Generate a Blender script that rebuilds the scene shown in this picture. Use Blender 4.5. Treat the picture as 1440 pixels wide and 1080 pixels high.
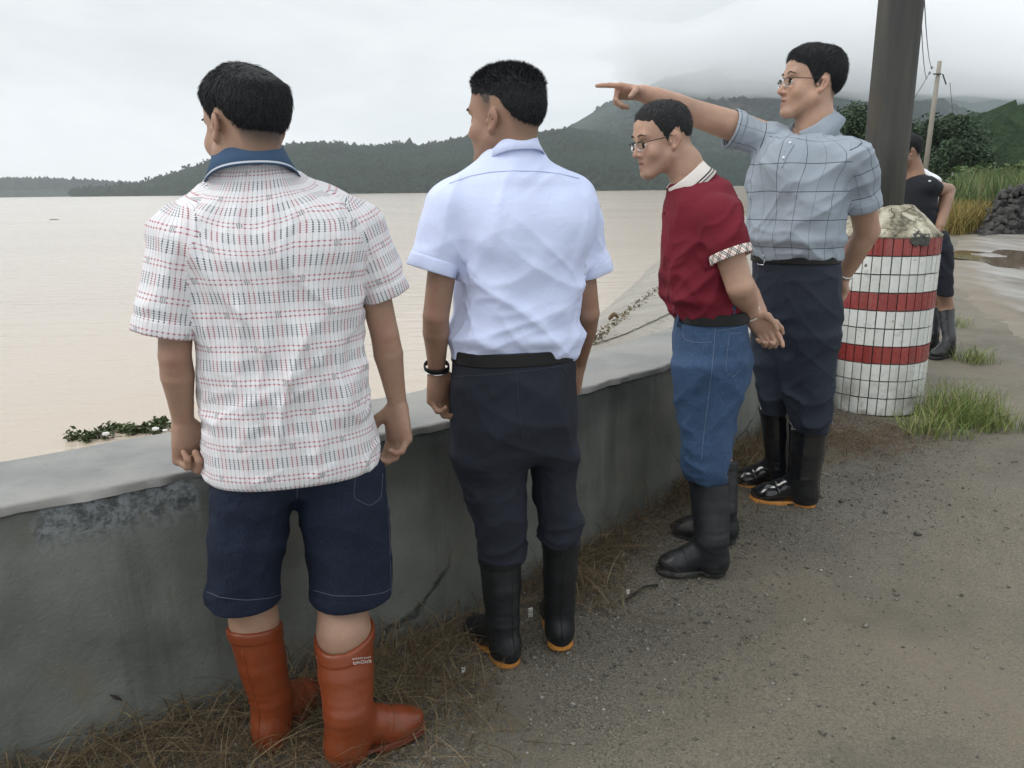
import bpy, bmesh, math, random
import numpy as np
from mathutils import Vector, Matrix
from mathutils.bvhtree import BVHTree

for _o in list(bpy.data.objects):
    bpy.data.objects.remove(_o)
scene = bpy.context.scene
C = scene.collection
PI = math.pi
RNG = np.random.default_rng(7)
random.seed(7)

# ------------------------------------------------------------------ camera
CAM = np.array([0.0, 0.0, 1.45])
FPX, PITCH, ROLL = 1100.0, math.radians(13.9126), math.radians(-0.7093)
cam_data = bpy.data.cameras.new('camera')
cam = bpy.data.objects.new('camera', cam_data)
C.objects.link(cam)
cam_data.sensor_width = 36.0
cam_data.lens = FPX / 1440.0 * 36.0
cam_data.clip_start = 0.05
cam_data.clip_end = 30000.0
cam.matrix_world = (Matrix.Translation(CAM) @ Matrix.Rotation(PI / 2 - PITCH, 4, 'X') @ Matrix.Rotation(ROLL, 4, 'Z'))
scene.camera = cam

# ------------------------------------------------------------------ sky, sun, exposure
SUN_EL, SUN_AZ = math.radians(46), math.radians(248)      # azimuth clockwise from +Y
world = bpy.data.worlds.new('World')
scene.world = world
world.use_nodes = True
wn, wl = world.node_tree.nodes, world.node_tree.links
wn.clear()
w_out = wn.new('ShaderNodeOutputWorld')
w_bg = wn.new('ShaderNodeBackground')
w_bg.inputs['Strength'].default_value = 0.1
w_sky = wn.new('ShaderNodeTexSky')
w_sky.sky_type = 'NISHITA'
w_sky.sun_disc = False
w_sky.sun_elevation = SUN_EL
w_sky.sun_rotation = SUN_AZ
w_tc = wn.new('ShaderNodeTexCoord')
w_sep = wn.new('ShaderNodeSeparateXYZ')
wl.new(w_tc.outputs['Generated'], w_sep.inputs[0])
# cloud deck: streaky noise, stretched along the horizon
w_map = wn.new('ShaderNodeMapping')
w_map.inputs['Scale'].default_value = (1.0, 1.0, 3.2)
wl.new(w_tc.outputs['Generated'], w_map.inputs['Vector'])
w_no = wn.new('ShaderNodeTexNoise')
w_no.inputs['Scale'].default_value = 3.0
w_no.inputs['Detail'].default_value = 6.0
w_no.inputs['Roughness'].default_value = 0.55
w_no.inputs['Distortion'].default_value = 0.4
wl.new(w_map.outputs[0], w_no.inputs['Vector'])
w_ramp = wn.new('ShaderNodeValToRGB')
w_ramp.color_ramp.elements[0].position = 0.30
w_ramp.color_ramp.elements[0].color = (7.3, 7.65, 7.85, 1)
w_ramp.color_ramp.elements[1].position = 0.68
w_ramp.color_ramp.elements[1].color = (10.2, 10.4, 10.4, 1)
wl.new(w_no.outputs['Fac'], w_ramp.inputs['Fac'])
# overcast sky brightens towards the zenith
w_mr = wn.new('ShaderNodeMapRange')
w_mr.inputs['From Min'].default_value = 0.15
w_mr.inputs['From Max'].default_value = 1.0
w_mr.inputs['To Min'].default_value = 1.0
w_mr.inputs['To Max'].default_value = 1.8
wl.new(w_sep.outputs['Z'], w_mr.inputs['Value'])
w_mul = wn.new('ShaderNodeMix')
w_mul.data_type = 'RGBA'
w_mul.blend_type = 'MULTIPLY'
w_mul.inputs['Factor'].default_value = 1.0
wl.new(w_ramp.outputs['Color'], w_mul.inputs['A'])
w_hz = wn.new('ShaderNodeMapRange')            # thinner, brighter cloud low over the horizon
w_hz.interpolation_type = 'SMOOTHSTEP'
w_hz.inputs['From Min'].default_value = 0.02
w_hz.inputs['From Max'].default_value = 0.16
w_hz.inputs['To Min'].default_value = 1.16
w_hz.inputs['To Max'].default_value = 1.0
wl.new(w_sep.outputs['Z'], w_hz.inputs['Value'])
w_mm = wn.new('ShaderNodeMath')
w_mm.operation = 'MULTIPLY'
wl.new(w_mr.outputs[0], w_mm.inputs[0])
wl.new(w_hz.outputs[0], w_mm.inputs[1])
wl.new(w_mm.outputs[0], w_mul.inputs['B'])
w_mix = wn.new('ShaderNodeMix')
w_mix.data_type = 'RGBA'
w_mix.inputs['Factor'].default_value = 0.93
wl.new(w_sky.outputs[0], w_mix.inputs['A'])
wl.new(w_mul.outputs['Result'], w_mix.inputs['B'])
wl.new(w_mix.outputs['Result'], w_bg.inputs['Color'])
wl.new(w_bg.outputs[0], w_out.inputs['Surface'])

sun_data = bpy.data.lights.new('sun', 'SUN')
sun_data.energy = 1.5
sun_data.angle = math.radians(28)
sun_data.color = (1.0, 0.97, 0.93)
sun = bpy.data.objects.new('sun', sun_data)
C.objects.link(sun)
_sd = Vector((math.sin(SUN_AZ) * math.cos(SUN_EL), math.cos(SUN_AZ) * math.cos(SUN_EL), math.sin(SUN_EL)))
sun.rotation_euler = _sd.to_track_quat('Z', 'Y').to_euler()

scene.view_settings.view_transform = 'Standard'
scene.view_settings.look = 'None'
scene.view_settings.exposure = 0.0
scene.view_settings.gamma = 1.0
scene.view_settings.use_curve_mapping = False
scene.render.engine = 'CYCLES'
scene.cycles.max_bounces = 6
scene.cycles.diffuse_bounces = 3
scene.cycles.glossy_bounces = 3
scene.cycles.transmission_bounces = 6
scene.cycles.volume_bounces = 4
scene.cycles.use_denoising = True

# ------------------------------------------------------------------ helpers: survey of the photograph -> metres
def ray(px, py):
    u, v = (px - 720) / FPX, (540 - py) / FPX
    c, s = math.cos(-ROLL), math.sin(-ROLL)
    x, y = u * c + v * s, -u * s + v * c
    return np.array([x, math.cos(PITCH) + y * math.sin(PITCH), -math.sin(PITCH) + y * math.cos(PITCH)])

def W(px, py, Y):
    d = ray(px, py)
    return CAM + d * (Y / d[1])

def sstep(a, b, x):
    t = np.clip((np.asarray(x, float) - a) / (b - a), 0, 1)
    return t * t * (3 - 2 * t)

def gz(x, y):
    """height of the verge: a slight rise towards the striped base"""
    return 0.11 * sstep(2.3, 3.4, y)

def onground(px, py, z0=None):
    d = ray(px, py)
    z = 0.0
    for _ in range(12):
        p = CAM + d * ((z - CAM[2]) / d[2])
        z = float(gz(p[0], p[1])) if z0 is None else z0
    return p

def atz(px, py, z):
    return onground(px, py, z)

# ------------------------------------------------------------------ helpers: noise on arrays
_PERM = np.random.default_rng(11).random((64, 64, 64))
def vnoise(P, f=1.0, seed=0):
    Q = np.asarray(P) * f + seed * 7.31
    I = np.floor(Q).astype(int)
    T = Q - I
    T = T * T * (3 - 2 * T)
    I &= 63
    J = (I + 1) & 63
    r = 0
    for a in (0, 1):
        wx = T[:, 0] if a else 1 - T[:, 0]
        ix = J[:, 0] if a else I[:, 0]
        for b in (0, 1):
            wy = T[:, 1] if b else 1 - T[:, 1]
            iy = J[:, 1] if b else I[:, 1]
            for c in (0, 1):
                wz = T[:, 2] if c else 1 - T[:, 2]
                iz = J[:, 2] if c else I[:, 2]
                r = r + wx * wy * wz * _PERM[ix, iy, iz]
    return r * 2 - 1

def fbm(P, f, octaves=4, seed=0, gain=0.5):
    r, a = 0, 1.0
    for i in range(octaves):
        r = r + a * vnoise(P, f * 2 ** i, seed + i)
        a *= gain
    return r

def nrm(v):
    v = np.asarray(v, float)
    return v / (np.linalg.norm(v) + 1e-12)

# ------------------------------------------------------------------ helpers: objects
def link(o, parent=None):
    C.objects.link(o)
    if parent is not None:
        o.parent = parent
    return o

def tag(o, label=None, cat=None, group=None, kind=None):
    if label: o['label'] = label
    if cat: o['category'] = cat
    if group: o['group'] = group
    if kind: o['kind'] = kind
    return o

def empty(name, loc=(0, 0, 0)):
    o = bpy.data.objects.new(name, None)
    o.empty_display_size = 0.1
    o.location = tuple(float(v) for v in loc)
    return link(o)

def npmesh(name, V, F, mat=None, parent=None, smooth=True, uv=None, attrs=None, world=True):
    """V n x 3 in world space; F an m x k array, or a list of such arrays / of lists; uv: one pair per face corner"""
    V = np.asarray(V, np.float32)
    if parent is not None and world:
        V = V - np.array(parent_loc(parent), np.float32)
    me = bpy.data.meshes.new(name)
    if isinstance(F, np.ndarray):
        F = [F]
    if F and not isinstance(F[0], np.ndarray):
        me.from_pydata(V.tolist(), [], [list(f) for f in F])
    else:
        F = [f for f in F if len(f)]
        loops = np.concatenate([f.ravel() for f in F]).astype(np.int32)
        tot = np.concatenate([np.full(len(f), f.shape[1]) for f in F])
        start = np.concatenate([[0], np.cumsum(tot)[:-1]]).astype(np.int32)
        me.vertices.add(len(V)); me.vertices.foreach_set('co', V.ravel())
        me.loops.add(len(loops)); me.loops.foreach_set('vertex_index', loops)
        me.polygons.add(len(tot)); me.polygons.foreach_set('loop_start', start)
        me.update(calc_edges=True)
    if smooth:
        me.polygons.foreach_set('use_smooth', np.ones(len(me.polygons), bool))
    if uv is not None:
        l = me.uv_layers.new(name='UVMap')
        l.data.foreach_set('uv', np.asarray(uv, np.float32).ravel())
    for k, a in (attrs or {}).items():
        a = np.asarray(a, np.float32)
        at = me.attributes.new(k, 'FLOAT', 'POINT')
        at.data.foreach_set('value', a)
    if mat is not None:
        for m in (mat if isinstance(mat, (list, tuple)) else [mat]):
            me.materials.append(m)
    me.validate()
    o = bpy.data.objects.new(name, me)
    return link(o, parent)

def parent_loc(p):
    t = np.zeros(3)
    while p is not None:
        t = t + np.array(p.location)
        p = p.parent
    return t

class MB:
    """collects simple shapes, then links them as one mesh object"""
    def __init__(s):
        s.V, s.F, s.n = [], [], 0
    def add(s, V, F):
        V = np.asarray(V, float)
        s.F += [[i + s.n for i in f] for f in F]
        s.V.append(V); s.n += len(V)
        return s
    def box(s, c, h, ax=None):
        ax = np.eye(3) if ax is None else np.asarray(ax)
        sg = np.array([[a, b, d] for d in (-1, 1) for b in (-1, 1) for a in (-1, 1)], float)
        V = np.asarray(c) + (sg * np.asarray(h)) @ ax
        return s.add(V, [[0, 2, 3, 1], [4, 5, 7, 6], [0, 1, 5, 4], [2, 6, 7, 3], [0, 4, 6, 2], [1, 3, 7, 5]])
    def tube(s, pts, r, n=8, closed=False, flat=1.0, up=None, caps=True):
        pts = np.asarray(pts, float)
        m = len(pts)
        r = np.full(m, r) if np.isscalar(r) else np.asarray(r)
        if closed:
            T = np.roll(pts, -1, 0) - np.roll(pts, 1, 0)
        else:
            T = np.gradient(pts, axis=0)
        T /= np.linalg.norm(T, axis=1)[:, None] + 1e-12
        u = np.array([0, 0, 1.0]) if up is None else np.asarray(up, float)
        V = []
        for i in range(m):
            a = u - T[i] * (u @ T[i])
            if np.linalg.norm(a) < 1e-3:
                a = np.array([1.0, 0, 0]) - T[i] * T[i][0]
            a = nrm(a)
            if up is None: u = a
            b = np.cross(T[i], a)
            for k in range(n):
                t = 2 * PI * k / n
                V.append(pts[i] + r[i] * (math.cos(t) * a + math.sin(t) * flat * b))
        F = []
        for i in range(m if closed else m - 1):
            for k in range(n):
                j = (i + 1) % m
                F.append([i * n + k, i * n + (k + 1) % n, j * n + (k + 1) % n, j * n + k])
        if not closed and caps:
            F.append(list(range(n))[::-1]); F.append([(m - 1) * n + k for k in range(n)])
        return s.add(V, F)
    def lathe(s, prof, c=(0, 0, 0), n=32, ax=None):
        ax = np.eye(3) if ax is None else np.asarray(ax)
        V = []
        for r, z in prof:
            for k in range(n):
                t = 2 * PI * k / n
                V.append([r * math.cos(t), r * math.sin(t), z])
        V = np.asarray(c) + np.asarray(V) @ ax
        F = [[i * n + k, i * n + (k + 1) % n, (i + 1) * n + (k + 1) % n, (i + 1) * n + k] for i in range(len(prof) - 1) for k in range(n)]
        F.append(list(range(n))[::-1]); F.append([(len(prof) - 1) * n + k for k in range(n)])
        return s.add(V, F)
    def ball(s, c, r, n=10, m=7, ax=None):
        ax = np.eye(3) if ax is None else np.asarray(ax)
        r = np.full(3, r) if np.isscalar(r) else np.asarray(r)
        V = [[0, 0, -1]]
        for i in range(1, m):
            p = -PI / 2 + PI * i / m
            for k in range(n):
                t = 2 * PI * k / n
                V.append([math.cos(p) * math.cos(t), math.cos(p) * math.sin(t), math.sin(p)])
        V.append([0, 0, 1])
        F = [[0, 1 + (k + 1) % n, 1 + k] for k in range(n)]
        for i in range(m - 2):
            for k in range(n):
                a = 1 + i * n
                F.append([a + k, a + (k + 1) % n, a + n + (k + 1) % n, a + n + k])
        a = 1 + (m - 2) * n
        F += [[a + k, a + (k + 1) % n, len(V) - 1] for k in range(n)]
        return s.add(np.asarray(c) + (np.asarray(V) * r) @ ax, F)
    def build(s, name, mat, parent=None, smooth=True, attrs=None):
        return npmesh(name, np.concatenate(s.V), s.F, mat, parent, smooth, attrs=attrs)

# ------------------------------------------------------------------ helpers: materials
class NT:
    def __init__(s, name):
        s.m = bpy.data.materials.new(name)
        s.m.use_nodes = True
        s.t = s.m.node_tree
        s.n, s.l = s.t.nodes, s.t.links
        s.b = s.n['Principled BSDF']
        s._tc = None
    def node(s, kind, **kw):
        x = s.n.new(kind)
        for k, v in kw.items():
            setattr(x, k, v)
        return x
    def put(s, sock, v):
        if isinstance(v, bpy.types.NodeSocket):
            s.l.new(v, sock)
        elif isinstance(v, (tuple, list)) and len(v) == 3 and sock.type == 'RGBA':
            sock.default_value = (*v, 1)
        else:
            sock.default_value = v
    def co(s, which='Object'):
        if s._tc is None:
            s._tc = s.node('ShaderNodeTexCoord')
        return s._tc.outputs[which]
    def attr(s, name):
        return s.node('ShaderNodeAttribute', attribute_name=name).outputs['Fac']
    def noise(s, scale, detail=4, rough=0.5, vec=None, dist=0.0, out='Fac'):
        x = s.node('ShaderNodeTexNoise')
        s.put(x.inputs['Vector'], vec if vec is not None else s.co())
        x.inputs['Scale'].default_value = scale
        x.inputs['Detail'].default_value = detail
        x.inputs['Roughness'].default_value = rough
        x.inputs['Distortion'].default_value = dist
        return x.outputs[out]
    def voro(s, scale, feature='F1', vec=None, out='Distance', rnd=1.0):
        x = s.node('ShaderNodeTexVoronoi', feature=feature)
        s.put(x.inputs['Vector'], vec if vec is not None else s.co())
        x.inputs['Scale'].default_value = scale
        x.inputs['Randomness'].default_value = rnd
        return x.outputs[out]
    def mapping(s, vec=None, scale=(1, 1, 1), loc=(0, 0, 0), rot=(0, 0, 0)):
        x = s.node('ShaderNodeMapping')
        s.put(x.inputs['Vector'], vec if vec is not None else s.co())
        x.inputs['Scale'].default_value = scale
        x.inputs['Location'].default_value = loc
        x.inputs['Rotation'].default_value = rot
        return x.outputs[0]
    def ramp(s, fac, stops, interp='LINEAR'):
        x = s.node('ShaderNodeValToRGB')
        s.put(x.inputs['Fac'], fac)
        r = x.color_ramp
        r.interpolation = interp
        while len(r.elements) < len(stops):
            r.elements.new(0.5)
        for e, (p, c) in zip(r.elements, stops):
            e.position = p
            e.color = (c, c, c, 1) if np.isscalar(c) else (*c, 1)
        return x.outputs['Color']
    def mix(s, fac, a, b, mode='MIX'):
        x = s.node('ShaderNodeMix', data_type='RGBA', blend_type=mode)
        s.put(x.inputs['Factor'], fac)
        s.put(x.inputs['A'], a)
        s.put(x.inputs['B'], b)
        return x.outputs['Result']
    def math(s, op, a, b=None, c=None):
        x = s.node('ShaderNodeMath', operation=op)
        for i, v in enumerate((a, b, c)):
            if v is not None:
                s.put(x.inputs[i], v)
        return x.outputs[0]
    def mrange(s, v, a, b, c=0.0, d=1.0, smooth=False):
        x = s.node('ShaderNodeMapRange')
        if smooth: x.interpolation_type = 'SMOOTHSTEP'
        s.put(x.inputs['Value'], v)
        for k, q in zip(('From Min', 'From Max', 'To Min', 'To Max'), (a, b, c, d)):
            x.inputs[k].default_value = q
        return x.outputs[0]
    def sep(s, v):
        x = s.node('ShaderNodeSeparateXYZ')
        s.put(x.inputs[0], v)
        return x.outputs
    def bump(s, h, strength=0.3, dist=0.01, normal=None):
        x = s.node('ShaderNodeBump')
        s.put(x.inputs['Height'], h)
        x.inputs['Strength'].default_value = strength
        x.inputs['Distance'].default_value = dist
        if normal is not None: s.put(x.inputs['Normal'], normal)
        return x.outputs[0]
    def done(s, color, rough=0.6, normal=None, spec=0.5, **kw):
        s.put(s.b.inputs['Base Color'], color)
        s.put(s.b.inputs['Roughness'], rough)
        s.b.inputs['Specular IOR Level'].default_value = spec
        if normal is not None: s.put(s.b.inputs['Normal'], normal)
        for k, v in kw.items():
            s.put(s.b.inputs[k.replace('_', ' ')], v)
        return s.m

def plain(name, col, rough=0.6, var=0.12, scale=20, bump=0.0, spec=0.4, **kw):
    t = NT(name)
    n = t.noise(scale, 5)
    c = t.mix(n, tuple(v * (1 - var) for v in col), tuple(min(1, v * (1 + var)) for v in col))
    nm = t.bump(t.noise(scale * 6, 4), bump, 0.004) if bump else None
    return t.done(c, rough, nm, spec, **kw)
# ------------------------------------------------------------------ helpers: soft solids (distance fields meshed by surface nets)
INF = np.full(3, 1e9)
def p_cap(a, b, ra, rb):
    a, b = np.asarray(a, float), np.asarray(b, float)
    ba = b - a
    bb = ba @ ba + 1e-12
    def fn(P):
        pa = P - a
        t = np.clip(pa @ ba / bb, 0, 1)
        return np.linalg.norm(pa - t[:, None] * ba, axis=1) - (ra + (rb - ra) * t)
    r = max(ra, rb)
    return fn, np.minimum(a, b) - r, np.maximum(a, b) + r

def p_ell(c, r, ax=None):
    c, r = np.asarray(c, float), np.asarray(r, float)
    ax = np.eye(3) if ax is None else np.asarray(ax, float)      # rows: axis directions
    def fn(P):
        q = (P - c) @ ax.T
        k0 = np.linalg.norm(q / r, axis=1)
        k1 = np.linalg.norm(q / (r * r), axis=1) + 1e-9
        return np.where(k0 < 1e-4, -r.min(), k0 * (k0 - 1) / k1)
    e = np.abs(ax.T * r).sum(1)
    return fn, c - e, c + e

def p_plane(p, n):
    """inside where (x-p).n < 0"""
    p, n = np.asarray(p, float), nrm(n)
    return (lambda P: (P - p) @ n), -INF, INF

class Field:
    def __init__(s):
        s.ops = []
    def u(s, prim, k=0.01):
        s.ops.append(('u', k, *prim)); return s
    def sub(s, prim, k=0.004):
        s.ops.append(('s', k, *prim)); return s
    def isect(s, prim, k=0.004):
        s.ops.append(('i', k, *prim)); return s
    def chain(s, pts, rad, k=0.01):
        for i in range(len(pts) - 1):
            s.u(p_cap(pts[i], pts[i + 1], rad[i], rad[i + 1]), k)
        return s
    def bounds(s):
        b = [(o[3], o[4]) for o in s.ops if o[0] == 'u']
        return np.min([x for x, _ in b], 0), np.max([x for _, x in b], 0)
    @staticmethod
    def comb(op, k, d, e):
        if op == 'u':
            h = np.maximum(k - np.abs(d - e), 0) / k
            return np.minimum(d, e) - h * h * k * 0.25
        if op == 's':
            e = -e
        h = np.maximum(k - np.abs(d - e), 0) / k
        return np.maximum(d, e) + h * h * k * 0.25
    def eval(s, P):
        d = np.full(len(P), 1.0)
        for op, k, fn, lo, hi in s.ops:
            d = s.comb(op, k, d, fn(P))
        return d
    def mesh(s, h=0.004, smooth=2, B=8):
        lo, hi = s.bounds()
        lo = lo - 3 * h
        nb = np.ceil((hi + 3 * h - lo) / (h * B)).astype(int)
        gi = np.stack(np.meshgrid(*[np.arange(n) for n in nb], indexing='ij'), -1).reshape(-1, 3)
        half = B * h / 2
        cen = lo + gi * (B * h) + half
        keep = np.abs(s.eval(cen)) < half * 2.6 + 0.006
        gi, cen = gi[keep], cen[keep]
        off = np.stack(np.meshgrid(*[np.arange(B + 1)] * 3, indexing='ij'), -1).reshape(-1, 3)
        n, m = len(gi), len(off)
        P = (lo + (gi[:, None] * B + off[None]) * h)
        D = np.full((n, m), 1.0)
        for op, k, fn, plo, phi in s.ops:
            mg = half * 1.75 + k * 1.5 + 2 * h + (0.05 if op == 'u' else 0)
            sel = np.where(np.all((cen > plo - mg) & (cen < phi + mg), axis=1))[0]
            if len(sel):
                e = fn(P[sel].reshape(-1, 3)).reshape(len(sel), m)
                D[sel] = s.comb(op, k, D[sel], e)
        V = D.reshape(n, B + 1, B + 1, B + 1)
        S = V < 0
        c8 = [S[:, a:B + a, b:B + b, c:B + c] for a in (0, 1) for b in (0, 1) for c in (0, 1)]
        sm = sum(x.astype(np.int8) for x in c8)
        bi, ci, cj, ck = np.where((sm > 0) & (sm < 8))
        loc = np.stack([ci, cj, ck], 1)
        acc = np.zeros((len(bi), 3)); cnt = np.zeros(len(bi))
        cv = {}
        for a in (0, 1):
            for b in (0, 1):
                for c in (0, 1):
                    cv[a, b, c] = V[bi, ci + a, cj + b, ck + c]
        for ax in range(3):
            o1, o2 = [x for x in range(3) if x != ax]
            for p in (0, 1):
                for q in (0, 1):
                    A = [0, 0, 0]; A[o1] = p; A[o2] = q
                    Bq = list(A); Bq[ax] = 1
                    va, vb = cv[tuple(A)], cv[tuple(Bq)]
                    x = (va < 0) != (vb < 0)
                    t = np.where(x, va / np.where(x, va - vb, 1), 0)
                    pos = np.zeros((len(bi), 3)); pos[:] = A
                    pos[:, ax] = t
                    acc += pos * x[:, None]; cnt += x
        G = gi[bi] * B + loc
        pos = lo + (G + acc / cnt[:, None]) * h
        dims = nb * B + 2
        key = lambda g: (g[:, 0] * dims[1] + g[:, 1]) * dims[2] + g[:, 2]
        kk = key(G)
        order = np.argsort(kk); sk = kk[order]
        quads = []
        for ax in range(3):
            o1, o2 = (ax + 1) % 3, (ax + 2) % 3
            sl = [slice(0, B)] * 3
            sl2 = list(sl); sl2[ax] = slice(1, B + 1)
            s0, s1 = S[(slice(None), *sl)], S[(slice(None), *sl2)]
            eb, ei, ej, ek = np.where(s0 != s1)
            g = gi[eb] * B + np.stack([ei, ej, ek], 1)
            flip = s0[eb, ei, ej, ek]
            ids = []
            ok = np.ones(len(g), bool)
            for d1, d2 in ((0, 0), (1, 0), (1, 1), (0, 1)):
                q = g.copy(); q[:, o1] -= d1; q[:, o2] -= d2
                kq = key(q)
                ix = np.clip(np.searchsorted(sk, kq), 0, len(sk) - 1)
                ok &= sk[ix] == kq
                ids.append(order[ix])
            Q = np.stack(ids, 1)
            Q[flip] = Q[flip][:, ::-1]
            quads.append(Q[ok][:, ::-1])
        F = np.concatenate(quads)
        for _ in range(smooth):
            pos = relax(pos, F, 0.5)
        return pos, F

def relax(V, F, w=0.5):
    acc = np.zeros_like(V); cnt = np.zeros(len(V))
    k = F.shape[1]
    for i in range(k):
        a, b = F[:, i], F[:, (i + 1) % k]
        for c in range(3):
            acc[:, c] += np.bincount(a, V[b, c], len(V)) + np.bincount(b, V[a, c], len(V))
        cnt += np.bincount(a, minlength=len(V)) + np.bincount(b, minlength=len(V))
    cnt[cnt == 0] = 1
    return V * (1 - w) + acc / cnt[:, None] * w

def vnormals(V, F):
    n = np.cross(V[F[:, 2]] - V[F[:, 0]], V[F[:, 3 % F.shape[1]]] - V[F[:, 1]]) if F.shape[1] == 4 else np.cross(V[F[:, 1]] - V[F[:, 0]], V[F[:, 2]] - V[F[:, 0]])
    N = np.zeros_like(V)
    for i in range(F.shape[1]):
        for c in range(3):
            N[:, c] += np.bincount(F[:, i], n[:, c], len(V))
    return N / (np.linalg.norm(N, axis=1)[:, None] + 1e-12)

# ---- loft: horizontal sections with their own centre, half width and depths, in a frame turned by a heading
def frame(a):
    """a in degrees, anticlockwise from +Y: forward, right"""
    a = math.radians(a)
    return np.array([-math.sin(a), math.cos(a), 0.0]), np.array([math.cos(a), math.sin(a), 0.0])

class Loft:
    def __init__(s, st, a, n=2.2, top=None, bot=None, kcap=0.01, sm=3):
        """st: rows (x, y, z, half width, depth front, depth back)"""
        st = np.asarray(sorted(st, key=lambda r: r[2]), float)
        s.z = np.linspace(st[0, 2], st[-1, 2], 90)
        T = np.stack([np.interp(s.z, st[:, 2], st[:, c]) for c in (0, 1, 3, 4, 5)], 1)
        for _ in range(sm):
            T = np.concatenate([T[:1], (T[:-2] + 2 * T[1:-1] + T[2:]) / 4, T[-1:]])
            T = np.concatenate([T[:1], (T[:-2] + 2 * T[1:-1] + T[2:]) / 4, T[-1:]])
        s.T, s.n, s.kcap = T, n, kcap
        s.Fw, s.Rt = frame(a)
        s.top = st[-1, 2] if top is None else top
        s.bot = st[0, 2] if bot is None else bot
    def local(s, P):
        q = [np.interp(P[:, 2], s.z, s.T[:, c]) for c in range(5)]
        dx, dy = P[:, 0] - q[0], P[:, 1] - q[1]
        x = dx * s.Rt[0] + dy * s.Rt[1]
        y = dx * s.Fw[0] + dy * s.Fw[1]
        return x, y, q[2], q[3], q[4]
    def fn(s, P):
        x, y, w, df, db = s.local(P)
        dep = np.where(y > 0, df, db)
        r = ((np.abs(x) / w) ** s.n + (np.abs(y) / dep) ** s.n) ** (1 / s.n) + 1e-9
        L = np.sqrt(x * x + y * y)
        d = np.where(r < 0.05, -np.minimum(w, dep), L * (1 - 1 / r))
        d = np.maximum(d, -np.minimum(w, dep))
        d = Field.comb('i', s.kcap, d, P[:, 2] - s.top)
        return Field.comb('i', s.kcap, d, s.bot - P[:, 2])
    def prim(s):
        r = s.T[:, 2:].max()
        lo = np.array([s.T[:, 0].min() - r, s.T[:, 1].min() - r, s.bot])
        hi = np.array([s.T[:, 0].max() + r, s.T[:, 1].max() + r, s.top])
        return s.fn, lo, hi

def sil(rows, Y, a, mode='w', fr=0.5):
    """rows: (py, xl, xr, other half size[, dY]) silhouettes measured in the photograph at distance Y.
    mode 'w': the silhouette fixes the half width, `other` is the half depth; 'd': the reverse. fr: share of the depth in front"""
    out = []
    for r in rows:
        py, xl, xr, oth = r[:4]
        y = Y + (r[4] if len(r) > 4 else 0)
        A, B = W(xl, py, y), W(xr, py, y)
        c = (A + B) / 2
        hw = np.linalg.norm(A - B) / 2 * math.cos(math.atan2(c[0], c[1]))
        th = math.radians(a) + math.atan2(c[0], c[1])
        cs, sn = abs(math.cos(th)), abs(math.sin(th))
        if mode == 'w':
            w = math.sqrt(max(hw ** 2 - (oth * sn) ** 2, (0.35 * hw) ** 2)) / max(cs, 0.3)
            d = oth
        else:
            d = math.sqrt(max(hw ** 2 - (oth * cs) ** 2, (0.35 * hw) ** 2)) / max(sn, 0.3)
            w = oth
        out.append((c[0], c[1], c[2], w, d * 2 * fr, d * 2 * (1 - fr)))
    return out

def folds(P, d, freq, seed=0, warp=0.5, wf=3.0, sharp=1.0):
    """soft ridges running across direction d, warped; -1..1"""
    d = nrm(d)
    ph = P @ d * freq + warp * fbm(P, wf, 2, seed) * freq / 6.0
    v = np.sin(2 * PI * ph)
    m = sstep(-0.25, 0.45, vnoise(P * np.array([1, 1, 1.0]), wf * 1.3, seed + 5))
    if sharp != 1.0:
        v = np.sign(v) * np.abs(v) ** sharp
    return v * m
# ------------------------------------------------------------------ materials for people
def mat_skin(name, base, deep):
    t = NT(name)
    n = t.noise(9, 5)
    c = t.mix(t.mrange(n, 0.3, 0.7), tuple(x * 0.80 for x in base), tuple(min(1, x * 1.10) for x in base))
    c = t.mix(t.mrange(t.noise(28, 5, .65), .45, .7, 0, .35), c, tuple(0.5 * (x + y) for x, y in zip(base, deep)))
    sp = t.mrange(t.noise(70, 4), 0.55, 0.8)
    c = t.mix(t.math('MULTIPLY', sp, 0.25), c, deep)
    c = t.mix(t.math('MULTIPLY', t.attr('red'), 0.55), c, deep)
    c = t.mix(t.math('MULTIPLY', t.attr('lip'), 0.75), c, (0.24, 0.095, 0.08))
    c = t.mix(t.attr('dark'), c, (0.02, 0.018, 0.018))
    b = t.math('ADD', t.noise(160, 4), t.math('MULTIPLY', t.noise(500, 2), 0.5))
    nm = t.bump(b, 0.4, 0.002)
    m = t.done(c, t.mrange(t.noise(30, 3), 0.3, 0.7, 0.42, 0.58), nm, 0.4)
    t.b.inputs['Subsurface Weight'].default_value = 0.12
    t.b.inputs['Subsurface Radius'].default_value = (0.012, 0.005, 0.003)
    t.b.inputs['Subsurface Scale'].default_value = 0.6
    return m

def mat_cloth(name, col, rough=0.85, weave=900, wb=0.25, var=0.1, vs=6, sheen=0.0, fine=0.0):
    t = NT(name)
    c = t.mix(t.noise(vs, 5), tuple(x * (1 - var) for x in col), tuple(min(1, x * (1 + var)) for x in col))
    if fine:
        f = t.noise(weave * 0.5, 2, vec=t.mapping(scale=(1, 1, 0.25)))
        c = t.mix(t.mrange(f, 0.35, 0.65), tuple(x * (1 - fine) for x in col), c)
    h = t.math('ADD', t.math('MULTIPLY', t.noise(weave, 2), 0.4), t.math('MULTIPLY', t.noise(55, 4, dist=0.6), 1.0))
    h = t.math('ADD', h, t.math('MULTIPLY', t.noise(22, 3, dist=1.2), 1.6))
    m = t.done(c, rough, t.bump(h, wb, 0.006), 0.25)
    t.b.inputs['Sheen Weight'].default_value = sheen
    return m

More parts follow.
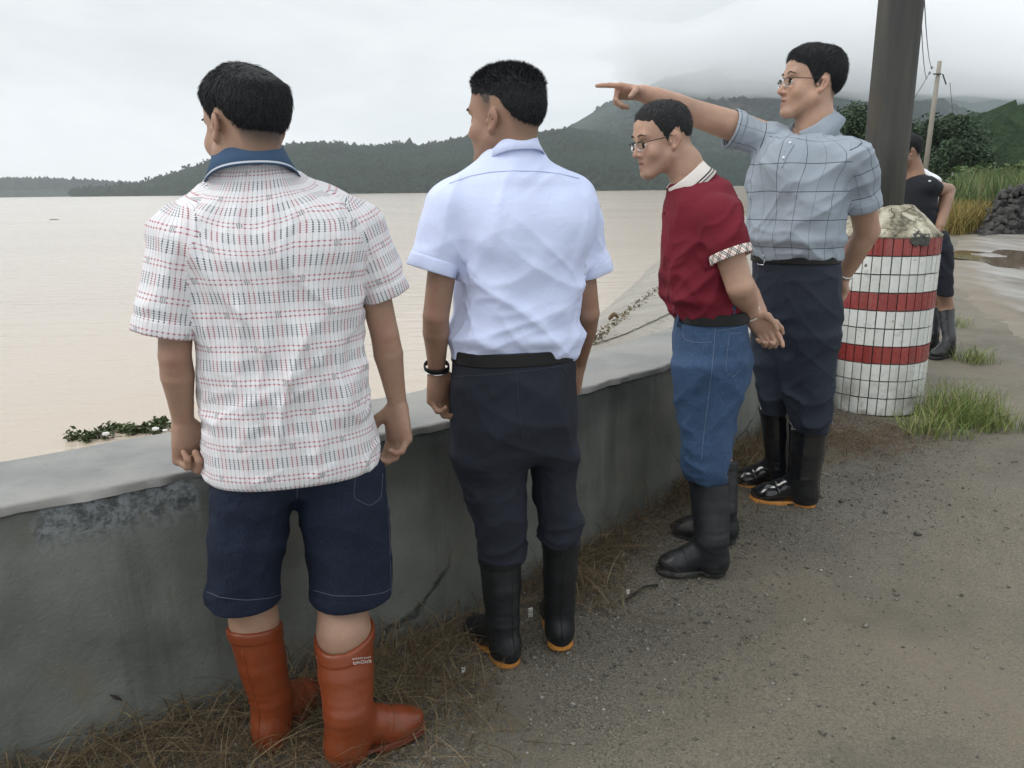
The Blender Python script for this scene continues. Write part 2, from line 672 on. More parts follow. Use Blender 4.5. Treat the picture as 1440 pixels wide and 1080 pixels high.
def mat_hair(name, a=(0.008, 0.0085, 0.010), b=(0.035, 0.035, 0.038)):
    t = NT(name)
    n = t.noise(240, 3)
    c = t.mix(t.mrange(n, 0.45, 0.75), a, b)
    return t.done(c, 0.62, None, 0.22)

def mat_rubber(name, col, rough=0.3, dust=(0.12, 0.11, 0.095), dmax=0.8, coat=0.0):
    t = NT(name)
    n = t.noise(14, 6)
    c = t.mix(n, tuple(x * 0.75 for x in col), tuple(x * 1.25 for x in col))
    d = t.math('MULTIPLY', t.mrange(t.noise(26, 6, 0.65), 0.5, 0.72), t.mrange(t.attr('low'), 0, 1, 0.08, dmax))
    c = t.mix(d, c, dust)
    r = t.mrange(t.noise(20, 5), 0.3, 0.7, rough * 0.75, rough * 1.35)
    r = t.math('MAXIMUM', r, t.math('MULTIPLY', d, 0.8))
    h = t.math('ADD', t.noise(7, 2), t.math('MULTIPLY', t.noise(220, 2), 0.08))
    m = t.done(c, r, t.bump(h, 0.14, 0.008), 0.42)
    t.b.inputs['Coat Weight'].default_value = coat
    return m

M = {}
M['skin_a'] = mat_skin('skin_tan', (0.35, 0.218, 0.15), (0.29, 0.12, 0.085))
M['skin_b'] = mat_skin('skin_brown', (0.30, 0.178, 0.12), (0.24, 0.10, 0.072))
M['skin_c'] = mat_skin('skin_light', (0.45, 0.282, 0.20), (0.37, 0.16, 0.115))
M['hair'] = mat_hair('black_hair')
M['hair_grey'] = mat_hair('greying_hair', (0.010, 0.010, 0.011), (0.050, 0.050, 0.050))
M['eye'] = None
def mat_eye():
    t = NT('eyeball')
    a = t.attr('iris')
    c = t.ramp(a, [(0.0, (0.008, 0.006, 0.005)), (0.33, (0.012, 0.008, 0.006)), (0.46, (0.03, 0.016, 0.01)), (0.52, (0.45, 0.42, 0.40)), (1.0, (0.5, 0.46, 0.43))])
    return t.done(c, 0.12, None, 0.5)
M['eye'] = mat_eye()
M['black_frame'] = plain('black_metal', (0.015, 0.015, 0.017), 0.3)
M['steel'] = plain('bright_steel', (0.75, 0.75, 0.76), 0.22, 0.05, Metallic=1.0)
def mat_lens():
    t = NT('spectacle_lens')
    t.b.inputs['Transmission Weight'].default_value = 1.0
    t.b.inputs['IOR'].default_value = 1.12
    return t.done((0.97, 0.98, 0.98), 0.02, None, 0.6)
M['lens'] = mat_lens()

# ------------------------------------------------------------------ body pieces
class Head:
    def __init__(s, o, heading, pitch=0.0, roll=0.0, sc=1.0, mouth=0.0, jaw=1.0):
        f, r = frame(heading)
        u = np.array([0, 0, 1.0]); l = -r
        p, q = math.radians(pitch), math.radians(roll)
        f, u = f * math.cos(p) - u * math.sin(p), u * math.cos(p) + f * math.sin(p)
        l, u = l * math.cos(q) + u * math.sin(q), u * math.cos(q) - l * math.sin(q)
        s.o, s.A, s.sc, s.mouth, s.jaw, s.bald = np.asarray(o, float), np.array([f, l, u]), sc, mouth, jaw, None
        s.fade = 0.0
        s.marks = []
    def w(s, f, l, u):
        return s.o + (np.array([f, l, u]) * s.sc) @ s.A
    def loc(s, P):
        return (P - s.o) @ s.A.T / s.sc
    def E(s, c, r, tilt=None):
        A = s.A
        if tilt is not None:
            A = tilt @ A
        return p_ell(s.w(*c), np.array(r) * s.sc, A)
    def K(s, a, b, ra, rb):
        return p_cap(s.w(*a), s.w(*b), ra * s.sc, rb * s.sc)
    def skull(s, F, ears=True):
        j = s.jaw
        F.u(s.E((-.014, 0, .046), (.098, .077, .085)), .02)
        F.u(s.E((.022, 0, .062), (.068, .066, .062)), .03)
        F.u(s.E((.030, 0, -.022), (.060, .063 * j, .080)), .03)
        for g in (-1, 1):
            F.u(s.K((.012, g * .053 * j, -.045), (.070, g * .018, -.092), .021, .019), .025)
            F.u(s.E((.060, g * .037, -.022), (.028, .028, .026)), .02)
        F.u(s.E((.080, 0, -.090), (.019, .022, .017)), .02)
        F.u(s.K((.080, -.034, .036), (.080, .034, .036), .013, .013), .018)
        if ears:
            for g in (-1, 1):
                F.sub(s.E((.097, g * .033, .010), (.020, .017, .0125)), .014)
                F.u(s.E((.070, g * .032, .008), (.0165, .0165, .0145)), .006)
            F.u(s.K((.088, 0, .022), (.109, 0, -.022), .0075, .0115), .014)
            for g in (-1, 1):
                F.u(s.E((.096, g * .0150, -.026), (.0115, .0090, .0085)), .007)
                F.sub(s.E((.107, g * .007, -.036), (.005, .0035, .005)), .003)
            op = s.mouth
            F.u(s.E((.064, 0, -.054), (.030, .035, .030)), .02)
            for g in (-1, 1):
                F.u(s.K((.0945, 0, -.0485), (.0815, g * .0245, -.0550), .0082, .0050), .006)
                F.u(s.K((.0925, 0, -.0645 - op), (.0815, g * .0225, -.0570 - op * .35), .0096, .0050), .006)
            for g in (-1, 1):
                F.sub(s.K((.1015, 0, -.0562 - op * .5), (.0870, g * .0225, -.0562 - op * .3), .0022 + op * .55, .0012), .0025)
            for g in (-1, 1):
                a = math.radians(22)
                # ear: turned out a little, leaning back
                ax = np.array([[math.cos(a), g * math.sin(a) * 0 - 0, 0], [0, 1, 0], [0, 0, 1.0]])
                th = math.radians(-14)
                tilt = np.array([[math.cos(th), 0, -math.sin(th)], [0, 1, 0], [math.sin(th), 0, math.cos(th)]])
                ot = math.radians(g * 17)
                turn = np.array([[math.cos(ot), -math.sin(ot), 0], [math.sin(ot), math.cos(ot), 0], [0, 0, 1]])
                R = tilt @ turn
                F.u(s.E((-.009, g * .081, .004), (.0190, .0068, .0275), R), .006)
                F.u(s.E((-.001, g * .079, -.020), (.0105, .0072, .012), R), .006)
                F.sub(s.E((-.002, g * .0885, .001), (.0125, .0115, .0200), R), .0022)
                F.u(s.K((-.004, g * .082, -.012), (-.010, g * .085, .016), .0032, .0028), .003)
                F.u(s.E((.010, g * .078, -.002), (.006, .005, .008)), .003)
        return F
    def hairline(s, L, tbl):
        ph = np.degrees(np.arctan2(np.abs(L[:, 1]), L[:, 0]))
        return np.interp(ph, [a for a, _ in tbl], [b for _, b in tbl])

HAIRLINE = [(0, .078), (25, .080), (42, .066), (56, .050), (66, .020), (78, -.008), (88, -.012), (95, .036), (110, .034), (124, .004), (138, -.040), (160, -.058), (180, -.060)]

def hand(F, w, d, n, left, curls, thumb=(0.7, 0.62, 0.3), sc=1.0, spread=0.0, index=None, tcurl=25):
    """w wrist, d along the hand, n where the palm faces; curls: (knuckle, middle, end) angles in degrees"""
    d = nrm(d); n = np.asarray(n, float); n = nrm(n - d * (n @ d))
    t = np.cross(n, d) if left else np.cross(d, n)
    L = lambda a, b, c: w + (a * d + b * t + c * n) * sc
    kn = [(.092, .030), (.096, .010), (.091, -.010), (.083, -.028)]
    for i, (a, b) in enumerate(kn):
        F.u(p_cap(L(.012, b * .45, 0), L(a, b, -.003), .0165 * sc, .0125 * sc), .012)
    F.u(p_ell(L(.05, .0, .004), np.array([.046, .036, .014]) * sc, np.array([d, t, n])), .012)
    seg = [(.043, .026, .021), (.047, .030, .022), (.044, .028, .021), (.034, .021, .019)]
    for i, (a, b) in enumerate(kn):
        p = L(a, b, -.003)
        ang = 0.0
        cu = index if (i == 0 and index is not None) else curls
        dev = math.radians((1.5 - i) * spread)
        for j in range(3):
            ang += math.radians(cu[j] + (i * 3 if cu is curls else 0))
            dirv = nrm((d * math.cos(dev) + t * math.sin(dev)) * math.cos(ang) + n * math.sin(ang))
            q = p + dirv * seg[i][j] * sc
            r0 = (.0104, .0094, .0086)[j] * (0.9 if i == 3 else 1) * sc
            r1 = (.0094, .0086, .0074)[j] * (0.9 if i == 3 else 1) * sc
            F.u(p_cap(p, q, r0, r1), .005 if j == 0 else .0035)
            p = q
    td = np.array(thumb, float)
    v = nrm(td[0] * d + td[1] * t + td[2] * n)
    p = L(.018, .018, .006)
    v0 = nrm(.55 * d + .75 * t + .35 * n)
    q = p + v0 * .038 * sc
    F.u(p_cap(p, q, .0165 * sc, .0135 * sc), .012)
    ax = nrm(np.cross(v, -t * .8 + n * .2 + d * .2))
    q2 = q + v * .034 * sc
    F.u(p_cap(q, q2, .0125 * sc, .0105 * sc), .006)
    a = math.radians(tcurl)
    v2 = nrm(v * math.cos(a) + nrm(-t * .7 + n * .4 + d * .5) * math.sin(a))
    F.u(p_cap(q2, q2 + v2 * .027 * sc, .0105 * sc, .0085 * sc), .003)
    return L

def arm(F, sh, el, wr, r=(.050, .047, .043, .045, .036, .027), k=.008):
    sh, el, wr = map(lambda v: np.asarray(v, float), (sh, el, wr))
    P = [sh, sh * .5 + el * .5, el, el * .72 + wr * .28, el * .3 + wr * .7, wr]
    F.chain(P, [x + .0018 for x in r], .0025)
    bk = nrm(nrm(el - sh) - nrm(wr - el) + np.array([0, -.15, 0]))
    F.u(p_cap(el + bk * r[2] * .35, el + bk * r[2] * .35 + nrm(wr - el) * .02, r[2] * .58, r[2] * .5), .02)

def cluster(V, Q, hidden, c=.024):
    """merge the vertices that no one can see (inside clothes) into coarse cells; the surface stays one piece"""
    g = np.floor(V / c).astype(np.int64)
    key = (g[:, 0] * 4001 + g[:, 1]) * 4001 + g[:, 2]
    key = np.where(hidden, key, -10 ** 14 - np.arange(len(V)))
    uq, inv = np.unique(key, return_inverse=True)
    cnt = np.bincount(inv)
    V2 = np.stack([np.bincount(inv, V[:, i]) / cnt for i in range(3)], 1)
    Fq = inv[Q]
    srt = np.sort(Fq, 1)
    nd = (np.diff(srt, axis=1) != 0).sum(1) + 1
    quads = Fq[nd == 4]
    T = Fq[nd == 3]
    tri = []
    if len(T):
        keep = np.ones_like(T, bool)
        for i in range(4):
            keep[:, i] = T[:, i] != T[:, (i + 1) % 4]
        ok = keep.sum(1) == 3
        tri = T[ok][keep[ok]].reshape(-1, 3)
        _, u = np.unique(np.sort(tri, 1), axis=0, return_index=True)
        tri = tri[u]
    return V2, [quads, tri]

def make_body(root, hd, hair_tbl, skin, ops, hide=(), h=0.0033, eyes=True, brows=True, stubble=0.0):
    F = Field()
    hd.skull(F)
    ops(F)
    V, Q = F.mesh(h, smooth=2)
    if hide:
        dm = np.min([f(V) for f in hide], 0)
        V, Q = cluster(V, Q, dm < -.017)
    L = hd.loc(V)
    near = np.abs(L[:, 2]) < .2
    g = hd.hairline(L, hair_tbl)
    dark = np.where(near & (np.linalg.norm(L[:, :2], axis=1) < .13), np.where(L[:, 0] < -.02, sstep(-.012, .040, L[:, 2] - g), sstep(-.004, .016, L[:, 2] - g)) * .85, 0)
    ear = (np.abs(L[:, 1]) > .0812) & (np.abs(L[:, 2]) < .038) & (L[:, 0] > -.04) & (L[:, 0] < .022)
    if hd.fade: dark = np.where(near & (np.linalg.norm(L[:, :2], axis=1) < .13), np.maximum(sstep(-.012, .062, L[:, 2] - g + .006 * vnoise(L, 60)) * hd.fade, sstep(.045, .06, L[:, 2] - g) * .85), 0)
    dark = np.where(ear, 0, dark)
    if hd.bald is not None: dark = dark * (1 - hd.bald(L))
    m = hd.mouth
    lip = np.exp(-((L[:, 1] / .0215) ** 4)) * np.exp(-(((L[:, 2] + .0575 + m / 2 - np.abs(L[:, 1]) * .0) / (.0105 + m / 2 - np.minimum(np.abs(L[:, 1]), .02) * .22)) ** 4)) * (L[:, 0] > .085) * near
    mk = np.zeros(len(V))
    for q_, r_, s_ in hd.marks: mk = mk + s_ * np.exp(-(np.linalg.norm(V - q_, axis=1) / r_) ** 2)
    red = mk + np.where(ear, .6, 0) + .5 * np.exp(-((L[:, 1] / .02) ** 2 + ((L[:, 2] + .024) / .018) ** 2)) * (L[:, 0] > .09) * near
    red = red + .35 * np.exp(-(((np.abs(L[:, 1]) - .042) / .022) ** 2 + ((L[:, 2] + .022) / .025) ** 2)) * (L[:, 0] > .03) * near
    beard = stubble * near * (L[:, 0] > .03) * sstep(-.03, -.06, L[:, 2]) * sstep(-.13, -.1, L[:, 2])
    body = npmesh('body', V, Q, skin, root, attrs={'dark': np.clip(dark + .25 * beard, 0, 1), 'lip': lip, 'red': np.clip(red, 0, 1)})
    if eyes:
        for s in (-1, 1):
            c = hd.w(.0815, s * .032, .0075)
            tl = math.radians(s * 17)
            ax = np.array([[math.cos(tl), math.sin(tl), 0], [-math.sin(tl), math.cos(tl), 0], [0, 0, 1]]) @ hd.A
            mb = MB().ball((0, 0, 0), np.array([.0060, .0138, .0052]) * hd.sc, 20, 14, ax)
            X = mb.V[0]
            q = X @ hd.A.T / hd.sc
            gaze = np.sqrt((q[:, 1]) ** 2 + (q[:, 2] - .0004) ** 2) / .0115
            mb.V[0] = X + c
            mb.build('eye', M['eye'], root, attrs={'iris': gaze})
    if brows:
        S = Field()
        hd.skull(S)
        for s in (-1, 1):
            mb = MB()
            for i in range(130):
                a = random.random()
                l = s * (.014 + .036 * a)
                u = .0335 + .008 * math.sin(a * PI * .8 + .3) + random.uniform(-.0028, .0028) * (1 - .4 * a)
                f = .125
                for _ in range(14):
                    dd = S.eval(hd.w(f, l, u)[None])[0]
                    f -= dd / hd.sc * .8
                p = hd.w(f + .0005, l, u)
                dr = nrm(np.array([.1, s * 1.0, .35 - .7 * a]) @ hd.A)
                nn = hd.A[0]
                sd = nrm(np.cross(dr, nn)) * .0008
                q = p + dr * .005 + nn * .0003
                mb.add([p - sd, p + sd, q], [[0, 1, 2]])
            mb.build('eyebrow', M['hair'], root, smooth=False)
    return body, F

def make_hair(root, hd, tbl, mat, thick, strands=7000, length=(.010, .02), flow=None, lift=.35, bald=None, width=.0007, h=.0035, messy=.25):
    """thick(L) -> hair depth over the scalp in head coordinates"""
    S = Field(); hd.skull(S, ears=False)
    def fn(P):
        L = hd.loc(P)
        g = hd.hairline(L, tbl) + .004 * vnoise(L, 120, 3)
        th = thick(L) * sstep(-.004, .038, L[:, 2] - g)
        d = S.eval(P) - th - .0012 * vnoise(L * np.array([1, 1, .35]), 150, 9)
        return np.maximum(d, (g - L[:, 2]) * .8)
    lo, hi = S.bounds()
    F = Field().u((fn, lo - .03, hi + .03), .001)
    V, Q = F.mesh(h, smooth=1)
    N = vnormals(V, Q)
    L = hd.loc(V)
    g = hd.hairline(L, tbl)
    vis = np.where((S.eval(V) > -.001) & (L[:, 2] > g - .004))[0]
    if bald is not None:
        keep = RNG.random(len(vis)) > bald(L[vis])
        vis = vis[keep]
    ix = RNG.choice(vis, strands)
    p = V[ix] + RNG.normal(0, .0016, (strands, 3))
    n = N[ix]
    Lp = L[ix]
    fl = flow(Lp) if flow is not None else np.tile([.3, 0, -1.0], (strands, 1))
    fl = fl + RNG.normal(0, messy, fl.shape)
    dv = fl @ hd.A
    dv = dv - n * np.sum(dv * n, 1)[:, None]
    dv /= np.linalg.norm(dv, axis=1)[:, None] + 1e-9
    lf = lift(Lp) if callable(lift) else lift
    lf = np.broadcast_to(lf, (strands,))[:, None]
    d0 = dv * (1 - lf) + n * lf
    d0 /= np.linalg.norm(d0, axis=1)[:, None]
    ln = RNG.uniform(*length, strands)
    fade = sstep(-.002, .03, Lp[:, 2] - hd.hairline(Lp, tbl))
    ln = (ln * (.25 + .75 * fade))[:, None]
    mid = p + d0 * ln * .55
    tip = mid + (d0 * .7 + dv * .3 * (1 - lf)) * ln * .5
    sd = np.cross(d0, n + RNG.normal(0, .5, n.shape))
    sd = sd / (np.linalg.norm(sd, axis=1)[:, None] + 1e-9) * width
    base = p - n * .002
    A = np.stack([base - sd, base + sd, mid + sd * .8, mid - sd * .8, tip], 1).reshape(-1, 3)
    k = np.arange(strands)[:, None] * 5
    quads = k + np.array([0, 1, 2, 3]); tris = k + np.array([3, 2, 4])
    nV = len(V)
    allV = np.concatenate([V, A])
    return npmesh('hair', allV, [Q, quads + nV, tris + nV], mat, root)

def ring_strip(rows, closed=True):
    """rows: list of arrays n x 3 -> V, quads"""
    n = len(rows[0])
    V = np.concatenate(rows)
    F = []
    for i in range(len(rows) - 1):
        for k in range(n if closed else n - 1):
            a, b = i * n + k, i * n + (k + 1) % n
            F.append([a, b, b + n, a + n])
    return V, F

def collar(root, c, heading, tilt, rx, ry, mat, height=.034, drop=.050, flare=.030, gap=26, point=.03, name='collar', mats=None, tback=0.0, ph0=None):
    """a fold-over collar round the neck; tilt: degrees the front hangs lower"""
    f, r = frame(heading)
    u = np.array([0, 0, 1.0])
    a = math.radians(tilt)
    f2, u2 = f * math.cos(a) - u * math.sin(a), u * math.cos(a) + f * math.sin(a)
    ph = np.radians(np.linspace(gap, 360 - gap, 72))
    cf = np.cos(ph)
    front = sstep(.25, .95, cf)
    def row(off, z, extra=0.0):
        off = off + np.zeros_like(ph)
        z = z + np.zeros_like(ph)
        x = np.sin(ph) * (rx + off)
        y = np.cos(ph) * (ry + off)
        return c + x[:, None] * -r[None] * -1 + y[:, None] * f2 + (z + extra)[:, None] * u2
    wob = .002 * np.sin(ph * 5 + 1)
    rows = [row(-.002, -.02), row(0, height * .6), row(.001, height), row(.005, height + .003), row(.010, height - .002),
            row(flare * .6 + wob, height - drop * .5, -front * point * .5), row(flare + wob, height - drop, -front * point),
            row(flare - .003 + wob, height - drop - .001, -front * point), row(flare * .55 - .004, height - drop * .5, -front * point * .5), row(.003, height - .008)]
    V, F = ring_strip(rows, closed=False)
    sp = np.repeat(np.array([0, 0, 0, .02, .1, .5, 1.0, 1.0, .5, .1]), len(ph))
    an = np.tile(ph * rx, len(rows))
    return npmesh(name, V, F, mat, root, attrs={'edge': sp, 'along': an})

def make_boots(root, specs, mat, sole_mat, hollow=False, h=.0036, sc=1.0):
    """specs: dicts with heel, toe (ground points), top (point), rt (top radius), ra (ankle radius), cut (normal of the rim)"""
    objs = []
    for sp in specs:
        heel, toe, top = (np.asarray(sp[k], float) for k in ('heel', 'toe', 'top'))
        f = toe - heel; f[2] = 0
        L = np.linalg.norm(f); f /= L
        L = sp.get('len', L)
        r = np.array([f[1], -f[0], 0]); u = np.array([0, 0, 1.0])
        z0 = heel[2]
        w = lambda a, b, c: heel + f * a * L / .29 + r * b * sc + u * c
        ra, rt = sp.get('ra', .052), sp.get('rt', .066)
        F = Field()
        up = nrm(top - w(.062, 0, .12))
        mid = w(.062, 0, .12) * .45 + top * .55
        bow = sp.get('bow', 0.0)
        F.chain([top + up * .06, top, mid - f * bow, w(.064, 0, .14), w(.058, 0, .06)], [rt, rt, rt * .55 + ra * .45, ra, ra * .92], .006)
        F.u(p_ell(w(.050, 0, .045), np.array([.052, .040, .055]), np.array([f, r, u])), .03)
        F.chain([w(.085, 0, .115), w(.145, 0, .070), w(.20, 0, .050)], [.044, .042, .039], .025)
        F.u(p_ell(w(.205, 0, .040), np.array([.078 * L / .29, .050, .036]), np.array([f, r, u])), .025)
        F.isect(p_plane(w(0, 0, .014), -u), .006)
        cut = nrm(sp.get('cut', up))
        F.isect(p_plane(top, cut), .004)
        if hollow:
            F.sub(p_cap(top - up * .09, top + up * .12, rt - .0105, rt - .0085), .002)
        V, Q = F.mesh(h, smooth=1)
        N = vnormals(V, Q)
        hgt = (V - top) @ cut / (cut @ up)
        band = sstep(-.004, .0, -hgt) * sstep(.034, .030, -hgt)
        low = sstep(.16, .0, V[:, 2] - z0)
        rel = V - heel
        a = rel @ f / (L / .29)
        zz = rel[:, 2]
        disp = band * sp.get('band', .0022)
        disp += .0008 * np.sin(zz * 2 * PI / .026 + 4 * (a - .1)) * sstep(.10, .12, zz) * sstep(.22, .17, zz) * sstep(.15, .02, a) * .5
        disp += .0035 * crease(V, r * .9 + f * .5 + u * .25, 9, int(abs(heel[0]) * 100)) * sstep(.34, .2, zz) * sstep(.07, .12, zz)
        disp += .0018 * sstep(.034, .030, zz)
        disp += .0015 * sstep(.006, .0, np.abs(a - .155 - (zz - .05) * .5)) * sstep(.03, .05, zz)
        V = V + N * disp[:, None]
        b = npmesh('boot', V, Q, mat, root, attrs={'low': low})
        bx = w(-.02, 0, 0)
        pts_ = []
        bv = BVHTree.FromPolygons([Vector(v) for v in V.tolist()], Q.tolist())
        for zq in np.linspace(.05, (top - heel)[2] - .03, 14):
            o_ = Vector(heel - f * .15 + np.array([0, 0, zq]) + (top - w(.062, 0, .12)) * np.array([1, 1, 0]) * max(0, (zq - .12) / (top[2] - z0 - .12)))
            h_ = bv.ray_cast(o_, Vector(f))[0]
            if h_ is not None: pts_.append(np.array(h_) - f * .0003)
        if len(pts_) > 3: MB().tube(np.array(pts_), .0016, 5).build('back_seam', mat, b, attrs=None)
        # sole
        def sole(P):
            q = P - heel
            a_, b_, c_ = q @ f / (L / .29), q @ r, q[:, 2]
            xs = [(.046, .043), (.10, .036), (.155, .045), (.205, .048), (.240, .046)]
            d2 = np.full(len(P), 9.)
            for (x0, r0), (x1, r1) in zip(xs, xs[1:]):
                t = np.clip((a_ - x0) / (x1 - x0), 0, 1)
                d2 = np.minimum(d2, np.hypot((a_ - x0 - t * (x1 - x0)) * L / .29, b_) - (r0 + (r1 - r0) * t))
            top_ = .028 - .010 * sstep(.06, .12, a_)
            arch = np.where((a_ > .092) & (a_ < .125), .012, 0)
            lug = .004 * (np.sin(a_ * 2 * PI / .018) > .2)
            return np.maximum(np.maximum(d2, c_ - top_ - .004), arch + lug * 0 - .001 - c_)
        lo = np.minimum(heel, toe) - .12; hi = np.maximum(heel, toe) + .12
        lo[2], hi[2] = z0 - .01, z0 + .06
        V2, Q2 = Field().u((sole, lo, hi), .001).mesh(.004, smooth=1)
        npmesh('sole', V2, Q2, sole_mat, b, attrs={'low': np.ones(len(V2))})
        objs.append(b)
    return objs

def build_cloth(name, F, mat, root, disp=None, h=.0062, smooth=2, uvf=None, attrs=None, hem=None):
    V, Q = F.mesh(h, smooth=smooth)
    N = vnormals(V, Q)
    if disp is not None:
        V0 = V
        d = disp(V, N)
        n2 = N
        if hem is not None:
            k = sstep(.012, .05, V[:, 2] - hem)[:, None]
            n2 = N * k + flatN(N) * (1 - k)
        V = V + n2 * d[:, None]
    uv = uvf(V0 if disp is not None else V, Q) if uvf is not None else None
    at = {k: fn(V) for k, fn in (attrs or {}).items()}
    return npmesh(name, V, Q, mat, root, uv=uv, attrs=at)

HEM = .026
def sleeve(a, b, ra, rb, cut=None, flat=None):
    """a sleeve cut off a little short of b, where its hem band takes over"""
    a, b = np.asarray(a, float), np.asarray(b, float)
    d = nrm(b - a)
    fc, lo, hi = p_cap(a, b, ra, rb)
    e = b - d * HEM
    def fn(P):
        return np.maximum(fc(P), (P - e) @ d)
    return fn, lo, hi

def sleeve_hem(root, a, b, rb, mat, name='sleeve_hem', width=HEM + .012, off=.0022):
    """the thin open band at the end of a sleeve"""
    a, b = np.asarray(a, float), np.asarray(b, float)
    d = nrm(b - a)
    e1 = nrm(np.cross(d, [0.2, 1, 0.1])); e2 = np.cross(d, e1)
    n = 60
    th = np.linspace(0, 2 * PI, n, endpoint=False)
    prof = [(-width, -.006), (-width, off * .2), (-width * .8, off), (-width * .4, off), (-.003, off), (0, off * .2), (-.003, -.003), (-.022, -.005)]
    wob = .0025 * np.sin(th * 3 + a[0] * 9) + .0015 * np.sin(th * 7 + a[1] * 5)
    rows, ss = [], []
    for s_, o in prof:
        k = 1 + s_ / width
        rows.append(b + d * s_ + (np.cos(th)[:, None] * e1 + np.sin(th)[:, None] * e2) * (rb + o + wob * k)[:, None])
        ss.append(s_)
    V, F = ring_strip(rows)
    L = np.linalg.norm(b - a)
    uv = []
    for i in range(len(rows) - 1):
        for k in range(n):
            for (ii, kk) in ((i, k), (i, k + 1), (i + 1, k + 1), (i + 1, k)):
                t = 2 * PI * kk / n
                t = t - 2 * PI if 2 * PI * (k + .5) / n > PI else t
                uv.append((t * .066 + 3.0, -(L + ss[ii]) + 2.0))
    F = np.array(F)
    return npmesh(name, V, F, mat, root, uv=np.array(uv), attrs={'along': np.tile(th * rb, len(rows)), 'across': np.repeat(np.array([0, 0, .2, .6, .9, 1, 1, .3]), n)})

def garment_uv(torso, sleeves, nk=None):
    """per corner coordinates in metres: torso by arc length and height, sleeves by their own axis"""
    zs = np.linspace(0, 1, 4)
    w, dp = float(np.median(torso.T[:, 2])), float(np.median(torso.T[:, 3]))
    th = np.linspace(-PI, PI, 721)
    ex, ey = w * np.sin(th), dp * np.cos(th)
    arc = np.concatenate([[0], np.cumsum(np.hypot(np.diff(ex), np.diff(ey)))])
    def f(V, Q):
        x, y, ww, df, db = torso.local(V)
        t = np.arctan2(x / ww * 1.0, -y / np.where(y > 0, df, db))      # 0 at the back
        zt = torso.z[-1]
        U0 = np.stack([np.interp(t, th, arc), V[:, 2] + (.95 * np.maximum(0, .17 - np.hypot(V[:, 0] - nk[0], V[:, 1] - nk[1])) * sstep(zt - .16, zt - .04, V[:, 2]) if nk is not None else 0)], 1)
        dt = torso.fn(V)
        D, UVs = [dt - .004], [U0]
        for fn, a, b in sleeves:
            a, b = np.asarray(a, float), np.asarray(b, float)
            ax = nrm(b - a)
            D.append(fn(V))
            e1 = nrm(np.cross(ax, [0.2, 1, 0.1])); e2 = np.cross(ax, e1)
            q = V - a
            ang = np.arctan2(q @ e2, q @ e1)
            UVs.append(np.stack([ang * .066 + 3.0, -(q @ ax) + 2.0], 1))
        D = np.stack(D, 1)
        fc = np.argmin(D[Q].mean(1), 1)
        out = np.zeros((len(Q), Q.shape[1], 2))
        for i, U in enumerate(UVs):
            s = fc == i
            u = U[Q[s]]
            # unwrap faces that straddle the seam of the angle
            per = arc[-1] if i == 0 else 2 * PI * .066
            du = u[..., 0] - u[:, :1, 0]
            u[..., 0] -= np.round(du / per) * per
            out[s] = u
        return out.reshape(-1, 2)
    return f

def glasses(root, hd, half=True):
    """thin spectacles: bright lower rims, dark brow bars and temples"""
    g = empty('glasses', (0, 0, 0)); g.parent = root
    g.location = tuple(hd.w(.1, 0, .01) - parent_loc(root))
    up = hd.A[2]
    for s in (-1, 1):
        n = 24
        pts = []
        for k in range(n):
            t = 2 * PI * k / n
            x, z = math.cos(t), math.sin(t)
            x, z = np.sign(x) * abs(x) ** .7 * .0235, np.sign(z) * abs(z) ** .75 * .0145
            pts.append((.1035 - .008 * abs(x + s * 0) / .0235 * (1 if x * s > 0 else 0), s * .0325 + x, .006 + z))
        wp = np.array([hd.w(*p) for p in pts])
        MB().tube(wp, .0009, 6, closed=True).build('rim', M['steel'], g)
        cv = wp.mean(0) + hd.A[0] * .0012
        c2 = wp.mean(0) - hd.A[0] * .0005
        V = np.concatenate([wp + hd.A[0] * .0004, wp - hd.A[0] * .0004, [cv, c2]])
        F = [[k, (k + 1) % n, 2 * n] for k in range(n)] + [[n + (k + 1) % n, n + k, 2 * n + 1] for k in range(n)] + [[(k + 1) % n, k, n + k, n + (k + 1) % n] for k in range(n)]
        npmesh('lens', V, F, M['lens'], g)
        top = [p for p in pts if p[2] > .010]
        tp = sorted(top, key=lambda p: p[1] * s)
        path = [hd.w(p[0] + .001, p[1], p[2] + .0008) for p in tp]
        MB().tube(path, .0014, 6).build('brow_bar', M['black_frame'], g)
        e = tp[-1]
        tpath = [hd.w(*e), hd.w(.098, s * .0645, .016), hd.w(.085, s * .0730, .0175), hd.w(.04, s * .0785, .017), hd.w(.005, s * .0800, .020), hd.w(-.016, s * .0815, .014), hd.w(-.028, s * .080, -.006)]
        MB().tube(np.array(tpath), .0016, 6).build('temple', M['black_frame'], g)
    MB().tube(np.array([hd.w(.103, -.010, .012), hd.w(.108, 0, .0145), hd.w(.103, .010, .012)]), .0011, 6).build('bridge', M['steel'], g)
    return g

def belt_band(root, torso, z0, z1, mat, off=.006, name='belt', n=90):
    th = np.linspace(0, 2 * PI, n, endpoint=False)
    rows = []
    for z, o in ((z0, -.02), (z0, off), (z0 + .002, off + .0015), (z1 - .002, off + .0015), (z1, off), (z1, -.02)):
        P = np.array([[np.interp(z, torso.z, torso.T[:, 0]), np.interp(z, torso.z, torso.T[:, 1]), z]])
        x, y, w, df, db = [float(v[0]) for v in torso.local(P)]
        cx = np.sin(th); cy = np.cos(th)
        ra = 1 / ((np.abs(cx) / w) ** torso.n + (np.abs(cy) / np.where(cy > 0, df, db)) ** torso.n) ** (1 / torso.n) + o
        rows.append(P + (cx * ra)[:, None] * torso.Rt + (cy * ra)[:, None] * torso.Fw)
    V, F = ring_strip(rows)
    return npmesh(name, V, F, mat, root, False)

def mitten_core(F, pts, rad, k=.03):
    F.chain(pts, rad, k)

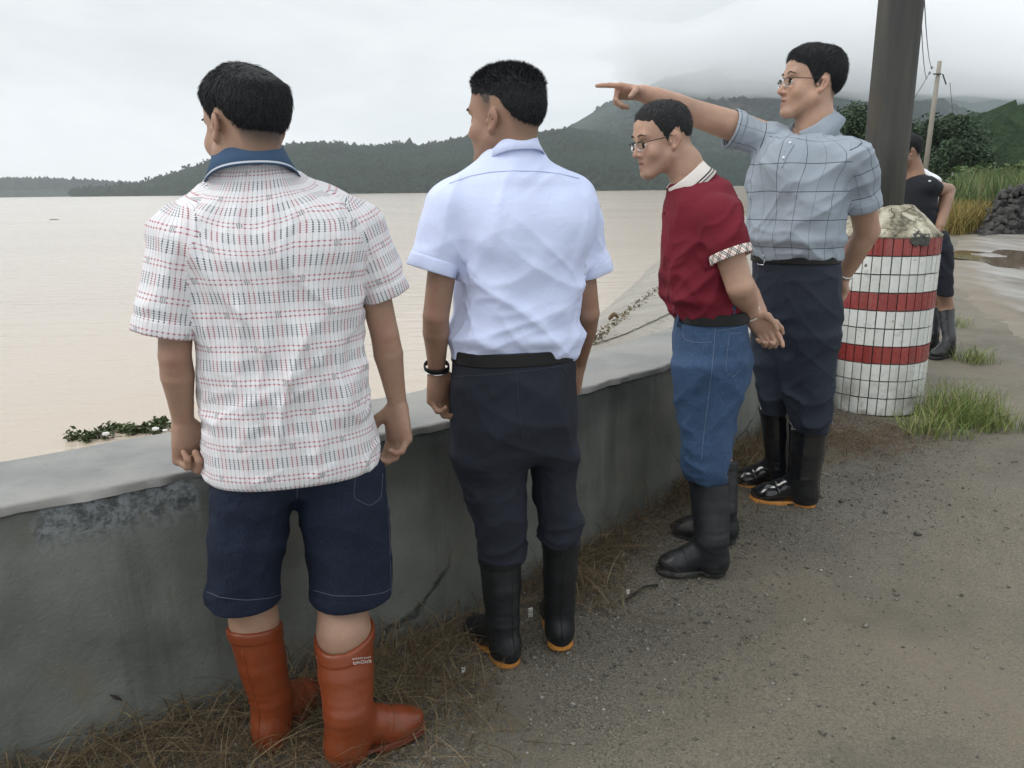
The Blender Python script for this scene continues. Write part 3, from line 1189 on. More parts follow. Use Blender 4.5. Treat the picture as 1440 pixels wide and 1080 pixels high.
def crease(P, e, f, seed=0, st=.28, oct=2):
    """sharp-edged folds running along direction e; about -.5 .. .5"""
    e = nrm(e)
    a = nrm(np.cross(e, [.31, .83, .47])); b = np.cross(e, a)
    q = np.stack([P @ e * f * st, P @ a * f, P @ b * f], 1)
    q = q + .35 * np.stack([vnoise(q, .7, seed + 3), vnoise(q, .7, seed + 4), vnoise(q, .7, seed + 6)], 1)
    r, w = 0, 1.0
    for i in range(oct):
        n = 1 - np.abs(vnoise(q, 2 ** i, seed + i * 11)) * 1.6
        r = r + w * (n * n * np.sign(n) - .42)
        w *= .45
    return r * .6

def calm(V, sleeves, band=.035):
    """0 at the open end of each sleeve, 1 elsewhere"""
    m = np.ones(len(V))
    for fn, a, b in sleeves:
        a, b = np.asarray(a, float), np.asarray(b, float)
        d = nrm(b - a)
        t = (b - V) @ d
        near = fn(V) < .03
        m = np.where(near, np.minimum(m, sstep(.0, band, t - HEM - .008)), m)
    return m

def flatN(N):
    n = N.copy(); n[:, 2] = 0
    return n

_BVH = {}
def cast(o, px, py, off=.001):
    """the point of a mesh seen at a place in the survey photograph, and its normal"""
    if o.name not in _BVH:
        me = o.data
        co = np.empty(len(me.vertices) * 3, np.float32); me.vertices.foreach_get('co', co)
        co = co.reshape(-1, 3) + np.array(parent_loc(o), np.float32)
        _BVH[o.name] = BVHTree.FromPolygons([Vector(v) for v in co.tolist()], [tuple(p.vertices) for p in me.polygons])
    d = Vector(ray(px, py)).normalized()
    h, n, i, t = _BVH[o.name].ray_cast(Vector(CAM), d)
    if h is None:
        return None, None
    n = np.array(n)
    if n @ np.array(d) > 0: n = -n
    return np.array(h) + n * off, n

def seam_px(o, pts, r, mat, name, n=28, off=.0006):
    pts = np.asarray(pts, float)
    s = np.linspace(0, len(pts) - 1, n)
    P = []
    for x, y in zip(np.interp(s, range(len(pts)), pts[:, 0]), np.interp(s, range(len(pts)), pts[:, 1])):
        h, _ = cast(o, x, y, off)
        if h is not None: P.append(h)
    if len(P) > 2:
        P = np.array(P)
        P[1:-1] = (P[:-2] + 2 * P[1:-1] + P[2:]) / 4
        return MB().tube(P, r, 5).build(name, mat, o)

def leg_core(F, hip, sp, r=(.055, .045, .034)):
    f = nrm((np.asarray(sp['toe']) - sp['heel']) * np.array([1, 1, 0]))
    an = np.asarray(sp['heel']) + f * .062 + np.array([0, 0, .13])
    F.chain([hip, (np.asarray(hip) + sp['top']) / 2, sp['top'], an, an + f * .05 - np.array([0, 0, .06])], [r[0], r[0], r[1], r[2], r[2] * .8], .02)
# ------------------------------------------------------------------ the five men
def solid_legs(F, hips, ankles, r=(.05, .045, .04)):
    for a, b in zip(hips, ankles):
        m = (np.asarray(a) + np.asarray(b)) / 2
        F.chain([a, m, b], r, .02)

def person(label, at):
    p = empty('person', at)
    return tag(p, label, 'person')

def cuff_ring(root, a, b, r, mat, name='sleeve_cuff', width=.022, off=.0025, cut=None):
    """a band lying on the end of a sleeve"""
    a, b = np.asarray(a, float), np.asarray(b, float)
    d = nrm(b - a)
    e1 = nrm(np.cross(d, [0.2, 1, 0.1])); e2 = np.cross(d, e1)
    th = np.linspace(0, 2 * PI, 60, endpoint=False)
    rows = []
    for s, o in ((-width, -.002), (-width, off), (-width * .5, off * 1.2), (.002, off), (.002, -.004), (-.012, -.006)):
        rows.append(b + d * s + (np.cos(th)[:, None] * e1 + np.sin(th)[:, None] * e2) * (r + o))
    V, F = ring_strip(rows)
    return npmesh(name, V, F, mat, root, attrs={'along': np.tile(th * r, len(rows)), 'across': np.repeat([0, 0, .5, 1, 1, .5], 60)})

# ---- plaid shirt cloth: dotted columns, rows of red dots, thin lines and little motifs
def mat_plaid():
    t = NT('white_plaid_cloth')
    uv = t.sep(t.co('UV'))
    u, v = uv[0], uv[1]
    fr = lambda x: t.math('FRACT', x)
    col = t.math('DIVIDE', u, .0104)
    row = t.math('DIVIDE', v, .0760)
    gi = fr(t.math('DIVIDE', t.math('FLOOR', col), 5.0))
    black = t.math('LESS_THAN', gi, .55)
    rv = fr(row)
    band = t.math('LESS_THAN', rv, .36)
    dx = t.math('ABSOLUTE', t.math('SUBTRACT', fr(col), .5))
    dots = t.math('LESS_THAN', fr(t.math('DIVIDE', v, .0052)), .66)
    colm = t.math('LESS_THAN', dx, .145)
    bd = t.math('MULTIPLY', t.math('MULTIPLY', colm, dots), band)
    line = t.math('MULTIPLY', t.math('LESS_THAN', dx, .07), .46)
    hb = t.math('MULTIPLY', t.math('MULTIPLY', band, t.math('LESS_THAN', fr(t.math('DIVIDE', v, .0052)), .22)), .42)
    r1 = t.math('LESS_THAN', t.math('ABSOLUTE', t.math('SUBTRACT', rv, .60)), .022)
    r2 = t.math('LESS_THAN', t.math('ABSOLUTE', t.math('SUBTRACT', rv, .74)), .022)
    rr = t.math('MAXIMUM', r1, r2)
    rd = t.math('MULTIPLY', rr, t.math('LESS_THAN', dx, .22))
    rl = t.math('MULTIPLY', rr, .24)
    base = t.mix(t.math('MULTIPLY', t.math('SUBTRACT', 1.0, black), .5), (0.72, 0.715, 0.735), (0.72, 0.655, 0.67))
    c = t.mix(line, base, (0.16, 0.19, 0.22))
    c = t.mix(hb, c, (0.10, 0.12, 0.14))
    c = t.mix(rl, c, (0.62, 0.12, 0.15))
    dk = t.mix(black, (0.30, 0.04, 0.065), (0.016, 0.030, 0.034))
    c = t.mix(t.math('MULTIPLY', bd, .88), c, dk)
    c = t.mix(t.math('MULTIPLY', rd, .75), c, (0.30, 0.05, 0.075))
    # small woven motif
    mu = t.math('SUBTRACT', fr(t.math('ADD', t.math('DIVIDE', u, .112), t.math('MULTIPLY', t.math('FLOOR', row), .5))), .5)
    mv = t.math('SUBTRACT', rv, .67)
    mr = t.math('SQRT', t.math('ADD', t.math('POWER', t.math('MULTIPLY', mu, .112 / .0062), 2.0), t.math('POWER', t.math('MULTIPLY', mv, .076 / .0088), 2.0)))
    ins = t.math('LESS_THAN', mr, 1.0)
    strokes = t.math('MULTIPLY', ins, t.math('GREATER_THAN', t.math('SINE', t.math('ADD', t.math('MULTIPLY', mu, 170.0), t.math('MULTIPLY', mv, 9.0))), .05))
    c = t.mix(t.math('MULTIPLY', ins, .6), c, (0.62, 0.63, 0.64))
    c = t.mix(t.math('MULTIPLY', strokes, .62), c, (0.06, 0.08, 0.09))
    h = t.math('ADD', t.math('MULTIPLY', t.noise(700, 2), .3), t.math('MULTIPLY', t.noise(38, 4, dist=1.0), 1.5))
    return t.done(c, .85, t.bump(h, .3, .006), .2)

def mat_check():
    t = NT('grey_check_knit')
    uv = t.sep(t.co('UV'))
    u, v = uv[0], uv[1]
    fr = lambda x: t.math('FRACT', x)
    n = t.noise(600, 2)
    c = t.mix(n, (0.255, 0.297, 0.347), (0.345, 0.388, 0.44))
    c = t.mix(t.mrange(t.noise(8, 4), .3, .7), c, t.mix(.12, c, (0.2, 0.25, 0.3)))
    hv = t.math('ABSOLUTE', t.math('SUBTRACT', fr(t.math('DIVIDE', v, .106)), .5))
    hl = t.math('MULTIPLY', t.math('LESS_THAN', hv, .013), .9)
    vu = t.math('ABSOLUTE', t.math('SUBTRACT', fr(t.math('DIVIDE', u, .125)), .5))
    vl = t.math('MULTIPLY', t.math('LESS_THAN', vu, .009), .75)
    vu2 = t.math('ABSOLUTE', t.math('SUBTRACT', fr(t.math('ADD', t.math('DIVIDE', u, .125), .5)), .5))
    vl2 = t.math('MULTIPLY', t.math('LESS_THAN', vu2, .0065), .55)
    ln = t.math('MAXIMUM', hl, t.math('MAXIMUM', vl, vl2))
    c = t.mix(ln, c, (0.022, 0.028, 0.045))
    h = t.math('ADD', t.math('MULTIPLY', t.noise(900, 2), .3), t.math('MULTIPLY', t.noise(30, 4, dist=.8), 1.4))
    return t.done(c, .85, t.bump(h, .25, .006), .2)

def mat_edge_stripe(name, base, lines, col):
    """cloth with stripes along its edge; reads the mesh attribute edge"""
    t = NT(name)
    e = t.attr('edge')
    m = None
    for a, b in lines:
        k = t.math('MULTIPLY', t.math('GREATER_THAN', e, a), t.math('LESS_THAN', e, b))
        m = k if m is None else t.math('MAXIMUM', m, k)
    c = t.mix(m, t.mix(t.noise(12), tuple(x * .93 for x in base), base), col)
    return t.done(c, .85, t.bump(t.noise(700, 2), .2, .002), .2)

def mat_tartan():
    t = NT('cuff_tartan')
    a, b = t.attr('along'), t.attr('across')
    d1 = t.math('FRACT', t.math('DIVIDE', t.math('ADD', a, t.math('MULTIPLY', b, .022)), .032))
    d2 = t.math('FRACT', t.math('DIVIDE', t.math('SUBTRACT', a, t.math('MULTIPLY', b, .022)), .032))
    k1 = t.math('MAXIMUM', t.math('LESS_THAN', d1, .12), t.math('MULTIPLY', t.math('GREATER_THAN', d1, .22), t.math('LESS_THAN', d1, .34)))
    k2 = t.math('MAXIMUM', t.math('LESS_THAN', d2, .12), t.math('MULTIPLY', t.math('GREATER_THAN', d2, .22), t.math('LESS_THAN', d2, .34)))
    r = t.math('MULTIPLY', t.math('GREATER_THAN', d1, .65), t.math('LESS_THAN', d1, .72))
    c = t.mix(t.math('MULTIPLY', t.math('MAXIMUM', k1, k2), .9), (0.72, 0.66, 0.60), (0.03, 0.03, 0.035))
    c = t.mix(r, c, (0.5, 0.05, 0.06))
    return t.done(c, .85)

M['plaid'] = mat_plaid()
M['check'] = mat_check()
M['navy_collar'] = mat_edge_stripe('navy_collar_cloth', (0.045, 0.085, 0.15), [(.88, .95)], (0.62, 0.66, 0.72))
M['denim_dark'] = mat_cloth('dark_denim', (0.0115, 0.0185, 0.039), .8, 700, .35, .3, 9, fine=.35)
M['denim_blue'] = mat_cloth('blue_denim', (0.046, 0.088, 0.170), .8, 700, .4, .5, 7, fine=.3)
M['stitch'] = plain('stitching', (0.20, 0.15, 0.11), .8)
M['pale_blue'] = mat_cloth('pale_blue_cotton', (0.60, 0.66, 0.88), .8, 900, .22, .03, 5)
M['navy_twill'] = mat_cloth('navy_twill', (0.0175, 0.020, 0.030), .8, 900, .3, .2, 8)
M['slate_twill'] = mat_cloth('slate_navy_twill', (0.022, 0.028, 0.042), .75, 900, .3, .2, 8)
M['maroon'] = mat_cloth('maroon_pique', (0.140, 0.0105, 0.022), .85, 800, .22, .1, 7)
M['black_knit'] = mat_cloth('black_sports_knit', (0.014, 0.016, 0.021), .8, 800, .2, .15, 8)
M['white_knit'] = mat_cloth('white_knit', (0.78, 0.80, 0.84), .8, 800, .15, .03)
M['orange_rubber'] = mat_rubber('orange_rubber', (0.185, 0.040, 0.013), .34, (0.105, 0.078, 0.05), 1.0)
M['orange_sole'] = mat_rubber('dark_orange_sole', (0.14, 0.03, 0.014), .6, (0.09, 0.06, 0.045))
M['black_rubber'] = mat_rubber('black_rubber', (0.010, 0.0115, 0.013), .42, (0.055, 0.055, 0.05))
M['black_rubber_dull'] = mat_rubber('dull_black_rubber', (0.011, 0.0125, 0.015), .46, (0.045, 0.044, 0.042))
M['black_rubber_wet'] = mat_rubber('wet_black_rubber', (0.008, 0.009, 0.011), .14, (0.03, 0.03, 0.03), coat=.6)
M['amber_sole'] = mat_rubber('amber_sole', (0.52, 0.22, 0.045), .5, (0.14, 0.10, 0.06))
M['black_sole'] = mat_rubber('black_sole', (0.02, 0.02, 0.021), .6, (0.10, 0.095, 0.085))
M['belt_leather'] = plain('black_leather', (0.010, 0.0095, 0.0095), .55, .2, 60, .1, .25)
M['white_print'] = plain('white_print', (0.62, 0.60, 0.56), .7)
M['white_cord'] = plain('white_beads', (0.66, 0.63, 0.56), .5)

def seam(root, pts, r, mat, name='seam'):
    return MB().tube(np.asarray(pts), r, 5).build(name, mat, root)

def on_surface(F, P, N=None, off=.001, it=12, toward=None):
    """push points onto a field along a direction"""
    P = np.array(P, float)
    for i in range(len(P)):
        p = P[i]
        for _ in range(it):
            e = 1e-3
            d = F.eval(np.array([p, p + [e, 0, 0], p + [0, e, 0], p + [0, 0, e]]))
            g = nrm((d[1:] - d[0]) / e)
            p = p - g * (d[0] - off) * .8
        P[i] = p
    return P

# ================================================================ man in the plaid shirt
def man_plaid():
    Y = 1.84; a = 18
    gl, gr = onground(368, 1062), onground(463, 1079)
    root = person('man in white plaid shirt, denim shorts and orange rubber boots at the wall', (gl + gr) / 2)
    HIDE, STUBBLE = [], .5
    hd = Head(W(346, 184, Y - .01), 52, 8, 2, 1.0)
    hd.bald = lambda L: .82 * np.exp(-((((L[:, 0] + .080) / .048) ** 2 + ((L[:, 1] - .002) / .060) ** 2) ** 2)) * sstep(.075, .098, L[:, 2])
    neck = W(352, 232, Y)
    shl, shr = W(250, 340, Y - .08), W(505, 320, Y + .07)
    hd.marks = [(W(247, 502, Y - .16), .035, 1.0), (W(541, 472, Y + .04), .035, 1.0), (W(262, 640, Y - .1), .03, .5), (W(563, 640, Y + .06), .03, .5)]
    ell, elr = W(246, 500, Y - .10), W(541, 470, Y + .10)
    wrl, wrr = W(258, 594, Y - .05), W(559, 568, Y + .13)
    hipl, hipr = W(352, 690, Y - .03), W(482, 690, Y + .04)
    knl, knr = W(352, 835, Y), W(480, 835, Y + .04)
    topl, topr = W(358, 880, Y + .0), W(484, 892, Y + .0)
    def ops(F):
        F.u(p_cap(hd.w(-.022, 0, -.03), neck + [0, 0, -.05], .058, .066), .03)
        F.chain([neck + [0, 0, -.06], W(390, 420, Y), W(415, 640, Y)], [.07, .10, .10], .04)
        F.chain([shl, neck + [0, 0, -.09], shr], [.045, .06, .045], .03)
        arm(F, shl, ell, wrl, (.040, .0375, .0335, .0355, .0265, .0225))
        arm(F, shr, elr, wrr, (.040, .0375, .0335, .0355, .0265, .0225))
        hand(F, wrl, W(268, 650, Y - .04) - wrl, (.8, -.55, .1), True, (66, 78, 45), (.8, .3, .45), 1.06)
        hand(F, wrr, W(561, 640, Y + .12) - wrr, (-.6, -.8, 0), False, (30, 40, 25), (.85, .35, .35), 1.08)
        F.chain([hipl, W(352, 780, Y), knl, topl + [0, 0, .02], onground(392, 1040) + [0, 0, .1]], [.07, .062, .056, .056, .04], .03)
        F.chain([hipr, W(478, 780, Y + .03), knr, topr + [0, 0, .01], onground(492, 1050) + [0, 0, .1]], [.07, .066, .060, .064, .04], .03)
    BODY = ([(0, .080), (25, .080), (42, .068), (56, .060), (66, .045), (76, .020), (86, .012), (95, .038), (110, .034), (124, .004), (138, -.040), (160, -.058), (180, -.060)], M['skin_a'], .0034)
    thick = lambda L: .003 + .006 * sstep(.0, .09, L[:, 2]) + .006 * sstep(.0, -.06, L[:, 0]) - .016 * hd.bald(L)
    bald = lambda L: .95 * np.exp(-((((L[:, 0] + .068) / .026) ** 2 + ((L[:, 1] + .006) / .040) ** 2) ** 2)) * (L[:, 2] > .06)
    flow = lambda L: np.stack([.2 - L[:, 0] * 2, L[:, 1] * 4, -.9 + 0 * L[:, 0]], 1)
    tbl = [(0, .080), (25, .080), (42, .068), (56, .060), (66, .045), (76, .020), (86, .012), (95, .038), (110, .030), (124, .002), (138, -.030), (160, -.038), (180, -.038)]
    hair = make_hair(root, hd, tbl, M['hair'], thick, 13000, (.010, .020), flow, .06, hd.bald, .0005, messy=.15)
    # bald spot
    S = Field(); hd.skull(S, ears=False)
    # shirt
    st = sil([(664, 290, 541, .145), (640, 288, 538, .147), (600, 284, 532, .15), (540, 280, 523, .152), (470, 272, 515, .152), (400, 260, 513, .148), (360, 252, 514, .138), (330, 256, 505, .115), (310, 272, 490, .090)], Y, a, 'w', .52)
    tor = Loft(st, a, 2.25, kcap=.03)
    cl, cr = W(233, 470, Y - .10), W(541, 415, Y + .10)
    sl, sr = sleeve(shl, cl, .066, .070), sleeve(shr, cr, .064, .060)
    F = Field().u(tor.prim(), .02)
    F.u(p_cap(shl + [.02, 0, 0], neck + [-.01, 0, -.080], .062, .072), .05)
    F.u(p_cap(shr + [-.02, 0, 0], neck + [.03, 0, -.080], .061, .072), .05)
    F.u(p_ell(W(345, 345, Y - .03), (.14, .11, .12)), .06)
    F.u(p_ell(W(435, 342, Y + .0), (.12, .11, .11)), .06)
    F.u(sl, .022).u(sr, .022)
    HEMS = [(shl, cl, .070), (shr, cr, .060)]
    F.u(p_cap(neck + [0, 0, -.07], neck + [.0, 0, .022], .094, .072), .04)
    F.sub(p_cap(neck + [0, 0, .022], neck + [0, 0, .1], .064, .062), .004)
    fw, rt = frame(a)
    SL = [(sl[0], shl, cl), (sr[0], shr, cr)]
    def disp(V, N):
        x, y, w, df, db = tor.local(V)
        up = np.array([0, 0, 1.0])
        k = sstep(1.35, 1.05, V[:, 2])
        d = .030 * crease(V, up + rt * .22, 8, 3) * (.45 + .55 * k)
        d += .020 * crease(V, up - rt * .55, 9, 8)
        d += .018 * crease(V, rt + up * .5, 11, 15) * sstep(1.2, .95, V[:, 2])
        d += .006 * np.sin(x * 40 + 3 * vnoise(V, 5, 2)) * sstep(.98, .80, V[:, 2])
        d = np.where(V[:, 2] < tor.bot + .14, np.maximum(d, -.004), d)
        return d * calm(V, SL) * sstep(-.004, .022, V[:, 2] - tor.bot)
    FS = F
    shirt = build_cloth('shirt', F, M['plaid'], root, disp, .006, 2, garment_uv(tor, SL, neck), hem=tor.bot)
    for A, B, r in HEMS: sleeve_hem(shirt, A, B, r, M['plaid'])
    collar(shirt, neck + [0.002, 0, -.012], a + 8, 20, .068, .071, M['navy_collar'], .046, .074, .040, 20, .03)
    # shorts
    hips = sil([(690, 300, 540, .085), (668, 300, 538, .105), (640, 308, 522, .110), (600, 318, 510, .105)], Y, a, 'w', .5)
    legl = sil([(844, 290, 399, .098), (798, 290, 402, .098), (740, 291, 411, .104), (700, 294, 418, .112), (650, 306, 414, .106)], Y - .02, a)
    legr = sil([(840, 440, 551, .096), (798, 432, 550, .098), (740, 422, 549, .104), (700, 414, 546, .112), (648, 418, 526, .104)], Y + .04, a)
    H, LL, LR = Loft(hips, a, 2.3, kcap=.03), Loft(legl, a, 2.2), Loft(legr, a, 2.2)
    F = Field().u(LL.prim(), .02).u(LR.prim(), .008).u(H.prim(), .035)
    def disp2(V, N):
        up = np.array([0, 0, 1.0])
        d = .012 * crease(V, up + rt * .15, 6, 31) + .010 * crease(V, rt + up * .7, 6, 41) + .008 * crease(V, rt - up * .5, 8, 47)
        for T in (LL, LR):
            d = d + .0015 * sstep(.045, .038, V[:, 2] - T.z[0])
        return d
    FT = F
    shorts = build_cloth('shorts', F, M['denim_dark'], root, disp2, .0065, hem=LL.z[0])
    M['hem_thread'] = plain('hem_thread', (0.085, 0.09, 0.125), .8)
    seam_px(shorts, ((291, 832), (310, 840), (345, 844), (380, 841), (398, 835)), .0009, M['hem_thread'], 'hem_stitching', 26)
    seam_px(shorts, ((441, 830), (470, 838), (510, 838), (538, 834), (550, 828)), .0009, M['hem_thread'], 'hem_stitching', 26)
    # back pocket stitching, just below the shirt tail
    seam_px(shorts, ((300, 669), (306, 684), (313, 689), (322, 682), (332, 670)), .0009, M['stitch'], 'pocket_stitching', 16)
    seam_px(shorts, ((419, 676), (418, 690), (417, 704)), .0010, M['hem_thread'], 'seat_seam', 12)
    seam_px(shorts, ((543, 668), (547, 740), (549, 800), (550, 832)), .0009, M['hem_thread'], 'side_seam', 24)
    seam_px(shorts, ((500, 668), (497, 700), (520, 712), (536, 700), (538, 666)), .0008, M['hem_thread'], 'pocket_stitching', 24)
    # boots
    specs = [dict(heel=gl, toe=onground(446, 968), top=topl + [.0, 0, .0], rt=.068, ra=.056, cut=(.0, .22, 1.0), len=.285),
             dict(heel=gr, toe=onground(592, 1020), top=topr + [.0, 0, .005], rt=.077, ra=.064, cut=(-.10, -.20, 1.0), len=.285)]
    HIDE = [p_cap(s_['top'] - np.array([0, 0, .09]), s_['heel'] + np.array([0, 0, .06]) + nrm(s_['toe'] - s_['heel']) * .06, .075, .07)[0] for s_ in specs]
    bo = make_boots(root, specs, M['orange_rubber'], M['orange_sole'], hollow=True)
    # two short rows of white print near the rim of the boot
    mb = MB()
    rr = random.Random(4)
    for row, (y0, x0, x1, n, hh) in enumerate(((927, 495, 521, 10, .9), (932.5, 496, 523, 5, 2.0))):
        for i in range(n):
            px = x0 + (x1 - x0) * (i + .5) / n
            py = y0 - (px - 494) * .12
            w_ = (x1 - x0) / n * .34
            segs = [((-1, -1), (1, -1)), ((0, -1), (0, 1)), ((-1, 1), (1, 1)), ((-1, 0), (1, 0)), ((-1, -1), (-1, 1)), ((1, -1), (1, 1))]
            for (ax_, ay), (bx, by) in rr.sample(segs, 4 if row else 3):
                q0, n0 = cast(bo[1], px + ax_ * w_, py + ay * hh, .0012)
                q1, n1 = cast(bo[1], px + bx * w_, py + by * hh, .0012)
                if q0 is not None and q1 is not None:
                    mb.tube(np.array([q0, q1]), .0004 if not row else .00055, 4)
    mb.build('boot_print', M['white_print'], bo[1], smooth=False)
    make_body(root, hd, BODY[0], BODY[1], ops, [FS.eval, FT.eval] + HIDE, BODY[2], stubble=STUBBLE)
    return root

# ================================================================ man in the pale blue shirt
def man_blue():
    Y = 2.2; a = 12
    gl, gr = onground(724, 940), onground(790, 917)
    root = person('man in pale blue short-sleeved shirt with wristwatch, standing between plaid and maroon shirts', (gl + gr) / 2)
    HIDE, STUBBLE = [], .5
    hd = Head(W(711, 173, Y), 60, 2, 0, 1.0)
    hd.fade = .42
    neck = W(722, 215, Y)
    shl, shr = W(634, 290, Y - .06), W(806, 278, Y + .05)
    hd.marks = [(W(613, 438, Y - .14), .035, 1.0), (W(830, 430, Y + .04), .035, .8)]
    ell, elr = W(613, 445, Y - .08), W(826, 440, Y + .10)
    wrl, wrr = W(614, 520, Y - .02), W(814, 512, Y + .26)
    topl, topr = W(703, 778, Y + .03), W(789, 757, Y + .08)
    specs = [dict(heel=gl, toe=onground(668, 893), top=topl, rt=.067, ra=.052, len=.28),
             dict(heel=gr, toe=onground(778, 862), top=topr, rt=.060, ra=.050, len=.28)]
    def ops(F):
        F.u(p_cap(hd.w(-.026, 0, -.03), neck + [0, 0, -.04], .060, .068), .03)
        F.chain([neck + [0, 0, -.06], W(730, 380, Y), W(726, 500, Y)], [.07, .10, .10], .04)
        F.chain([shl, neck + [0, 0, -.09], shr], [.045, .06, .045], .03)
        arm(F, shl, ell, wrl, (.040, .038, .034, .0355, .0265, .0220))
        arm(F, shr, elr, wrr, (.040, .038, .034, .0355, .0265, .0220))
        hand(F, wrl, W(619, 580, Y - .01) - wrl, (.7, -.62, 0), True, (34, 46, 30), (.75, .15, .65), 1.04)
        hand(F, wrr, nrm(np.array([-.1, .3, -1])), (-1, .0, 0), False, (30, 45, 30), (.8, .5, .2), 1.0)
        leg_core(F, W(690, 530, Y), specs[0]); leg_core(F, W(770, 530, Y + .04), specs[1])
    BODY = (HAIRLINE, M['skin_b'], .0034)
    tbl = [(0, .082), (25, .082), (42, .070), (56, .060), (66, .030), (78, .0), (88, -.004), (95, .038), (110, .034), (124, .004), (138, -.036), (160, -.055), (180, -.058)]
    cap = [(0, .084), (25, .084), (42, .072), (56, .070), (70, .066), (85, .064), (100, .058), (115, .038), (130, .006), (145, -.022), (160, -.044), (180, -.048)]
    thick = lambda L: .002 + .011 * sstep(.055, .115, L[:, 2]) + .004 * sstep(0, -.07, L[:, 0])
    flow = lambda L: np.stack([.5 * sstep(.08, .12, L[:, 2]) + .1, L[:, 1] * 3, -.8 + 1.0 * sstep(.05, .11, L[:, 2])], 1)
    lift = lambda L: .10 + .8 * sstep(.06, .12, L[:, 2])
    make_hair(root, hd, cap, M['hair'], thick, 13000, (.006, .013), flow, lift, None, .0006)
    st = sil([(508, 634, 810, .120), (474, 631, 813, .132), (440, 636, 818, .132), (400, 641, 823, .132), (350, 645, 826, .132), (310, 640, 824, .125), (280, 634, 816, .11), (262, 640, 800, .09)], Y, a, 'w', .5)
    tor = Loft(st, a, 2.3, kcap=.03)
    cl, cr = W(607, 382, Y - .08), W(833, 384, Y + .09)
    sl = sleeve(shl, cl, .070, .067); sr = sleeve(shr, cr, .068, .060)
    F = Field().u(tor.prim(), .02)
    F.u(p_cap(shl + [.02, 0, -.005], neck + [-.01, 0, -.05], .062, .072), .05)
    F.u(p_cap(shr + [-.02, 0, -.005], neck + [.02, 0, -.05], .062, .072), .05)
    F.u(p_ell(W(690, 320, Y - .02), (.14, .105, .13)), .06).u(p_ell(W(770, 318, Y), (.13, .105, .13)), .06)
    F.u(sl, .022).u(sr, .022)
    HEMS = [(shl, cl, .067), (shr, cr, .060)]
    F.u(p_cap(neck + [0, 0, -.07], neck + [.0, 0, .008], .090, .066), .04)
    F.sub(p_cap(neck + [0, 0, .006], neck + [0, 0, .1], .062, .06), .004)
    fw, rt = frame(a)
    zb = W(720, 488, Y)[2]
    SL = [(sl[0], shl, cl), (sr[0], shr, cr)]
    def disp(V, N):
        x, y, w, df, db = tor.local(V)
        z = V[:, 2]
        up = np.array([0, 0, 1.0])
        k = sstep(1.42, 1.2, z)
        d = .020 * crease(V, rt + up * .35, 8, 2) * k + .018 * crease(V, rt - up * .8, 8.5, 12) * k
        d += .014 * crease(V, up + rt * .3, 8, 22)
        d += .012 * np.exp(-((z - zb - .035) / .022) ** 2) * (1 + .6 * np.sin(x * 40 + 3 * vnoise(V, 6)))
        d += .008 * crease(V, rt + up * .1, 10, 33) * np.exp(-((z - zb - .10) / .07) ** 2)
        return d * calm(V, SL)
    FS = F
    shirt = build_cloth('shirt', F, M['pale_blue'], root, disp, .0055, 2)
    collar(shirt, neck + [-.002, 0, -.006], a + 14, 20, .063, .067, M['pale_blue'], .036, .054, .024, 16, .03)
    for A, B, r in HEMS: sleeve_hem(shirt, A, B, r, M['pale_blue'])
    M['blue_seam'] = plain('blue_seam', (0.47, 0.52, 0.74), .8)
    seam_px(shirt, ((632, 258), (660, 248), (690, 242), (722, 240), (760, 241), (790, 245), (814, 251)), .0012, M['blue_seam'], 'yoke_seam', 44)
    # trousers
    hips = sil([(650, 644, 812, .085), (628, 638, 813, .106), (590, 633, 816, .128), (540, 633, 812, .125), (500, 637, 808, .115), (484, 638, 808, .112)], Y, a, 'w', .46)
    legl = sil([(786, 671, 741, .064), (770, 667, 743, .072), (740, 662, 743, .075), (700, 653, 743, .086), (640, 638, 744, .105)], Y + .0, a)
    legr = sil([(764, 762, 817, .062), (750, 757, 820, .072), (720, 754, 817, .075), (680, 750, 814, .086), (630, 742, 814, .105)], Y + .06, a)
    H, LL, LR = Loft(hips, a, 2.3, kcap=.05), Loft(legl, a, 2.15), Loft(legr, a, 2.15)
    F = Field().u(LL.prim(), .02).u(LR.prim(), .008).u(H.prim(), .05)
    zk = W(700, 730, Y)[2]
    def disp2(V, N):
        k = sstep(zk + .22, zk - .02, V[:, 2])
        up = np.array([0, 0, 1.0])
        d = .022 * crease(V, rt + up * .25, 9, 31) * (.15 + .95 * k) + .013 * crease(V, rt - up * .6, 6, 41) * (1 - .3 * k)
        d += .012 * crease(V, rt + up * .8, 5, 51) + .008 * crease(V, up, 7, 61)
        return d * sstep(H.z[-1] - .03, H.z[-1] - .11, V[:, 2])
    FT = F
    tr = build_cloth('trousers', F, M['navy_twill'], root, disp2, .0065)
    M['navy_seam'] = plain('navy_seam', (0.030, 0.034, 0.046), .8)
    seam_px(tr, ((640, 530), (690, 527), (740, 522), (790, 515)), .0014, M['navy_seam'], 'hip_seam', 40)
    seam_px(tr, ((786, 508), (796, 526), (815, 532)), .0016, M['navy_seam'], 'pocket_edge', 18)
    seam_px(tr, ((725, 500), (728, 560), (736, 620)), .0012, M['navy_seam'], 'seat_seam', 30)
    wz = H.z[-1]
    belt_band(root, H, wz - .040, wz - .004, M['belt_leather'], .002)
    HIDE = [p_cap(s_['top'] - np.array([0, 0, .05]), s_['heel'] + np.array([0, 0, .06]) + nrm(s_['toe'] - s_['heel']) * .06, .085, .085)[0] for s_ in specs]
    make_boots(root, specs, M['black_rubber'], M['amber_sole'])
    # watch
    w = empty('wristwatch', wrl - parent_loc(root)); w.parent = root
    d = nrm(wrl - ell)
    e1 = nrm(np.cross(d, [0, 1, 0.])); e2 = np.cross(d, e1)
    c = wrl - d * .012
    ring = lambda r, o: [c + d * o + (math.cos(t) * e1 * 1.08 + math.sin(t) * e2) * r for t in np.linspace(0, 2 * PI, 36, endpoint=False)]
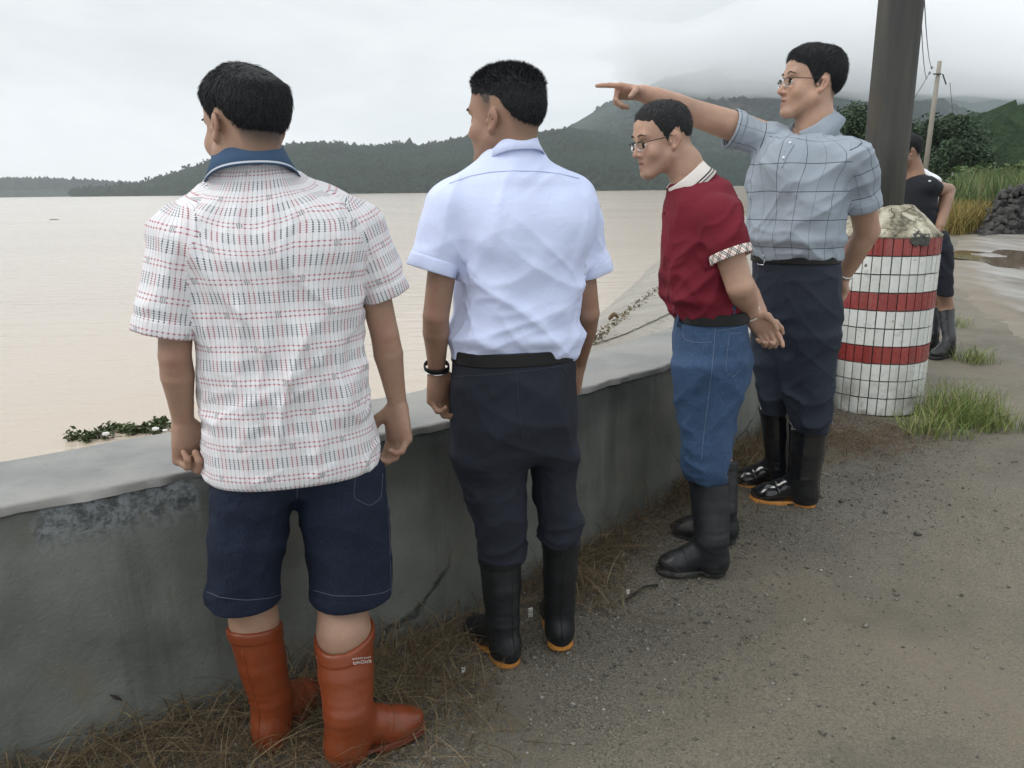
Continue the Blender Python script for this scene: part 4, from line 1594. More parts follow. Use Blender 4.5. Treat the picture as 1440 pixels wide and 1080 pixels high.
    MB().tube(np.array(ring(.0325, 0)), .008, 6, closed=True, flat=.28, up=d).build('strap', M['belt_leather'], w)
    MB().tube(np.array(ring(.0335, .009)), .0016, 6, closed=True).build('bezel', M['steel'], w)
    MB().lathe([(.0, 0), (.018, 0), (.019, .004), (.017, .008), (0, .008)], c - e2 * .030, 24, np.array([e1, d, e2])).build('watch_case', M['steel'], w)
    make_body(root, hd, BODY[0], BODY[1], ops, [FS.eval, FT.eval] + HIDE, BODY[2], stubble=STUBBLE)
    return root

# ================================================================ man in the maroon polo shirt
def man_maroon():
    Y = 2.78; a = 88
    gn = onground(1020, 806); gt = onground(924, 803)
    root = person('man in maroon polo shirt and blue jeans, hands behind his back', gn)
    HIDE, STUBBLE = [], .5
    hd = Head(W(932, 200, Y), 106, 12, 0, .97, .005, 1.0)
    hd.fade = .35
    neck = W(972, 258, Y)
    nb = W(962, 235, Y)
    shn, shf = W(1010, 305, Y - .17), W(985, 292, Y + .17)
    eln = W(1040, 402, Y - .20); wrn = W(1055, 440, Y - .02)
    elf = W(1046, 402, Y + .2); wrf = W(1072, 452, Y + .03)
    topn, topf = W(997, 668, Y), W(1012, 650, Y + .20)
    specs = [dict(heel=gn, toe=gt, top=topn, rt=.078, ra=.062, len=.26),
             dict(heel=onground(1035, 762), toe=onground(942, 750), top=topf, rt=.070, ra=.056, len=.27)]
    def ops(F):
        F.chain([hd.w(-.03, 0, -.02), W(962, 232, Y), neck + [.01, 0, -.02]], [.056, .056, .062], .03)
        F.chain([neck + [0, 0, -.05], W(988, 350, Y), W(995, 440, Y)], [.07, .10, .10], .04)
        F.chain([shn, neck + [0.02, 0, -.08], shf], [.045, .06, .045], .03)
        arm(F, shn, eln, wrn, (.046, .047, .043, .045, .036, .028))
        arm(F, shf, elf, wrf, (.046, .045, .041, .040, .033, .026))
        hand(F, wrn, np.array([.62, -.05, -.72]), (-.35, -.9, -.2), True, (42, 50, 30), (.95, .1, .1), .98, index=(22, 30, 20))
        hand(F, wrf, np.array([.45, .1, -.8]), (0, 1, 0), False, (40, 50, 30), (.9, .3, .1), .95)
        leg_core(F, W(995, 490, Y - .08), specs[0]); leg_core(F, W(1000, 490, Y + .1), specs[1])
    tbl = [(0, .086), (20, .085), (34, .078), (48, .076), (58, .050), (68, .018), (78, -.006), (90, -.004), (97, .034), (112, .030), (124, .004), (138, -.040), (160, -.058), (180, -.060)]
    BODY = (tbl, M['skin_c'], .0038)
    thick = lambda L: .001 + .0055 * sstep(.04, .11, L[:, 2]) + .002 * sstep(-.02, -.08, L[:, 0])
    flow = lambda L: np.stack([.6 * sstep(.06, .11, L[:, 2]) + .2, L[:, 1] * 5, -.8 + .5 * sstep(.05, .11, L[:, 2])], 1)
    make_hair(root, hd, tbl, M['hair_grey'], thick, 13000, (.003, .007), flow, .14, None, .0004)
    glasses(root, hd)
    st = sil([(447, 943, 1046, .166), (428, 939, 1047, .176), (415, 933, 1045, .18), (390, 928, 1042, .182), (350, 928, 1040, .182), (315, 931, 1036, .178), (290, 936, 1026, .16), (270, 942, 1012, .13)], Y, a, 'd', .5)
    tor = Loft(st, a, 2.2, kcap=.03)
    cn, cf = W(1030, 364, Y - .21), W(1012, 358, Y + .2)
    sn = sleeve(shn, cn, .076, .068, cut=(.25, .1, -1)); sf = sleeve(shf, cf, .07, .064)
    F = Field().u(tor.prim(), .02)
    F.u(p_cap(shn + [-.005, .03, 0], neck + [.005, -.02, -.072], .066, .060), .05)
    F.u(p_cap(shf + [-.005, -.03, 0], neck + [.005, .02, -.072], .066, .060), .05)
    F.u(p_ell(W(1000, 300, Y), (.09, .15, .12)), .06)
    F.u(sn, .022).u(sf, .022)
    HEMS = [(shn, cn, .068), (shf, cf, .064)]
    F.u(p_cap(neck + [.02, 0, -.08], neck + [0, 0, -.012], .080, .066), .04)
    F.sub(p_cap(neck + [.0, 0, .0], nb + [-.02, 0, .04], .062, .058), .004)
    fw, rt = frame(a)
    zb = W(990, 426, Y)[2]
    SL = [(sn[0], shn, cn), (sf[0], shf, cf)]
    def disp(V, N):
        z = V[:, 2]
        up = np.array([0, 0, 1.0])
        d = .020 * crease(V, np.array([.75, 0, .8]), 8.5, 2) + .018 * crease(V, np.array([-.9, 0, .5]), 8.5, 14) * sstep(1.35, 1.1, z)
        d += .008 * crease(V, up, 7, 9)
        d += .010 * np.exp(-((z - zb - .03) / .02) ** 2) * (1 + .6 * vnoise(V, 14))
        return d * calm(V, SL)
    FS = F
    shirt = build_cloth('shirt', F, M['maroon'], root, disp, .006, 2)
    M['white_collar'] = mat_edge_stripe('white_collar_rib', (0.66, 0.62, 0.58), [(.62, .70), (.80, .86)], (0.03, 0.028, 0.03))
    collar(shirt, neck + [-.004, 0, .002], a + 4, 40, .068, .068, M['white_collar'], .034, .056, .024, 14, .06)
    tart = mat_tartan()
    for A, B, r in HEMS: sleeve_hem(shirt, A, B, r + .001, tart, 'sleeve_cuff', .029, .0015)
    # placket with buttons
    pl = [W(x, y, Y - .01) for x, y in ((946, 276), (940, 300), (934, 325), (930, 345))]
    for k, q in enumerate(on_surface(F, [pl[1], pl[2]], off=.004)):
        MB().ball(q, (.0045, .0045, .0045), 10, 6).build('button', M['maroon'], shirt)
    # jeans
    hips = sil([(545, 950, 1044, .13), (528, 944, 1050, .158), (505, 941, 1054, .178), (480, 940, 1052, .178), (450, 943, 1046, .168), (428, 944, 1044, .165)], Y, a, 'd', .45)
    legn = sil([(676, 967, 1022, .070), (662, 964, 1023, .076), (640, 960, 1024, .076), (590, 953, 1030, .085), (540, 945, 1042, .092), (510, 944, 1047, .09)], Y - .085, a, 'd')
    legf = sil([(650, 986, 1031, .066), (636, 980, 1032, .072), (600, 970, 1035, .08), (550, 952, 1048, .095), (520, 950, 1048, .09)], Y + .11, a, 'd')
    H, LN, LF = Loft(hips, a, 2.2, kcap=.06), Loft(legn, a, 2.1), Loft(legf, a, 2.1)
    F = Field().u(LN.prim(), .02).u(LF.prim(), .012).u(H.prim(), .06)
    zk = W(990, 625, Y)[2]
    def disp2(V, N):
        k = sstep(zk + .22, zk, V[:, 2])
        d = .020 * crease(V, np.array([1.0, .3, .25]), 9, 31) * (.15 + .95 * k) + .012 * crease(V, np.array([1.0, 0, -.6]), 7, 41)
        d += .012 * crease(V, np.array([.7, 0, .8]), 6, 47) * (1 - k) + .008 * crease(V, np.array([0, 0, 1.]), 7, 57)
        return d * sstep(H.z[-1] - .03, H.z[-1] - .11, V[:, 2])
    FT = F
    je = build_cloth('jeans', F, M['denim_blue'], root, disp2, .006)
    wz = H.z[-1]
    belt_band(root, H, wz - .052, wz - .012, M['belt_leather'], .004)
    M['pale_stitch'] = plain('pale_stitch', (0.125, 0.165, 0.25), .8)
    seam_px(je, ((1006, 458), (1004, 490), (1000, 530), (995, 570), (990, 610), (986, 648)), .0012, M['pale_stitch'], 'side_seam', 44)
    seam_px(je, ((961, 457), (959, 468), (963, 477), (974, 481), (988, 482), (1002, 481)), .0012, M['pale_stitch'], 'pocket_seam', 26)
    seam_px(je, ((1044, 468), (1026, 469), (1022, 500), (1020, 520), (1030, 531), (1040, 522)), .0009, M['pale_stitch'], 'back_pocket_seam', 30)
    seam_px(je, ((1006, 466), (1030, 462), (1050, 458)), .0009, M['pale_stitch'], 'yoke_stitching', 20)
    for x, y in ((958, 444), (1029, 438)):
        q, n_ = cast(je, x, y + 6, .012)
        if q is not None:
            MB().box(q, (.006, .003, .026), np.array([nrm(np.cross([0, 0, 1.], n_)), n_, [0, 0, 1.]])).build('belt_loop', M['denim_blue'], je)
    HIDE = [p_cap(s_['top'] - np.array([0, 0, .09]), s_['heel'] + np.array([0, 0, .06]) + nrm(s_['toe'] - s_['heel']) * .06, .075, .07)[0] for s_ in specs]
    bo = make_boots(root, specs, M['black_rubber_dull'], M['black_sole'])
    # bead bracelet
    d = nrm(wrn - eln)
    e1 = nrm(np.cross(d, [0, 1, 0.])); e2 = np.cross(d, e1)
    MB().tube(np.array([wrn - d * .008 + (math.cos(t) * e1 + math.sin(t) * e2) * (.034 + .0008 * math.sin(t * 24)) for t in np.linspace(0, 2 * PI, 48, endpoint=False)]), .0030, 6, closed=True).build('bracelet', M['white_cord'], root)
    make_body(root, hd, BODY[0], BODY[1], ops, [FS.eval, FT.eval] + HIDE, BODY[2], stubble=STUBBLE)
    return root

# ================================================================ man in the grey check polo shirt, pointing
def man_grey():
    Y = 3.2; a = 134
    gn = onground(1148, 712); gt = onground(1064, 702)
    gf = onground(1112, 690); gft = onground(1042, 683)
    root = person('tall man in grey checked polo shirt pointing across the water', gn)
    HIDE, STUBBLE = [], .5
    hd = Head(W(1140, 122, Y), 94, -3, 0, 1.08, .003, 1.12)
    neck = W(1146, 180, Y + .01)
    shr = W(1074, 192, Y + .10); shl = W(1203, 222, Y - .12)
    elr, wrr = W(970, 157, Y + .08), W(903, 131, Y + .02)
    ell, wrl = W(1219, 325, Y + .04), W(1186, 388, Y + .15)
    topn, topf = W(1138, 598, Y), W(1088, 572, Y + .12)
    specs = [dict(heel=gn, toe=gt, top=topn, rt=.080, ra=.066, len=.285),
             dict(heel=gf, toe=gft, top=topf, rt=.062, ra=.056, len=.285)]
    def ops(F):
        F.chain([hd.w(-.024, 0, -.03), W(1146, 172, Y), neck + [.01, 0, -.04]], [.062, .064, .074], .03)
        F.chain([neck + [0, 0, -.05], W(1120, 290, Y), W(1116, 370, Y)], [.07, .11, .11], .04)
        F.chain([shl, neck + [0, 0, -.09], shr], [.05, .06, .05], .03)
        arm(F, shr, elr, wrr, (.056, .056, .048, .047, .040, .030))
        arm(F, shl, ell, wrl, (.052, .052, .048, .046, .038, .029))
        hand(F, wrr, W(862, 128, Y - .0) - wrr, (.1, -.45, -.9), False, (72, 62, 20), (.55, .45, .75), 1.06, index=(2, 4, 3), tcurl=12)
        hand(F, wrl, nrm(np.array([-.5, .2, -.8])), (0, -.5, .3), True, (40, 50, 30), (.9, .3, .1), 1.0)
        leg_core(F, W(1140, 420, Y - .05), specs[0]); leg_core(F, W(1100, 420, Y + .06), specs[1])
    tbl = [(0, .080), (20, .078), (36, .064), (50, .060), (58, .044), (70, .010), (80, -.012), (90, -.014), (97, .034), (112, .030), (124, .000), (138, -.046), (160, -.064), (180, -.066)]
    BODY = (tbl, M['skin_c'], .0038)
    thick = lambda L: .003 + .010 * sstep(.04, .11, L[:, 2]) + .007 * sstep(-.02, -.08, L[:, 0]) * sstep(-.06, 0, L[:, 2])
    flow = lambda L: np.stack([.9 * sstep(.05, .10, L[:, 2]) + .15, L[:, 1] * 6, -.9 + .5 * sstep(.05, .11, L[:, 2])], 1)
    make_hair(root, hd, tbl, M['hair'], thick, 11000, (.012, .026), flow, .04, None, .0005, messy=.12)
    glasses(root, hd)
    st = sil([(366, 1056, 1180, .137), (346, 1052, 1181, .147), (330, 1050, 1183, .152), (300, 1051, 1188, .155), (260, 1052, 1198, .150), (235, 1052, 1208, .138), (215, 1056, 1206, .12), (198, 1072, 1190, .10)], Y, a, 'w', .5)
    tor = Loft(st, a, 2.3, kcap=.03)
    cr, cl = W(1027, 180, Y + .09), W(1214, 290, Y - .05)
    sr = sleeve(shr + [.01, 0, -.012], cr, .072, .074); sl = sleeve(shl, cl, .076, .070)
    F = Field().u(tor.prim(), .02)
    F.u(p_cap(shl + [-.02, 0, 0], neck + [.01, 0, -.078], .066, .064), .05)
    F.u(p_cap(shr + [.03, -.02, -.01], neck + [-.01, 0, -.080], .066, .064), .05)
    F.u(p_ell(W(1120, 240, Y - .03), (.15, .11, .13)), .06)
    F.u(sr, .03).u(sl, .022)
    HEMS = [(shr + [.01, 0, -.012], cr, .074), (shl, cl, .070)]
    F.u(p_cap(neck + [0, 0, -.09], neck + [0, 0, -.008], .090, .072), .04)
    F.sub(p_cap(neck + [0, 0, .0], neck + [0, 0, .1], .070, .068), .004)
    # open neck
    fw, rt = frame(a)
    cw, _ = frame(114)
    F.sub(p_cap(neck + cw * .100 + [0, 0, -.080], neck + cw * .06 + [0, 0, .03], .010, .050), .006)
    zb = W(1116, 346, Y)[2]
    SL = [(sr[0], shr + np.array([.01, 0, -.012]), cr), (sl[0], shl, cl)]
    def disp(V, N):
        z = V[:, 2]
        d = .022 * crease(V, np.array([.8, 0, -.75]), 7.5, 2) + .016 * crease(V, np.array([.9, 0, .5]), 9, 14)
        d += .008 * crease(V, np.array([.1, 0, 1.0]), 7, 9)
        d += .010 * np.exp(-((z - zb - .03) / .022) ** 2) * (1 + .6 * vnoise(V, 12))
        d += .010 * crease(V, np.array([-.1, 0, 1.0]), 10, 25) * sstep(.25, .1, np.linalg.norm(V - shr, axis=1))
        return d * calm(V, SL)
    FS = F
    shirt = build_cloth('shirt', F, M['check'], root, disp, .006, 2, garment_uv(tor, SL, neck))
    for A, B, r in HEMS: sleeve_hem(shirt, A, B, r, M['check'])
    M['grey_collar'] = mat_cloth('grey_collar_knit', (0.295, 0.338, 0.39), .85, 800, .2, .05)
    collar(shirt, neck + [-.008, 0, .004], 114, 37, .072, .078, M['grey_collar'], .034, .066, .038, 15, .03)
    for x, y in ((1111, 201), (1102, 222)):
        q, _ = cast(shirt, x, y, .001)
        if q is not None: MB().ball(q, (.0055, .0055, .0055), 10, 6).build('button', M['white_knit'], shirt)
    M['placket'] = plain('placket_edge', (0.20, 0.24, 0.29), .8)
    seam_px(shirt, ((1117, 203), (1108, 218), (1100, 236)), .0016, M['placket'], 'placket_edge', 14)
    hips = sil([(478, 1062, 1176, .105), (455, 1056, 1181, .125), (430, 1054, 1183, .135), (390, 1055, 1181, .135), (366, 1057, 1179, .132), (350, 1058, 1178, .13)], Y, a, 'w', .48)
    legn = sil([(608, 1112, 1167, .074), (592, 1106, 1170, .086), (560, 1100, 1172, .09), (520, 1094, 1177, .10), (470, 1088, 1181, .11)], Y - .03, a)
    legf = sil([(584, 1068, 1108, .072), (565, 1064, 1112, .08), (530, 1060, 1118, .088), (480, 1055, 1130, .10), (450, 1054, 1140, .10)], Y + .10, a)
    H, LN, LF = Loft(hips, a, 2.3, kcap=.06), Loft(legn, a, 2.1), Loft(legf, a, 2.1)
    F = Field().u(LN.prim(), .02).u(LF.prim(), .012).u(H.prim(), .06)
    zk = W(1120, 560, Y)[2]
    def disp2(V, N):
        k = sstep(zk + .2, zk, V[:, 2])
        d = .022 * crease(V, np.array([1.0, 0, .3]), 9, 31) * (.15 + .95 * k) + .014 * crease(V, np.array([1.0, 0, -.7]), 6, 41)
        d += .012 * crease(V, np.array([.8, 0, .8]), 6, 47) * (1 - k)
        return d * sstep(H.z[-1] - .03, H.z[-1] - .11, V[:, 2])
    FT = F
    tr = build_cloth('trousers', F, M['slate_twill'], root, disp2, .0065)
    wz = H.z[-1]
    b = belt_band(root, H, wz - .050, wz - .008, M['belt_leather'], .004)
    q, _ = cast(tr, 1073, 366, .010)
    nn = nrm(q - np.array([H.T[-1, 0], H.T[-1, 1], q[2]]))
    tg = np.cross([0, 0, 1.], nn)
    MB().tube(np.array([q + tg * .026 * x + np.array([0, 0, z * .018]) for x, z in ((-1, -1), (1, -1), (1, 1), (-1, 1))]), .003, 6, closed=True).build('buckle', M['steel'], b)
    HIDE = [p_cap(s_['top'] - np.array([0, 0, .09]), s_['heel'] + np.array([0, 0, .06]) + nrm(s_['toe'] - s_['heel']) * .06, .075, .07)[0] for s_ in specs]
    bo = make_boots(root, specs, M['black_rubber_wet'], M['amber_sole'])
    for bi, (x, y, n, top) in enumerate(((1074, 575, 4, topf), (1115, 601, 2, topn))):
        mb = MB(); rr = random.Random(bi)
        for i in range(n):
            for (ax_, ay), (bx, by) in (((-1, -1), (1, -1)), ((-1, -1), (-1, 1)), ((-1, 1), (1, 1)), ((0, 0), (1, 0))):
                q0, _ = cast(bo[1 - bi], x + i * 3.4 + ax_, y + ay * 2.6, .0015)
                q1, _ = cast(bo[1 - bi], x + i * 3.4 + bx, y + by * 2.6, .0015)
                if q0 is not None and q1 is not None: mb.tube(np.array([q0, q1]), .0011, 4)
        if not mb.V: continue
        mb.build('boot_print', M['white_print'], bo[1 - bi], smooth=False)
    d = nrm(wrl - ell)
    e1 = nrm(np.cross(d, [0, 1, 0.])); e2 = np.cross(d, e1)
    MB().tube(np.array([wrl - d * .01 + (math.cos(t) * e1 + math.sin(t) * e2) * .035 for t in np.linspace(0, 2 * PI, 36, endpoint=False)]), .006, 6, closed=True, flat=.35, up=d).build('bracelet', M['steel'], root)
    make_body(root, hd, BODY[0], BODY[1], ops, [FS.eval, FT.eval] + HIDE, BODY[2], stubble=STUBBLE)
    return root

# ================================================================ man behind the pole
def man_behind():
    Y = 6.4; a = 82
    g = onground(1335, 500); g2 = onground(1318, 492)
    root = person('man in black sports shirt, hand on hip, half hidden behind the pole', g)
    HIDE, STUBBLE = [], .5
    hd = Head(W(1275, 215, Y), 84, 6, 0, 1.0)
    neck = W(1288, 243, Y)
    shn, shf = W(1307, 262, Y - .14), W(1290, 258, Y + .16)
    eln, wrn = W(1331, 272, Y - .34), W(1322, 318, Y - .20)
    eln = W(1333, 268, Y + .02) + np.array([0, 0, 0]); 
    topn, topf = W(1331, 436, Y), W(1316, 432, Y + .2)
    specs = [dict(heel=g + [.02, 0, 0], toe=g + np.array([-.2, -.12, 0]), top=topn, rt=.058, ra=.048, len=.27),
             dict(heel=g2, toe=g2 + np.array([-.25, -.06, 0]), top=topf, rt=.058, ra=.048, len=.27)]
    def ops(F):
        F.chain([hd.w(-.03, 0, -.02), neck + [.01, 0, -.02]], [.056, .062], .03)
        F.chain([neck + [0, 0, -.05], W(1296, 300, Y), W(1305, 340, Y)], [.07, .10, .10], .04)
        F.chain([shn, neck + [0.02, 0, -.08], shf], [.045, .06, .045], .03)
        arm(F, shn, eln, wrn, (.050, .052, .052, .050, .040, .032))
        arm(F, shf, W(1290, 300, Y + .25), W(1285, 330, Y + .2), (.046, .045, .041, .040, .033, .026))
        hand(F, wrn, np.array([-.1, .2, -1]), (-1, .2, 0), True, (30, 40, 20), (.6, .6, .2), 1.0)
        leg_core(F, W(1318, 350, Y - .05), specs[0], (.066, .056, .036)); leg_core(F, W(1302, 350, Y + .1), specs[1], (.066, .056, .036))
    BODY = (HAIRLINE, M['skin_b'], .006)
    thick = lambda L: .008 + .008 * sstep(.03, .10, L[:, 2])
    make_hair(root, hd, HAIRLINE, M['hair'], thick, 3000, (.006, .012), None, .3, None, .001, h=.006)
    st = sil([(345, 1282, 1326, .16), (320, 1274, 1322, .17), (290, 1266, 1318, .18), (265, 1268, 1318, .17), (250, 1274, 1312, .14)], Y, a, 'd', .5)
    tor = Loft(st, a, 2.2, kcap=.03)
    cn = W(1321, 268, Y - .10)
    sn = sleeve(shn, cn, .064, .060)
    F = Field().u(tor.prim(), .02).u(p_cap(shn, neck + [.01, 0, -.06], .060, .055), .05).u(p_cap(shf, neck + [.01, 0, -.06], .07, .06), .05).u(sn, .03)
    F.sub(p_cap(neck + [.0, 0, -.02], neck + [-.01, 0, .1], .06, .06), .004)
    disp = lambda V, N: .008 * folds(V, np.array([.5, 0, 1.0]), 7, 3, .9, 4)
    FS = F
    shirt = build_cloth('shirt', F, M['black_knit'], root, disp, .009)
    # white shoulder yoke
    yk = Field().u(p_cap(W(1318, 256, Y - .06), W(1298, 243, Y - .02), .026, .035), .02).u(p_ell(W(1309, 252, Y + .02), (.06, .12, .03), np.array([nrm([1, 0, -.62]), [0, 1, 0], nrm([.62, 0, 1])])), .03)
    build_cloth('shoulder_panel', yk, M['white_knit'], shirt, None, .009)
    sw = [W(x, y, Y - .27) for x, y in ((1306, 245), (1309, 247.5), (1312, 245.5))]
    seam(shirt, on_surface(F, sw, off=.005), .006, M['white_knit'], 'chest_mark')
    hips = sil([(385, 1295, 1338, .17), (350, 1290, 1336, .18), (325, 1290, 1330, .17)], Y, a, 'd', .45)
    legn = sil([(416, 1316, 1341, .09), (400, 1312, 1341, .095), (370, 1305, 1339, .1), (345, 1300, 1337, .1)], Y - .08, a, 'd')
    legf = sil([(412, 1302, 1326, .09), (380, 1298, 1330, .095), (345, 1295, 1332, .1)], Y + .12, a, 'd')
    H, LN, LF = Loft(hips, a), Loft(legn, a), Loft(legf, a)
    F = Field().u(H.prim(), .02).u(LN.prim(), .03).u(LF.prim(), .02)
    FT = F
    build_cloth('shorts', F, M['navy_twill'], root, lambda V, N: .008 * folds(V, np.array([.4, 0, 1.0]), 7, 9, .9, 4), .009)
    HIDE = [p_cap(s_['top'] - np.array([0, 0, .09]), s_['heel'] + np.array([0, 0, .06]) + nrm(s_['toe'] - s_['heel']) * .06, .075, .07)[0] for s_ in specs]
    bo = make_boots(root, specs, M['black_rubber'], M['black_sole'], h=.006)
    make_body(root, hd, BODY[0], BODY[1], ops, [FS.eval, FT.eval] + HIDE, BODY[2], stubble=STUBBLE)
    return root
# ------------------------------------------------------------------ the place: wall line, shore line
def smooth_line(P, n=200, it=30):
    P = np.asarray(P, float)
    s = np.concatenate([[0], np.cumsum(np.linalg.norm(np.diff(P, axis=0), axis=1))])
    t = np.linspace(0, s[-1], n)
    Q = np.stack([np.interp(t, s, P[:, i]) for i in range(P.shape[1])], 1)
    for _ in range(it):
        Q[1:-1] = (Q[:-2] + 2 * Q[1:-1] + Q[2:]) / 4
    return Q

WALL_TOP = 0.74
_front = [atz(x, y, WALL_TOP)[:2] for x, y in ((0, 712), (120, 689), (240, 665), (500, 617), (640, 590), (820, 545), (940, 512))]
_d0 = nrm(_front[0] - _front[1])
WALL = smooth_line([_front[0] + _d0 * 1.6, _front[0] + _d0 * .8] + _front + [[1.40, 4.12], [2.02, 5.08], [2.35, 5.65]], 220, 40)
_t = np.gradient(WALL, axis=0); _t /= np.linalg.norm(_t, axis=1)[:, None]
WALL_T = _t
WALL_N = np.stack([-_t[:, 1], _t[:, 0]], 1)          # towards the lake
WALL_W = 0.40
WALL_OUT = WALL + WALL_N * WALL_W
LAKE_Z = -0.3
SHORE = np.concatenate([WALL_OUT[::10], [[3.0, 8.2], [6.0, 17], [10.5, 33], [17, 60], [40, 150], [90, 380]]])

def dist_to_line(P, L):
    """distance to a polyline and the side (+ on its left)"""
    P = np.asarray(P, float)
    best = np.full(len(P), 1e9); side = np.zeros(len(P))
    for a, b in zip(L[:-1], L[1:]):
        ab = b - a
        t = np.clip(((P - a) @ ab) / (ab @ ab), 0, 1)
        q = P - a - t[:, None] * ab
        d = np.hypot(q[:, 0], q[:, 1])
        s = ab[0] * (P[:, 1] - a[1]) - ab[1] * (P[:, 0] - a[0])
        m = d < best
        best = np.where(m, d, best); side = np.where(m, s, side)
    return best, side

def build_haze():
    t = bpy.data.materials.new('thin_air')
    t.use_nodes = True
    n, l = t.node_tree.nodes, t.node_tree.links
    n.clear()
    o = n.new('ShaderNodeOutputMaterial'); v = n.new('ShaderNodeVolumePrincipled')
    v.inputs['Color'].default_value = (0.86, 0.93, 1.0, 1)
    v.inputs['Density'].default_value = HAZE_D
    v.inputs['Anisotropy'].default_value = 0.0
    l.new(v.outputs[0], o.inputs['Volume'])
    o_ = MB().box((300, 2100, 298), (5300, 5000, 310)).build('haze', t, None, False)
    tag(o_, 'thin grey air over the lake', None, None, 'stuff')
    o_.visible_shadow = True
    return o_
HAZE_D = 0.00014

# ------------------------------------------------------------------ ground, road, lake, slope
def mat_ground():
    t = NT('wet_gravel_mud')
    n1 = t.noise(0.75, 5, .6, dist=.3)
    n2 = t.noise(3.1, 6, .6, dist=.5)
    n3 = t.noise(24, 5, .7)
    n4 = t.noise(190, 3, .7)
    n5 = t.noise(430, 2, .6)
    mud = t.mix(n2, (0.135, 0.117, 0.087), (0.218, 0.190, 0.146))
    grav = t.mix(t.mrange(n4, .38, .66), (0.055, 0.051, 0.040), (0.235, 0.212, 0.168))
    f = t.math('ADD', t.math('MULTIPLY', n1, .75), t.math('MULTIPLY', n3, .42))
    f = t.math('ADD', f, t.math('MULTIPLY', n4, .12))
    f = t.math('ADD', f, t.math('MULTIPLY', t.attr('wallside'), .30))
    c = t.mix(t.mrange(f, .60, .80), mud, grav)
    c = t.mix(t.math('MULTIPLY', t.mrange(t.noise(260, 2), .60, .68), .6), c, (0.028, 0.027, 0.022))
    c = t.mix(t.math('MULTIPLY', t.mrange(t.noise(330, 2, vec=t.mapping(loc=(5, 3, 1))), .69, .74), .7), c, (0.27, 0.26, 0.235))
    c = t.mix(1.0, c, t.ramp(t.noise(120, 4, .75), [(.32, (.62, .62, .60)), (.5, (1, 1, 1)), (.68, (1.38, 1.36, 1.32))]), 'MULTIPLY')
    # wheel ruts running along the road
    co = t.sep(t.mapping(rot=(0, 0, math.radians(-28))))
    for x0 in (1.15, 2.35):
        rut = t.mrange(t.math('ABSOLUTE', t.math('SUBTRACT', t.math('ADD', co[0], t.math('MULTIPLY', n1, .5)), x0)), 0, .28, 1, 0, True)
        c = t.mix(t.math('MULTIPLY', rut, t.mrange(n3, .3, .7, .15, .65)), c, (0.205, 0.172, 0.128))
    c = t.mix(t.mrange(t.noise(1.3, 5, .6, vec=t.mapping(loc=(9, 2, 0))), .5, .68, 0, .55), c, (0.075, 0.074, 0.060))
    h = t.math('ADD', t.math('MULTIPLY', n4, .6), t.math('MULTIPLY', n5, .35))
    h = t.math('ADD', h, t.math('MULTIPLY', n3, .8))
    return t.done(c, t.mrange(n2, .3, .7, .42, .85), t.bump(h, .9, .009), .35)

def mat_road():
    t = NT('muddy_wet_concrete')
    v = t.mapping(rot=(0, 0, math.radians(-31)), scale=(1, .22, 1))
    n = t.noise(2.2, 6, .6, vec=v, dist=.4)
    c = t.ramp(n, [(.3, (.10, .088, .072)), (.45, (.19, .174, .150)), (.6, (.26, .25, .228)), (.75, (.33, .322, .30))])
    ed = t.mrange(t.math('ADD', t.attr('edge'), t.math('MULTIPLY', t.noise(1.6, 5, .65), .55)), .42, .66, 1, 0)
    tr = t.math('SINE', t.math('MULTIPLY', t.sep(t.mapping(rot=(0, 0, math.radians(-31))))[0], 26))
    c = t.mix(t.math('MULTIPLY', t.mrange(tr, .3, 1), t.mrange(t.noise(.6, 3), .45, .65, 0, .35)), c, (.13, .12, .105))
    c = t.mix(ed, c, t.mix(t.noise(5, 5), (.14, .115, .083), (.215, .178, .132)))
    return t.done(c, t.mrange(n, .35, .65, .75, .42), t.bump(t.noise(20, 5), .4, .01), .4)

def mat_lake():
    t = NT('muddy_lake_water')
    co = t.co()
    w1 = t.noise(2.2, 3, .5, vec=t.mapping(scale=(.55, 1.5, 1), rot=(0, 0, .25)), dist=.4)
    w2 = t.noise(7.5, 3, .55, vec=t.mapping(scale=(.5, 1.6, 1), rot=(0, 0, .1)), dist=.5)
    w3 = t.noise(.06, 3, .5, vec=t.mapping(scale=(.35, 1.4, 1)))
    h = t.math('ADD', w1, t.math('MULTIPLY', w2, .45))
    c = t.mix(t.mrange(w3, .35, .65), (0.44, 0.368, 0.292), (0.51, 0.432, 0.348))
    c = t.mix(t.mrange(t.noise(.35, 3), .4, .7, 0, .3), c, (0.48, 0.388, 0.308))
    m = t.done(c, .16, t.bump(h, .22, .08), .5)
    t.b.inputs['IOR'].default_value = 1.33
    return m

def mat_slab():
    t = NT('silted_concrete_slope')
    n = t.noise(3, 6, .6)
    c = t.mix(t.mrange(n, .3, .7), (.24, .222, .19), (.35, .33, .295))
    c = t.mix(t.mrange(t.noise(11, 6, .65, dist=1), .55, .72, 0, .75), c, (.13, .11, .08))
    return t.done(c, .6, t.bump(t.noise(26, 6), .5, .012), .3)

